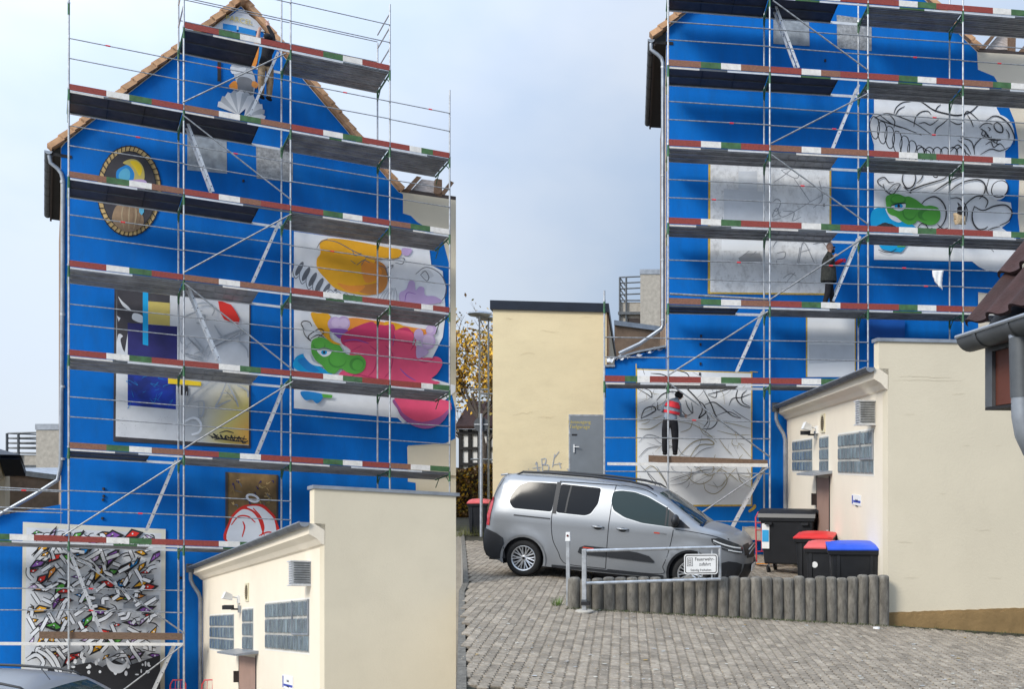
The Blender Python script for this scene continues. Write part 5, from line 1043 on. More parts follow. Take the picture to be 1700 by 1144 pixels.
bin2(gp_(1354, 19.2), R(-14), .72, .62, 1.17, M['binred'], 'black wheeled bin with bright red lid and white label next to the big container', GB)
q = MB()
bin2(gp_(1366, 17.7), R(-12), .56, .60, 1.10, M['binpink'], 'black wheeled bin with faded red lid squeezed between two others', GB, True)
bin2(gp_(1417, 16.4), R(-2), .84, .70, 1.24, M['binblue'], 'black wheeled bin with blue lid nearest the cream wall', GB)
_x = at(795, 773, 27.8).x
bin2((_x, 27.8, 0), R(10), .56, .62, 1.05, M['binpink'], 'dark bin with red lid far behind by the sign post', GB)
c = thing('waste_container', gp_(1313, 21.6), 'large black four wheeled waste container with blue and white sticker', 'waste container'); c.rotation_euler = (0, 0, R(-16)); c.scale = (1, 1, 1.08)
b = MB(); pts = lambda s, q_, z: [Vector((x*s, y*q_, z)) for x, y in ((-.60,-.42),(.60,-.42),(.60,.42),(-.60,.42))]
b.prism(pts(.88,.85,.22), pts(1,1,1.14), M['plastic']); b.build('body', c, local=True, bevel=.03)
b = MB(); b.prism(pts(1.05,1.07,1.10), pts(1.06,1.08,1.18), M['plastic']); b.build('rim', c, local=True, bevel=.015)
b = MB(); n = 8; vs = [Vector((x/4*.65-.65, .48*math.cos(math.pi*(1-j/n)), 1.18+.17*math.sin(math.pi*j/n)**.8)) for x in range(9) for j in range(n+1)]
b.add(vs, [[i*9+j, i*9+j+1, (i+1)*9+j+1, (i+1)*9+j] for i in range(8) for j in range(n)], M['plastic']); b.poly(vs[:9], M['plastic']); b.poly(vs[-9:], M['plastic']); b.build('lid', c, local=True, smooth=True)
for sx in (-1, 1):
    for sy in (-1, 1):
        b = MB(); b.lathe([(0,-.025),(.085,-.025),(.10,-.015),(.10,.015),(.085,.025),(0,.025)], M['rubber'], Matrix.Translation((sx*.44, sy*.30, .10)) @ Matrix.Rotation(R(75),4,'Y'), 16); b.tube((sx*.44, sy*.30, .1), (sx*.44, sy*.28, .25), .02, M['galv']); b.build('wheel', c, local=True)
b = MB(); b.box((-.562,-.12,.78), (.006,.22,.55), M['white']); b.build('sticker', c, local=True)
b = MB(); b.box((-.48,-.408,.80), (.17,.012,.52), M['white']); st = b.build('sticker', c, local=True)
b = MB(); b.box((-.48,-.416,.80), (.15,.006,.24), mat('sticker_blue', (.03,.32,.62), .5)); b.build('print', st, local=True)
for sx in (-.4, .42): b = MB(); b.box((sx, -.47, 1.06), (.16,.06,.05), M['plastic']); b.build('lifting_lug', c, local=True)
b = MB(); b.tube((.66,-.3,1.3), (.66,.3,1.3), .04, M['plastic']); b.build('handle', c, local=True)
def handtruck(loc, yaw, label, s=1.): 
    r = thing('hand_truck', loc, label, 'hand truck'); r.rotation_euler = (R(-6), 0, yaw); b = MB(); w = .20
    b.path([(-w,0,.1),(-w,0,1.15),(-w+.06,0,1.27),(w-.06,0,1.27),(w,0,1.15),(w,0,.1)], .018, M['redpaint'], 8); b.build('frame', r, local=True, smooth=True)
    for z in (.35,.6,.85,1.02): b = MB(); b.tube((-w,0,z), (w,0,z), .011, M['redpaint']); b.build('cross_bar', r, local=True)
    for x in (-.07,.07): b = MB(); b.tube((x,0,.35), (x,0,1.25), .008, M['redpaint']); b.build('bar', r, local=True)
    b = MB(); b.box((0,-.1,.06), (.42,.24,.02), M['orange']); b.build('toe_plate', r, local=True)
    for sx in (-1,1): b = MB(); b.lathe([(0,-.03),(.11,-.03),(.11,.03),(0,.03)], M['rubber'], Matrix.Translation((sx*.26,.06,.12)) @ Matrix.Rotation(R(90),4,'Y'), 16); b.build('wheel', r, local=True)
p = gp_(1270, 22.7); handtruck(p, R(10), 'red hand truck standing left of the big black container')
p = gp_(1311, 23.3); handtruck((p[0], p[1], p[2]+.05), R(-12), 'red hand truck behind the big black container')
for px_, lab in ((292, 'red hand truck top at the foot of the left scaffold'), (345, 'red hand truck top beside the left annex downpipe')):
    q = FL.W(px_, 1131, .9 if px_ < 300 else -.4); handtruck((q.x, q.y, q.z-1.27), R(5), lab)
# concrete ledge and rubble by the blue wall
cb_ = MB(); rr = random.Random(2)
q = [(1236,880),(1243,877),(1252,879),(1262,878),(1271,882),(1271,898),(1236,896)]; q = [FR.W(x, y, .55) for x, y in q]; cb_.prism(q, [p+NR*.7+Vector((rr.uniform(-.03,.03),0,rr.uniform(-.02,.05))) for p in q], M['concretelight']); tag(cb_.build('concrete_ledge'), 'broken pale concrete ledge at the foot of the blue wall', 'concrete ledge')
rb = MB()
for k in range(160):
    p = FR.P(rr.uniform(3.1,5.0)-.6, rr.uniform(-.6,.5), 0); s_ = rr.uniform(.02,.075); p.z = gz(p.x)+s_*.4; rb.box(p, (s_*rr.uniform(.8,1.6), s_, s_*rr.uniform(.6,1.2)), rr.choice([M['concrete'], M['concretelight'], M['brownwall']]), Matrix.Rotation(rr.uniform(0,3),3,'Z') @ Matrix.Rotation(rr.uniform(-.6,.6),3,'X'))
tag(rb.build('rubble'), 'loose stones and soil between the car and the bins', kind='stuff')
# ================================================================ palisade, barrier and sign
PA, PB = Vector(((943-CX)/F*14.2, 14.2, 0)), Vector(((1475-CX)/F*15.22, 15.22, 0))
pal = thing('palisade_wall', ((PA.x+PB.x)/2, (PA.y+PB.y)/2, -.3), 'low wall of upright round concrete palisades along the paved slope', 'palisade'); n = 29; rr = random.Random(6)
for k in range(n):
    t = (k+.5)/n; p = PA.lerp(PB, t); zt = .335+(.25-.335)*t+rr.uniform(-.03,.022); zb = gz(p.x)-.12; rad = .093; b = MB()
    T = Matrix.Translation((p.x, p.y, 0)) @ Matrix.Rotation(rr.uniform(-.02,.02),4,'Y') @ Matrix.Rotation(rr.uniform(-.02,.02),4,'X')
    b.lathe([(rad,zb),(rad,zt-.06),(rad*.96,zt-.03),(rad*.86,zt-.008),(rad*.6,zt+.004),(0,zt+.006)], M['concrete'], T, 14); b.build('palisade_post', pal, smooth='all')
br_ = thing('barrier_gate', (ground(970,13.9)), 'galvanised swing barrier carrying the fire access sign', 'barrier')
p2 = ground(970, 13.9); zt_ = at(970, 912, 13.9).z
b = MB(); b.box((p2.x, p2.y, (p2.z+zt_)/2), (.062,.062,zt_-p2.z), M['galv']); b.build('post', br_, bevel=.006)
b = MB(); b.lathe([(.13,0),(.13,.02),(.10,.035),(.04,.035)], M['concretelight'], Matrix.Translation(p2)); b.build('base', br_, smooth=True)
b = MB(); b.box(p2+Vector((.02,-.01,.13)), (.12,.09,.05), M['ink']); b.box(p2+Vector((0,0,.17)), (.08,.08,.03), M['galvdark']); b.build('hinge', br_)
dd = 14.45; ra = lambda x, y, t: at(x, y, 13.9+(dd-13.9)*t)
for (x0,y0),(x1,y1) in (((973,915),(1196,909)),((973,969),(1196,962))): b = MB(); b.tube(ra(x0,y0,0), ra(x1,y1,1), .024, M['galv'], 10); b.build('rail', br_, smooth=True)
b = MB(); b.tube(ra(1195,909,1), ra(1195,962,1), .024, M['galv'], 10); b.build('rail', br_, smooth=True)
for x in (1160, 1182): b = MB(); b.tube(ra(x,911,.95), ra(x,962,.95), .012, M['galv'], 8); b.build('sign_strut', br_)
c0, c1 = ra(1136,920,.9)+Vector((0,-.05,0)), ra(1191.5,953,1)+Vector((0,-.05,0)); X = Vector((c1.x-c0.x, c1.y-c0.y, 0)); wd = X.length; X.normalize(); hh = c0.z-c1.z; cen = (c0+c1)/2; Yv = X.cross(Vector((0,0,1)))
sgn = thing('fire_access_sign', cen-Vector((0,0,hh/2)), 'white sign with black rim reading Feuerwehrzufahrt on the barrier', 'sign')
def rrect(w, h, r, off): 
    o = []
    for cx_, cy_, a0 in ((w/2-r,h/2-r,0),(-w/2+r,h/2-r,90),(-w/2+r,-h/2+r,180),(w/2-r,-h/2+r,270)):
        for k in range(6): t = R(a0+k*18); o.append(cen+X*(cx_+r*math.cos(t))+Vector((0,0,cy_+r*math.sin(t)))+Yv*off)
    return o
b = MB(); b.prism(rrect(wd,hh,.04,.0), rrect(wd,hh,.04,.012), M['white']); b.build('plate', sgn)
b = MB(); b.poly(rrect(wd-.03,hh-.03,.03,.0135), M['ink']); b.build('rim', sgn, fixn=False)
b = MB(); b.poly(rrect(wd-.055,hh-.055,.022,.015), M['white']); b.build('face', sgn, fixn=False)
up = Vector((0,0,1))
text('Feuerwehr-', 'lettering', sgn, cen+X*.055+up*.075+Yv*.0165, X, up, .072, M['ink'], .0008, scx=.86); text('zufahrt', 'lettering', sgn, cen+X*.06+up*.0+Yv*.0165, X, up, .072, M['ink'], .0008, scx=.86); text('Ständig freihalten', 'lettering', sgn, cen-up*.088+Yv*.0165, X, up, .05, M['ink'], .0008, scx=.9)
def fr_(x, z, w, h, m, o, nm): b = MB(); p = cen+X*x+up*z+Yv*o; b.poly([p-X*w/2-up*h/2, p+X*w/2-up*h/2, p+X*w/2+up*h/2, p-X*w/2+up*h/2], m); b.build(nm, sgn, fixn=False)
fr_(-.165,.035,.085,.125,M['ink'],.0165,'symbol'); fr_(-.165,.035,.07,.11,M['white'],.0172,'symbol'); fr_(-.165,.035,.042,.09,M['ink'],.018,'symbol')
for k in (-1,0,1): fr_(-.165,.035+k*.028,.026,.018,M['white'],.0187,'symbol')
bp_ = thing('marker_post', ground(943, 14.35), 'short galvanised post with white reflector cap at the left end of the palisade', 'post'); p = ground(943, 14.35); zt_ = at(943,884,14.35).z
b = MB(); b.box((p.x, p.y, (p.z+zt_-.12)/2), (.05,.05,zt_-.12-p.z), M['galv']); b.build('post', bp_)
b = MB(); b.prism([Vector((p.x+x, p.y+y, zt_-.13)) for x, y in ((-.035,-.035),(.035,-.035),(.035,.035),(-.035,.035))], [Vector((p.x+x*.8, p.y+y*.8, zt_)) for x, y in ((-.035,-.035),(.035,-.035),(.035,.035),(-.035,.035))], M['white']); cp_ = b.build('reflector_cap', bp_)
b = MB(); b.lathe([(0,0),(.017,0)], mat('dark_red_reflector', (.12,.02,.02), .3), Matrix.Translation((p.x, p.y-.038, zt_-.05)) @ Matrix.Rotation(R(90),4,'X'), 14); b.build('reflector', cp_, fixn=False)
weeds('weed_tuft', [(ground(926, 14.3), .10, 90)], 'green weed tuft at the left end of the palisade wall', .13, mat('fresh_grass', (.10,.17,.03), .8, .3, 9), None, 'grass')
weeds('verge_grass', [(Vector((x, 26.6+random.uniform(-.4,1.3), 0)), .5, 130) for x in (-8.2,-7.9,-7.6,-7.3,-7.1)], 'rough grass at the foot of the hedge and the sign post', .3, mat('dry_grass', (.16,.17,.05), .8, .4, 9))
weeds('joint_moss', [(PA.lerp(PB, random.random())+Vector((0,-.13,gz(0)*0)), .0, 0) for _ in range(1)]+[(Vector((p.x, p.y-.15, gz(p.x)+.0)), .07, 26) for p in [PA.lerp(PB, k/70) for k in range(70)]]+[(Vector((2.4+k*.08, 15.3+k*.013-.12-random.random()*.25, gz(2.4+k*.08))), .09, 16) for k in range(34)], 'moss and small weeds along the foot of the palisades and plinth', .03)
b = MB(); p = ground(1455, 14.75); b.lathe([(0,.02),(.05,.02),(.055,.0)], M['white'], Matrix.Translation(p), 16); tag(b.build('jar_lid', smooth=True), 'round white lid lying before the last palisades', 'lid')
# ================================================================ near roof corner on the right
ND = Vector((-.184, 1, 0)).normalized(); NX = Vector((ND.y, -ND.x, 0)); E0 = Vector((1.185, 4.8, 2.66))
def EP(a, r, z): return E0-ND*a+NX*r+Vector((0,0,z))            # a: towards the camera, r: to the right, z: up
nh = thing('tiled_house_corner', EP(1.6, 1.2, -2.9), 'dark red tiled roof corner with grey gutter and downpipe at the right edge', 'house')
LNG = 3.6; pit = R(55); sd_ = Vector((0,0,math.sin(pit)))+NX*math.cos(pit)
b = MB(); b.prism([EP(0,.02,.0), EP(0,2.6,0), EP(0,2.6,3.2), EP(0,.06,.0)+sd_*2.5], [EP(LNG,.02,.0), EP(LNG,2.6,0), EP(LNG,2.6,3.2), EP(LNG,.06,.0)+sd_*2.5], M['black']); rf = b.build('roof', nh)
nrm = ND.cross(sd_).normalized(); nrm = nrm if nrm.z > 0 else -nrm
tm = None; TW, TL = .235, .34
for row in range(7):
    for col in range(8):
        b = MB(); vs = []; ks = 13
        for j in range(3):
            for i in range(ks):
                t = i/(ks-1); x_ = t*TW*1.03; hgt = .030*max(0, math.sin(math.pi*min(1, t/.48))) if t < .48 else -.006*math.sin(math.pi*(t-.48)/.52)
                l_ = (-.05+TL*1.0*(j/2)); lift = .035*(1-j/2)
                vs.append(EP(col*TW+x_-.02, .01, .03)+sd_*(row*TL*.88+l_+.02)+nrm*(.03+hgt+lift))
        b.add(vs, [[j*ks+i, j*ks+i+1, (j+1)*ks+i+1, (j+1)*ks+i] for j in range(2) for i in range(ks-1)], M['tiledark'])
        b.add(vs[:ks]+[v-nrm*.018 for v in vs[:ks]], [[i, i+1, ks+i+1, ks+i] for i in range(ks-1)], M['tiledark']); b.build('roof_tile', rf, smooth='all', fixn=False)
b = MB(); n = 12; rad = .072; gc = lambda a: EP(a, -.035, -.02)
for a0, a1, r_, m in ((-.03, LNG, rad, M['galvdark']), (.17,.20,rad*1.07,M['galvdark']), (.185+.33,.215+.33,rad*1.05,M['galvdark'])):
    A0 = [gc(a0)+NX*(r_*math.cos(math.pi+k*math.pi/n))+up*(r_*math.sin(math.pi+k*math.pi/n)) for k in range(n+1)]; B0 = [gc(a1)+NX*(r_*math.cos(math.pi+k*math.pi/n))+up*(r_*math.sin(math.pi+k*math.pi/n)) for k in range(n+1)]
    b.add(A0+B0, [[i, i+1, n+2+i, n+1+i] for i in range(n)], m)
    if a0 < 0: b.poly(A0, M['galvdark'])
b.tube(gc(-.03)-NX*rad, gc(LNG)-NX*rad, .010, M['zinc'], 8); b.build('gutter', nh, smooth=True)
b = MB(); b.prism([EP(.02,.03,-.36), EP(.02,2.6,-.36), EP(.02,2.6,0), EP(.02,.03,0)], [EP(.3,.03,-.36), EP(.3,2.6,-.36), EP(.3,2.6,0), EP(.3,.03,0)], M['galvdark'])
b = MB()
def EB(a0, a1, r0, r1, z0, z1, m, nm, par=nh): q = MB(); q.prism([EP(a0,r0,z0),EP(a1,r0,z0),EP(a1,r1,z0),EP(a0,r1,z0)],[EP(a0,r0,z1),EP(a1,r0,z1),EP(a1,r1,z1),EP(a0,r1,z1)], m); return q.build(nm, par)
brn = mat('red_brown_board', (.115,.032,.018), .6, .15, 3)
EB(.0,.70,.055,.34,-.365,-.02, brn, 'gable_board'); EB(-.004,.075,.035,.054,-.37,-.0, M['galvdark'], 'board_frame'); EB(.0751,.7,.035,.054,-.10,-.0, M['galvdark'], 'board_frame'); EB(-.004,.7,.035,.34,-.385,-.371, M['black'], 'board_frame')
EB(.1,LNG,.36,2.6,-3.3,-.01, M['cream_side'], 'wall')
dpx = gc(.50); b = MB(); b.path([dpx+up*-.05, dpx+up*-.12+NX*.01, dpx+up*-.30+NX*.012, dpx+up*-.42+NX*.015, dpx+up*-.50+NX*.03, dpx+up*-.57+NX*.065, dpx+up*-.63+NX*.12, dpx+up*-.68+NX*.20, dpx+up*-.74+NX*.36], .047, M['zinc'], 16)
b.build('downpipe', nh, smooth='all'); b = MB(); b.tube(dpx+up*-.05+NX*.005, dpx+up*-.335+NX*.013, .050, M['galvdark'], 16); b.build('pipe_socket', nh, smooth=True)
for k in range(3): q = MB(); p = EP(-.001-.0, .17+.04*(k % 2), -.12-.06*k); q.box(p, (.006,.006,.006), M['galv']); q.build('screw', nh)
# ================================================================ cloth, bag, tarp on the right scaffold
b = MB(); n = 10; vs = []; rr = random.Random(8)
for i in range(n+1):
    for j in range(7):
        x = 1548+18*j/6*(1-.35*i/n)+5*(i/n)**2; y = 449+(20+13*(j/6))*(i/n); x += rr.uniform(-.6,.6); p = FR.W(x, y, -.06+.035*math.sin(j*2.1+i*.3)*(i/n+.3)); vs.append(p)
b.add(vs, [[i*7+j, i*7+j+1, (i+1)*7+j+1, (i+1)*7+j] for i in range(n) for j in range(6)], M['white']); o = b.build('white_cloth', smooth='all', fixn=False); tag(o, 'white cloth hanging over a guard rail of the right scaffold', 'cloth'); so_ = o.modifiers.new('solid', 'SOLIDIFY'); so_.thickness = .01
bg_ = thing('hanging_bag', FR.W(1596,376,.9), 'black bag and crumpled brown paper bag hanging on a rear scaffold post', 'bag')
b = MB(); b.box(FR.W(1596,356,.9), (.20,.14,.40), M['blackcloth']); b.tube(FR.W(1594,347,.9), FR.W(1590,336,1.0), .012, M['blackcloth']); b.tube(FR.W(1599,347,.9), FR.W(1590,336,1.0), .012, M['blackcloth']); b.build('bag_body', bg_, bevel=.04)
b = MB(); b.ell(FR.W(1592,364,.85), (.19,.12,.14), mat('brown_paper', (.50,.38,.24), .85, .3, 9), Matrix.Rotation(R(35),3,'Y'), 9, 6); b.v = [v+Vector((rr.uniform(-.045,.045), rr.uniform(-.03,.03), rr.uniform(-.045,.045))) for v in b.v]; b.build('paper_bag', bg_)
b = MB(); vs = []; 
for i in range(15):
    for j in range(4): vs.append(FR.W(1451+38*i/14+rr.uniform(-1,1), 379-8*math.sin(math.pi*(i+.5)/15)*(j in (1,2))-rr.uniform(0,2), .15+.18*j))
b.add(vs, [[i*4+j, i*4+j+1, (i+1)*4+j+1, (i+1)*4+j] for i in range(14) for j in range(3)], M['ink']); tag(b.build('black_foil', fixn=False), 'crumpled black plastic foil on the deck below the green head', 'foil')
# ================================================================ car
PAINT = mat('silver_grey_car_paint', (.29,.305,.325), .36, .02, 3, metal=.5, coat=.15)
CG = mat('tinted_car_glass', (.008,.009,.011), .06, .02, 3, spec=.28); CGL = mat('clear_car_glass', (.02,.035,.035), .05, .02, 3, spec=.45)
TRIM = mat('black_car_trim', (.018,.020,.024), .5, .1, 6); CHR = mat('bright_window_trim', (.36,.38,.40), .4, .05, 6, metal=.7); SEAM = mat('panel_gap', (.01,.01,.012), .8)
OUT = [(-.80,.30),(-.86,.42),(-.885,.58),(-.875,.74),(-.85,.84),(-.835,1.0),(-.80,1.25),(-.755,1.48),(-.70,1.66),(-.64,1.755),(-.52,1.795),(-.2,1.815),(.3,1.825),(.8,1.825),(1.3,1.81),(1.7,1.785),(2.0,1.75),(2.18,1.71),
 (2.40,1.60),(2.62,1.465),(2.84,1.325),(3.02,1.21),(3.12,1.165),(3.35,1.125),(3.55,1.07),(3.70,1.005),(3.80,.92),(3.845,.82),(3.865,.70),(3.865,.55),(3.84,.42),(3.77,.28)]
def arch(cx_, r=.385, z0=.33):
    lo = math.asin(max(-1, (.22-z0)/r)); 
    return [(cx_+r*math.cos(t), z0+r*math.sin(t)) for t in [lo+(math.pi-2*lo)*k/16 for k in range(17)]]
bot = [(3.5,.22)]+arch(2.975)+[(2.0,.20),(1.0,.20)]+arch(-.07)+[(-.6,.26)]
def dense(P, step=.06):
    o = []
    for (x0,y0),(x1,y1) in zip(P, P[1:]+P[:1]):
        n = max(1, int(math.hypot(x1-x0, y1-y0)/step)); o += [(x0+(x1-x0)*k/n, y0+(y1-y0)*k/n) for k in range(n)]
    return o
TOPL = [(p.x, p.y) for p in spline(OUT, 3)]
SIDE = TOPL+bot
def half(x, z):
    w = .915-.030*abs((z-.80)/.5)**2*(z < .8)-.225*max(0, (z-1.08)/.74)**1.25
    if x > 3.0: w -= .34*((x-3.0)/.87)**2.6
    if x < -.3: w -= .085*((-.3-x)/.58)**2.4
    for c_ in (-.07, 2.975):
        dd_ = math.hypot(x-c_, z-.33); w += .022*math.exp(-((dd_-.43)/.055)**2)*(z < 1.0)
    if z > .55: w += .010*math.exp(-((z-1.02)/.045)**2)
    return w
def dtop(x, z):
    m = 9
    for (x0,y0),(x1,y1) in zip(TOPL, TOPL[1:]):
        dx, dy = x1-x0, y1-y0; t = max(0, min(1, ((x-x0)*dx+(z-y0)*dy)/(dx*dx+dy*dy+1e-12))); m = min(m, math.hypot(x-x0-t*dx, z-y0-t*dy))
    return m
def sy(x, z, off=0): 
    r = .085; d = dtop(x, z); ins = 0 if d >= r else r-math.sqrt(max(0, r*r-(r-d)**2))
    return half(x, z)-ins*.8+off
def patch(poly, step=.07, off=.0, ys=(-1,1)):
    P = dense(poly, step); xs = [p[0] for p in P]; zs = [p[1] for p in P]; g = []
    x = min(xs)
    while x < max(xs):
        z = min(zs)
        while z < max(zs): g.append((x+step*.5, z+step*.5)); z += step
        x += step
    def inp(q):
        c = False
        for (x0,y0),(x1,y1) in zip(P, P[1:]+P[:1]):
            if (y0 > q[1]) != (y1 > q[1]) and q[0] < (x1-x0)*(q[1]-y0)/(y1-y0)+x0: c = not c
        return c
    g = [q for q in g if inp(q) and min((q[0]-p[0])**2+(q[1]-p[1])**2 for p in P) > (step*.35)**2]
    V, _, Fc, *_r = delaunay_2d_cdt([Vector(p) for p in P+g], [], [list(range(len(P)))], 1, 1e-5)
    out = []
    for s in ys: out.append(([Vector((v.x, s*sy(v.x, v.y, off), v.y)) for v in V], [list(f) if s < 0 else list(f)[::-1] for f in Fc]))
    return out
def cpatch(name, poly, m, off, par, step=.08, ys=(-1,), ribbon=None, rounded=True):
    for vs, fs in patch(poly, step, off, ys): b = MB(); b.add(vs, fs, m); o = b.build(name, par, local=True, smooth='all')
    return o
def rnd_(P, k=4): return [(p.x, p.y) for p in loop_spline(P, k)]
def rcn(P, r=.045):
    o = []
    for i, p in enumerate(P):
        p = Vector(p); a = Vector(P[i-1]); c = Vector(P[(i+1) % len(P)]); da = (a-p); dc = (c-p); q0 = p+da.normalized()*min(r, da.length*.4); q1 = p+dc.normalized()*min(r, dc.length*.4)
        for t in (0, .33, .67, 1): o.append(tuple((q0*(1-t)**2+p*2*t*(1-t)+q1*t*t)))
    return o
def crib(name, pts, w, m, off, par, ys=(-1,), k=5):
    P = spline(pts, k); n = len(P)
    for s in ys:
        b = MB(); vs = []
        for sgn_ in (1, -1):
            for i, p in enumerate(P):
                d = (P[min(i+1,n-1)]-P[max(i-1,0)]).normalized(); q = p+Vector((-d.y, d.x))*w/2*sgn_; vs.append(Vector((q.x, s*sy(q.x, q.y, off), q.y)))
        b.add(vs, [[i, i+1, n+i+1, n+i] for i in range(n-1)], m); o = b.build(name, par, local=True, fixn=False)
    return o
def car(label):
    root = thing('parked_car', (0,0,0), label, 'car', 'silver vans parked below the scaffolds')
    b = MB()
    for vs, fs in patch(SIDE, .09, 0): b.add(vs, fs, PAINT)
    # top sheet
    n = len(TOPL); mseg = 14; vs = []; nm_ = []
    for i, (x, z) in enumerate(TOPL):
        dx = TOPL[min(i+1,n-1)][0]-TOPL[max(i-1,0)][0]; dz = TOPL[min(i+1,n-1)][1]-TOPL[max(i-1,0)][1]; l = math.hypot(dx, dz); nx, nz_ = -dz/l, dx/l
        e = sy(x, z); cr_ = .035 if x < 2.2 else .045; cr_ = .11 if (x > 3.7) else cr_
        for j in range(mseg+1):
            t = -1+2*j/mseg; k_ = cr_*(1-t*t); vs.append(Vector((x+nx*k_, t*e, z+nz_*k_)))
    fp = []; fg = []; fr2 = []
    for i in range(n-1):
        for j in range(mseg):
            xm = (TOPL[i][0]+TOPL[i+1][0])/2; zm = (TOPL[i][1]+TOPL[i+1][1])/2; f = [i*(mseg+1)+j, i*(mseg+1)+j+1, (i+1)*(mseg+1)+j+1, (i+1)*(mseg+1)+j]
            if 2.22 < xm < 3.06 and zm > 1.1 and 0 < j < mseg-1: fg.append(f)
            elif xm < -.62 and 1.15 < zm < 1.7 and 0 < j < mseg-1: fr2.append(f)
            elif 3.06 < xm < 3.13: fr2.append(f)
            else: fp.append(f)
    b.add(vs, fp, PAINT); 
    # join edges by welding
    o = b.build('body', root, local=True)
    bm = bmesh.new(); bm.from_mesh(o.data); bmesh.ops.remove_doubles(bm, verts=bm.verts, dist=.012); bmesh.ops.recalc_face_normals(bm, faces=bm.faces)
    for f_ in bm.faces: f_.smooth = True
    bm.to_mesh(o.data); bm.free(); o.data.set_sharp_from_angle(angle=R(50))
    g = MB(); g.add(vs, fg, CGL); g.build('windscreen', root, local=True, smooth='all')
    g = MB(); g.add(vs, fr2, CG); g.build('rear_window', root, local=True, smooth='all')
    g = MB(); g.prism([Vector((x,-.78,z)) for x, z in ((-.75,.24),(3.6,.24),(3.6,1.0),(2.9,1.12),(-.72,1.12))], [Vector((x,.78,z)) for x, z in ((-.75,.24),(3.6,.24),(3.6,1.0),(2.9,1.12),(-.72,1.12))], TRIM); g.build('underbody', root, local=True)
    # windows: bright frame, dark glass
    w1 = [(-.41,1.42),(-.30,1.62),(-.13,1.70),(.415,1.715),(.385,1.205),(-.33,1.21),(-.42,1.31)]
    w2 = [(.475,1.712),(1.22,1.695),(1.21,1.42),(1.10,1.23),(1.0,1.19),(.475,1.20)]
    w3 = [(1.45,1.655),(1.60,1.685),(1.85,1.675),(2.10,1.61),(2.45,1.455),(2.88,1.14),(2.55,1.125),(2.05,1.15),(1.72,1.22),(1.50,1.33),(1.44,1.48)]
    for nm, w, gl in (('side_window', w1, CG), ('side_window', w2, CG), ('front_side_window', w3, CGL)):
        cx_ = sum(p[0] for p in w)/len(w); cz_ = sum(p[1] for p in w)/len(w)
        big = [(p[0]+(p[0]-cx_)*.018/max(.2,abs(p[0]-cx_))*(abs(p[0]-cx_) > .1), p[1]+(.010 if p[1] > cz_ else -.018)) for p in w]
        fo_ = cpatch('window_frame', rcn(big), CHR if nm != 'side_window' else CHR, .003, root, .07, (-1,1))
        for s in (-1, 1): 
            for v_, f_ in patch(rcn(w), .07, .006, (s,)): g = MB(); g.add(v_, f_, gl); g.build(nm, root, local=True, smooth='all')
    cpatch('door_pillar', [(.395,1.74),(.475,1.74),(.475,1.18),(.395,1.18)], TRIM, .008, root, .06, (-1,1)); crib('window_bar', [(.67,1.70),(.65,1.45),(.64,1.21)], .03, TRIM, .009, root, (-1,1)); crib('window_bar', [(2.46,1.46),(2.47,1.30),(2.47,1.14)], .03, TRIM, .009, root, (-1,1))
    cpatch('mirror_triangle', [(2.50,1.43),(2.92,1.13),(2.62,1.12),(2.52,1.14)], TRIM, .010, root, .06, (-1,1))
    # reflections of houses seen in the glass are left to the real surroundings
    for s in ([(.45,1.76),(.42,1.55),(.40,1.30),(.41,.95),(.46,.70),(.57,.50),(.64,.36),(.80,.29),(1.45,.28)],[(1.48,1.77),(1.46,1.5),(1.455,1.2),(1.45,.8),(1.45,.28)],[(2.62,1.08),(2.60,.9),(2.55,.62),(2.48,.42),(2.44,.28),(1.48,.27)],[(-.60,1.72),(-.70,1.50),(-.76,1.30)],[(.45,1.755),(1.0,1.765),(1.6,1.77),(2.0,1.735),(2.25,1.64)],[(2.66,1.09),(3.0,1.07),(3.35,1.03),(3.62,.95)]): crib('panel_seam', s, .011, SEAM, .0045, root, (-1,1))
    crib('slide_rail', [(-.30,1.09),(.0,1.085),(.38,1.08)], .024, TRIM, .006, root, (-1,1))
    for x_ in (1.15, 1.60):
        for s in (-1,1): g = MB(); y_ = s*(sy(x_+.1,1.0)+.025); g.path([(x_,y_-.02*s,1.01),(x_+.03,y_+.01*s,1.015),(x_+.19,y_+.01*s,1.015),(x_+.22,y_-.02*s,1.01)], [.012,.018,.018,.012], PAINT, 8); g.ell((x_+.11,y_-.03*s,1.0), (.075,.012,.04), TRIM); g.build('door_handle', root, local=True, smooth='all')
    # lower cladding
    cl = cpatch('side_cladding', [(.96,.62),(1.05,.66),(1.44,.655),(1.44,.49),(1.0,.50),(.93,.53)], TRIM, .022, root, .06, (-1,1)); crib('red_accent', [(1.02,.625),(1.22,.62)], .018, mat('red_accent', (.6,.06,.03), .4), .026, root, (-1,1))
    cpatch('side_cladding', [(1.465,.655),(2.0,.625),(2.22,.58),(2.32,.50),(2.31,.47),(1.465,.49)], TRIM, .022, root, .06, (-1,1))
    cpatch('sill_strip', [(.46,.262),(2.5,.262),(2.5,.215),(.46,.215)], TRIM, .012, root, .08, (-1,1))
    cpatch('rear_bumper', [(-.868,.80),(-.82,.80),(-.60,.735),(-.46,.66),(-.43,.46),(-.40,.30),(-.62,.27),(-.795,.31),(-.85,.42),(-.872,.56),(-.872,.70)], TRIM, .012, root, .05, (-1,1))
    b = MB(); k_ = mseg+1; low = [f for f in fp if max(vs[i].z for i in f) < .80 and vs[f[0]].x < 0]; vv = [Vector((v.x-.012, v.y*1.01, v.z)) for v in vs]; b.add(vv, low, TRIM); b.build('rear_bumper', root, local=True, smooth='all')
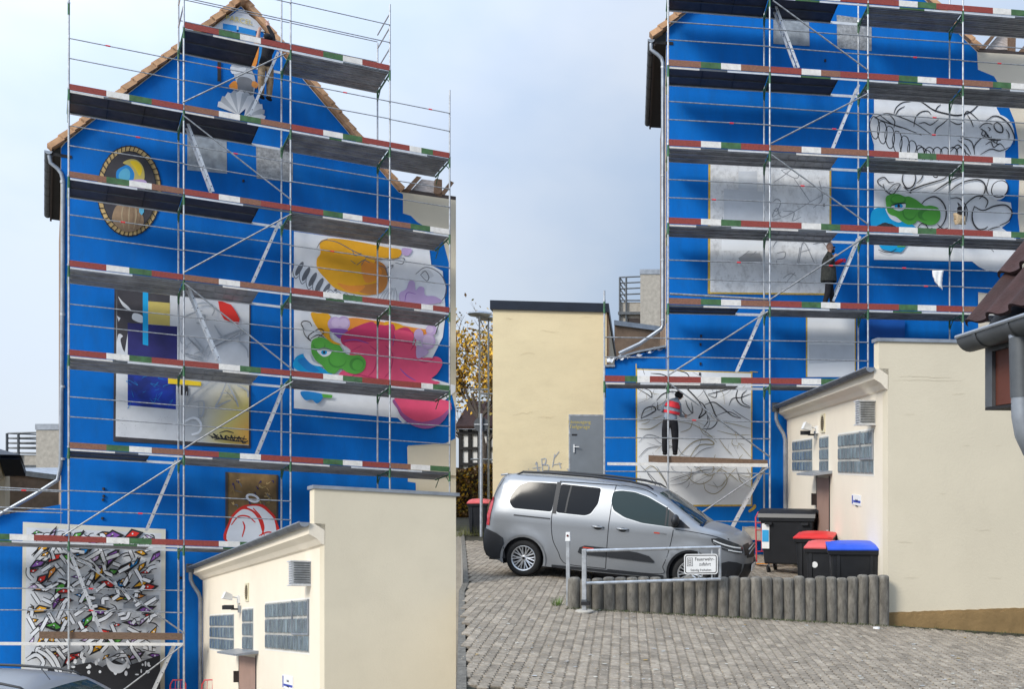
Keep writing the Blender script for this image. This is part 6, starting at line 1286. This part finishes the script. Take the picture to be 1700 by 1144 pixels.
    for cx_ in (-.07, 2.975):
        P = arch(cx_, .425); Q = arch(cx_, .384)[::-1]
        cpatch('wheel_arch_trim', P+Q, TRIM if cx_ > 1 else PAINT, .012, root, .06, (-1,1))
        for s in (-1, 1):
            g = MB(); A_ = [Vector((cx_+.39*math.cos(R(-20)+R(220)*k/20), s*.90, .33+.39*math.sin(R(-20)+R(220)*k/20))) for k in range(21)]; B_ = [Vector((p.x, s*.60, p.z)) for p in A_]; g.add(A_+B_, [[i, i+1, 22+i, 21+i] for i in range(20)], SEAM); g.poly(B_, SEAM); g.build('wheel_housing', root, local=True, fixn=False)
    # lights, grille
    cpatch('tail_light', [(-.846,.86),(-.835,1.05),(-.80,1.28),(-.775,1.38),(-.73,1.36),(-.735,1.20),(-.755,1.0),(-.76,.86)], mat('tail_light_red', (.45,.008,.015), .15, .1, 9, spec=.7, coat=.6), .008, root, .05, (-1,1))
    hl = mat('headlight_glass', (.05,.055,.06), .08, .1, 9, spec=.8); hw = mat('headlight_bright', (.75,.78,.80), .2)
    cpatch('headlight', [(3.30,.985),(3.42,1.0),(3.60,.965),(3.74,.915),(3.83,.87),(3.85,.74),(3.72,.745),(3.52,.80),(3.38,.86),(3.31,.93)], hl, .012, root, .05, (-1,1))
    crib('daylight_strip', [(3.34,.955),(3.5,.90),(3.66,.86),(3.80,.84)], .022, hw, .016, root, (-1,1)); crib('daylight_strip', [(3.60,.80),(3.72,.78),(3.83,.765)], .018, hw, .016, root, (-1,1)); crib('lamp_edge', [(3.34,.92),(3.48,.85),(3.68,.80)], .010, CHR, .015, root, (-1,1))
    gr_ = MB(); e = [f for f in fp if 3.8 < vs[f[0]].x and .70 < vs[f[0]].z < .92]; vv = [Vector((v.x+.010, v.y, v.z)) for v in vs]; gr_.add(vv, e, TRIM); gg = gr_.build('grille', root, local=True, smooth='all')
    gr_ = MB(); e = [f for f in fp if 3.7 < vs[f[0]].x and vs[f[0]].z < .56]; gr_.add(vv, e, TRIM); gr_.build('front_bumper_grille', root, local=True, smooth='all')
    cpatch('front_bumper', [(3.42,.54),(3.62,.60),(3.76,.585),(3.845,.55),(3.835,.42),(3.77,.30),(3.50,.235),(3.42,.30)], TRIM, .010, root, .05, (-1,1))
    for s in (1,-1): g = MB(); g.path([(3.97,0,.90),(3.955,s*.2,.86),(3.92,s*.38,.80)], .014, CHR, 6); g.path([(3.985,0,.84),(3.965,s*.2,.80),(3.93,s*.36,.72)], .014, CHR, 6); g.build('badge_bar', gg, local=True, smooth='all')
    g = MB(); g.box((3.985,0,.47), (.015,.52,.11), M['white']); g.build('number_plate', root, local=True)
    # mirrors, roof rails, antenna
    for s in (-1,1):
        g = MB(); y_ = s*(sy(2.66,1.18)+.13); g.ell((2.66,y_,1.255), (.075,.10,.105), TRIM, None, 14, 9); g.box((2.63,y_-s*.10,1.16), (.07,.16,.05), TRIM); g.build('wing_mirror', root, local=True, smooth='all')
        g = MB(); y2 = s*(sy(.8,1.78)-.10); g.path([(-.42,y2,1.80),(-.30,y2,1.865),(.2,y2,1.885),(1.0,y2,1.885),(1.7,y2,1.855),(2.02,y2,1.805),(2.14,y2,1.745)], [.012,.022,.024,.024,.024,.020,.010], TRIM, 8); g.build('roof_rail', root, local=True, smooth='all')
    g = MB(); g.tube((2.05,0,1.80), (1.88,0,2.0), .006, TRIM); g.build('aerial', root, local=True)
    g = MB(); g.path([(-.60,-.55,1.80),(-.72,-.55,1.775),(-.70,.55,1.775),(-.60,.55,1.80)], .02, PAINT, 6); g.build('roof_spoiler', root, local=True)
    for k in (-1,1): g = MB(); g.path([(3.10,k*.1,1.20),(2.9,k*.1+.25,1.33),(2.78,k*.1+.42,1.40)], .008, TRIM, 5); g.build('wiper', root, local=True)
    g = MB(); g.box((2.86,-.45,1.335), (.06,.08,.006), mat('green_badge', (.1,.35,.2), .5), Matrix.Rotation(R(34),3,'Y')); g.build('windscreen_sticker', root, local=True)
    crib('model_badge', [(2.28,1.0),(2.38,.998)], .022, mat('red_accent', (.6,.06,.03)), .006, root, (-1,), 2); crib('model_badge', [(2.39,.998),(2.50,.995)], .022, CHR, .006, root, (-1,), 2)
    # wheels
    for cx_ in (-.07, 2.975):
        for s in (-1, 1):
            T = Matrix.Translation((cx_, s*.80, .328)) @ Matrix.Rotation(R(-90)*s, 4, 'X')
            g = MB(); g.lathe([(.225,.095),(.262,.108),(.30,.100),(.322,.075),(.328,.03),(.328,-.07),(.30,-.10),(.22,-.10)], M['rubber'], T, 40); wh = g.build('wheel', root, local=True, smooth=True)
            al = mat('alloy_wheel', (.58,.59,.60), .35, .05, 5, metal=.7)
            g = MB(); g.lathe([(.228,.095),(.222,.10),(.205,.088),(.20,.03),(.19,-.05)], al, T, 40); g.lathe([(.0,.075),(.045,.075),(.06,.065)], al, T, 20); g.build('rim', wh, local=True, smooth=True)
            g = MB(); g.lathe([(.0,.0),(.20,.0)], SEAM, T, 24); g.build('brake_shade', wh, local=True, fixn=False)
            for k in range(10):
                g = MB(); a0 = k*math.tau/10
                for da in (-.10,.10):
                    p = [(.04,a0+da*.3,.062),(.13,a0+da,.070),(.208,a0+da*1.5,.082)]; g.path([T @ Vector((r_*math.cos(t_), r_*math.sin(t_), z_)) for r_, t_, z_ in p], [.014,.012,.013], al, 5)
                g.build('spoke', wh, local=True, smooth=True)
            g = MB(); g.lathe([(0,.082),(.022,.082),(.028,.074)], SEAM, T, 14); g.build('hub_cap', wh, local=True)
    return root
def place(o, loc, yaw, pitch): o.rotation_mode = 'QUATERNION'; o.location = loc; o.rotation_quaternion = (Matrix.Rotation(yaw,3,'Z') @ Matrix.Rotation(pitch,3,'Y')).to_quaternion()
car1 = car('silver grey van with roof rails parked beside the low palisade wall')
yw = R(-7); c_ = Vector((-3.86, 17.3, 0)); place(car1, c_+Vector((-math.sin(yw), math.cos(yw), 0))*.88, yw, math.atan(.080))
def copy_tree(o, parent=None):
    c = o.copy(); COL.objects.link(c); c.parent = parent
    for ch in list(o.children): copy_tree(ch, c)
    return c
car2 = copy_tree(car1); car2['label'] = 'silver van whose roof and windscreen top just show at the lower left corner'
t2 = at(18, 1113, 16.5); place(car2, Vector((t2.x-1.3, t2.y, t2.z-1.90)), R(-4), R(1))
# ================================================================ people
def person(root_name, label, base, ex, ey, J, seg, mats, extras):
    """J: joints in metres (right, away, up); seg: (a, b, material); grown into one continuous skin"""
    ex, ey = Vector(ex).normalized(), Vector(ey).normalized(); names = list(J); r = thing(root_name, base, label, 'person')
    G = lambda p: Vector(base)+ex*p[0]+ey*p[1]+Vector((0,0,p[2]))
    me = bpy.data.meshes.new('skel'); me.from_pydata([Vector(J[n][:3]) for n in names], [(names.index(a), names.index(b)) for a, b, _ in seg], [])
    o = bpy.data.objects.new('skel', me); COL.objects.link(o); m = o.modifiers.new('s', 'SKIN'); 
    sv = me.skin_vertices[0].data if me.skin_vertices else None
    if sv is None: bpy.context.view_layer.objects.active = o; bpy.ops.mesh.customdata_skin_add(); sv = me.skin_vertices[0].data
    for i, n in enumerate(names): sv[i].radius = J[n][3] if isinstance(J[n][3], tuple) else (J[n][3],)*2; sv[i].use_root = (n == 'pelvis')
    ss = o.modifiers.new('ss', 'SUBSURF'); ss.levels = 2; ss.render_levels = 2
    dg = bpy.context.evaluated_depsgraph_get(); dg.update(); ev = bpy.data.meshes.new_from_object(o.evaluated_get(dg)); bpy.data.objects.remove(o)
    b = MB(); vs = [v.co.copy() for v in ev.vertices]; sg = [(Vector(J[a][:3]), Vector(J[c][:3]), mm) for a, c, mm in seg]
    fs = {}
    for p in ev.polygons:
        c = p.center; best = min(sg, key=lambda q: (lambda t: (q[0].lerp(q[1], t)-c).length)(max(0, min(1, (c-q[0]).dot(q[1]-q[0])/max(1e-9, (q[1]-q[0]).length_squared))))); fs.setdefault(best[2], []).append(list(p.vertices))
    w = [G(v) for v in vs]; me2 = []
    base_i = len(b.v); b.v += w
    for k, fl in fs.items():
        mi = b.mi(mats[k])
        for f in fl: b.f.append([base_i+i for i in f]); b.m.append(mi)
    # hands: palm grown by the skin, five fingers each
    for hn, wr in (('handL','wristL'),('handR','wristR')):
        if hn not in J: continue
        h_, w0 = Vector(J[hn][:3]), Vector(J[wr][:3]); d = (h_-w0).normalized(); sd2 = d.cross(Vector((.3,1,.2))).normalized(); hm = mats[J[hn][4]] if len(J[hn]) > 4 else mats['skin']
        for k in range(4):
            s0 = h_+sd2*(k-1.5)*.019; ln = (.065,.078,.074,.058)[k]; b.path([G(s0), G(s0+d*ln*.5), G(s0+d*ln+Vector((0,.02,-.01)))], [.0095,.009,.007], hm, 6)
        b.path([G(h_-d*.03-sd2*.03), G(h_-sd2*.055+d*.01), G(h_-sd2*.06+d*.045)], [.011,.010,.008], hm, 6)
    b.build('body', r, smooth='all', fixn=False)
    for nm, f in extras: q = MB(); f(q, G, J); q.build(nm, r, smooth='all')
    return r
dark = mat('dark_padded_jacket', (.022,.024,.022), .85, .4, 14, bump=.5, bscale=30); olive = mat('olive_grey_jacket_hem', (.034,.036,.032), .9, .4, 14); redg = mat('red_glove', (.60,.015,.03), .7); greyblue = mat('grey_blue_jacket', (.22,.27,.33), .8, .2, 14, bump=.4, bscale=25); redj = mat('red_jacket', (.66,.03,.045), .7, .15, 12, bump=.4, bscale=25); khaki = mat('khaki_trousers', (.30,.21,.125), .85, .4, 12)
mt = dict(skin=M['skin'], jk=dark, hem=olive, bl=M['blackcloth'], gl=redg, gb=greyblue, rd=redj, kh=khaki)
def shoe_(n_, q, G, J):
    if 1: c = Vector(J[n_][:3]); t = Vector(J['to'+n_[2]][:3]); q.ell(G((c.lerp(t, .55)[0], c.lerp(t, .55)[1], .045)), (.065 if abs(t.x-c.x) < .08 else .15, .14 if abs(t.y-c.y) > .08 else .055, .045), M['rubber'])
SHOES = [('shoe', lambda q, G, J: shoe_('anL', q, G, J)), ('shoe', lambda q, G, J: shoe_('anR', q, G, J))]
def headparts(face, hair, style):
    fx, fy = face
    def hr(q, G, J):
        c = Vector(J['head'][:3])
        if style == 'bald': q.ell(G(c+Vector((-fx*.015,-fy*.015,.022))), (.094,.098,.105), hair)
        else: q.ell(G(c+Vector((-fx*.02,-fy*.02,.035))), (.108,.112,.105), hair)
    def fc(q, G, J):
        c = Vector(J['head'][:3]); s = Vector((-fy, fx, 0)); f = Vector((fx, fy, 0))
        q.ell(G(c+f*.108+Vector((0,0,-.02))), (.018,.018,.026), M['skin'])
        for k in (-1,1): q.ell(G(c+s*k*.088+Vector((0,0,-.01))), (.015,.02,.032), M['skin']); q.ell(G(c+f*.088+s*k*.034+Vector((0,0,.012))), (.013,.013,.009), M['ink'])
        q.ell(G(c+f*.096+Vector((0,0,-.062))), (.018,.022,.007), mat('lips', (.35,.12,.1)))
    ex = [('hair' if style != 'cap' else 'cap', hr), ('face', fc)]
    if style == 'bald':
        def bd(q, G, J): c = Vector(J['head'][:3]); q.ell(G(c+Vector((fx,fy,0))*.06+Vector((0,0,-.085))), (.062,.06,.055), M['ink'])
        def gs(q, G, J): c = Vector(J['head'][:3]); s = Vector((-fy, fx, 0)); f = Vector((fx, fy, 0)); [q.ell(G(c+f*.10+s*k*.035+Vector((0,0,.012))), (.028,.028,.018), M['ink']) for k in (-1,1)]; q.tube(G(c+s*-.09+Vector((0,0,.015))), G(c+f*.10-s*.05+Vector((0,0,.015))), .006, M['ink'])
        ex += [('beard', bd), ('glasses', gs)]
    return ex
# man standing on the deck, turned to the right
bs = FR.P(*(lambda u: (u, .45, LV[4]-.16))(FR.onW(1376, 500, .45)[0]))
J = dict(pelvis=(0,0,.95,(.21,.19)), waist=(-.01,0,1.13,(.20,.19)), chest=(-.02,0,1.33,(.19,.20)), shou=(-.01,0,1.47,(.13,.15)), neck=(.01,0,1.54,.055), jaw=(.035,0,1.60,.068), head=(.04,0,1.67,.093), crown=(.035,0,1.73,.075),
 hemf=(-.02,0,.82,(.17,.17)),
 shL=(0,-.17,1.44,.07), elL=(-.03,-.25,1.18,.055), wristL=(.10,-.22,1.38,.036), handL=(.145,-.18,1.44,.034), shR=(.02,.17,1.44,.07), elR=(.20,.24,1.28,.065), wristR=(.34,.16,1.37,.055), handR=(.42,.12,1.385,.055,'gl'),
 hipL=(-.01,-.09,.84,.11), knL=(-.05,-.10,.48,.085), anL=(-.17,-.11,.09,.06), toL=(.0,-.12,.04,.04), hipR=(.02,.09,.84,.11), knR=(.09,.10,.48,.085), anR=(.15,.11,.09,.06), toR=(.28,.12,.04,.04))
sg_ = [('pelvis','waist','jk'),('waist','chest','jk'),('chest','shou','jk'),('shou','neck','jk'),('neck','jaw','skin'),('jaw','head','skin'),('head','crown','skin'),('shou','shL','jk'),('shL','elL','jk'),('elL','wristL','jk'),('wristL','handL','skin'),('shou','shR','jk'),('shR','elR','jk'),('elR','wristR','gl'),('wristR','handR','gl'),
 ('pelvis','hipL','hem'),('hipL','knL','bl'),('knL','anL','bl'),('anL','toL','bl'),('pelvis','hipR','hem'),('hipR','knR','bl'),('knR','anR','bl'),('anR','toR','bl')]
J.pop('hemf')
person('person', 'bald bearded man in dark jacket and red glove standing on a scaffold deck', bs, UR, NR, J, sg_, mt, headparts((1,0), M['skin'], 'bald')+SHOES+[('jacket_hem', lambda q, G, J: q.lathe([(.19,.26),(.20,.10),(.215,-.10),(.21,-.12)], olive, Matrix.Translation(G((-.005,0,.90))), 18))])
# painter seen from behind on the plank
u_, z_ = FR.onW(1112, 756, .3)
bs = FR.P(u_, .33, z_)
J = dict(pelvis=(.02,0,.86,(.16,.12)), waist=(.02,.02,1.02,(.155,.12)), chest=(.05,.06,1.20,(.175,.12)), shou=(.09,.10,1.34,(.14,.09)), neck=(.18,.14,1.43,.055), jaw=(.22,.19,1.45,.068), head=(.25,.19,1.50,.09), crown=(.26,.19,1.56,.075),
 shL=(-.10,.10,1.32,.07), elL=(-.20,.22,1.12,.055), wristL=(-.02,.40,1.14,.036), handL=(.03,.46,1.16,.034), shR=(.24,.10,1.27,.07), elR=(.27,.20,1.02,.052), wristR=(.37,.38,1.00,.034), handR=(.42,.43,1.02,.034),
 hipL=(-.10,0,.78,.115), knL=(-.115,-.01,.45,.095), anL=(-.125,.02,.10,.075), toL=(-.11,.15,.04,.045), hipR=(.12,0,.78,.115), knR=(.135,-.01,.45,.095), anR=(.135,.02,.10,.075), toR=(.14,.15,.04,.045))
sg2 = [(a, b_, {'jk':'gb','hem':'bl'}.get(m_, m_)) for a, b_, m_ in sg_]; sg2 = [(a, b_, 'rd' if (a, b_) in (('chest','shou'),) else ('skin' if b_ == 'handR' else ('gb' if b_ == 'wristR' else m_))) for a, b_, m_ in sg2]
def band(q, G, J):
    q.lathe([(1,0),(.97,.5),(.72,1)], redj, Matrix.Translation(G((.06,.07,1.21))) @ Matrix.Rotation(R(14),4,'Y') @ Matrix.Diagonal((.20,.15,.15,1)), 20)
    a_, c_ = Vector(J['chest'][:3]), Vector(J['shou'][:3])
    for z0, z1, w, mm in ((1.05,1.12,.205,redj),(1.12,1.185,.207,greyblue),):
        q.lathe([(1,0),(1,1)], mm, Matrix.Translation(G((.045,.045,z0))) @ Matrix.Rotation(R(12),4,'Y') @ Matrix.Diagonal((w,.155,z1-z0,1)), 20)
person('person', 'painter seen from behind in red and grey jacket drawing on the white panel', bs, UR, NR, J, sg2, mt, headparts((.5,.86), M['blackcloth'], 'cap')+[('jacket_band', band), SHOES[0], SHOES[1]])
# person with both arms up at the gable, standing on the ladder through the hatch
w0 = .55; u_, z_ = FL.onW(440, 163, w0); bs = FL.P(u_, w0, z_)
k = 1.0
J = dict(pelvis=(.02,0,.95,(.18,.15)), waist=(.03,0,1.12,(.17,.14)), chest=(.05,.02,1.32,(.20,.15)), shou=(.07,.03,1.47,(.13,.09)), neck=(.06,.03,1.55,.055), jaw=(.05,.03,1.62,.066), head=(.05,.03,1.69,.09), crown=(.05,.05,1.75,.078),
 shL=(-.11,.03,1.50,.065), elL=(-.20,.14,1.64,.06), wristL=(-.17,.20,1.90,.045), handL=(-.15,.22,2.0,.042), shR=(.22,.03,1.52,.068), elR=(.19,.10,1.84,.065), wristR=(.06,.16,2.10,.05), handR=(.03,.18,2.20,.044),
 hipL=(-.07,0,.88,.12), knL=(-.09,-.10,.50,.10), anL=(-.09,.02,.12,.075), toL=(-.10,.12,.05,.048), hipR=(.12,0,.88,.12), knR=(.12,.02,.50,.10), anR=(.10,.04,.12,.075), toR=(.08,.15,.04,.048))
sg3 = []
for a, b_, m_ in sg_:
    m2 = {'jk':'bl','hem':'bl'}.get(m_, m_)
    if (a, b_) in (('hipL','knL'),('hipR','knR'),('knL','anL'),('knR','anR')): m2 = 'kh'
    if b_ in ('handL','handR') or b_ == 'wristL': m2 = 'skin'
    if b_ == 'wristR': m2 = 'bl'
    sg3.append((a, b_, m2))
person('person', 'person in black top and khaki trousers reaching up with both arms at the gable', bs, UL, (-UL.y, UL.x, 0), J, sg3, mt, headparts((-.6,.8), M['blackcloth'], 'hair')+[SHOES[0], SHOES[1]])
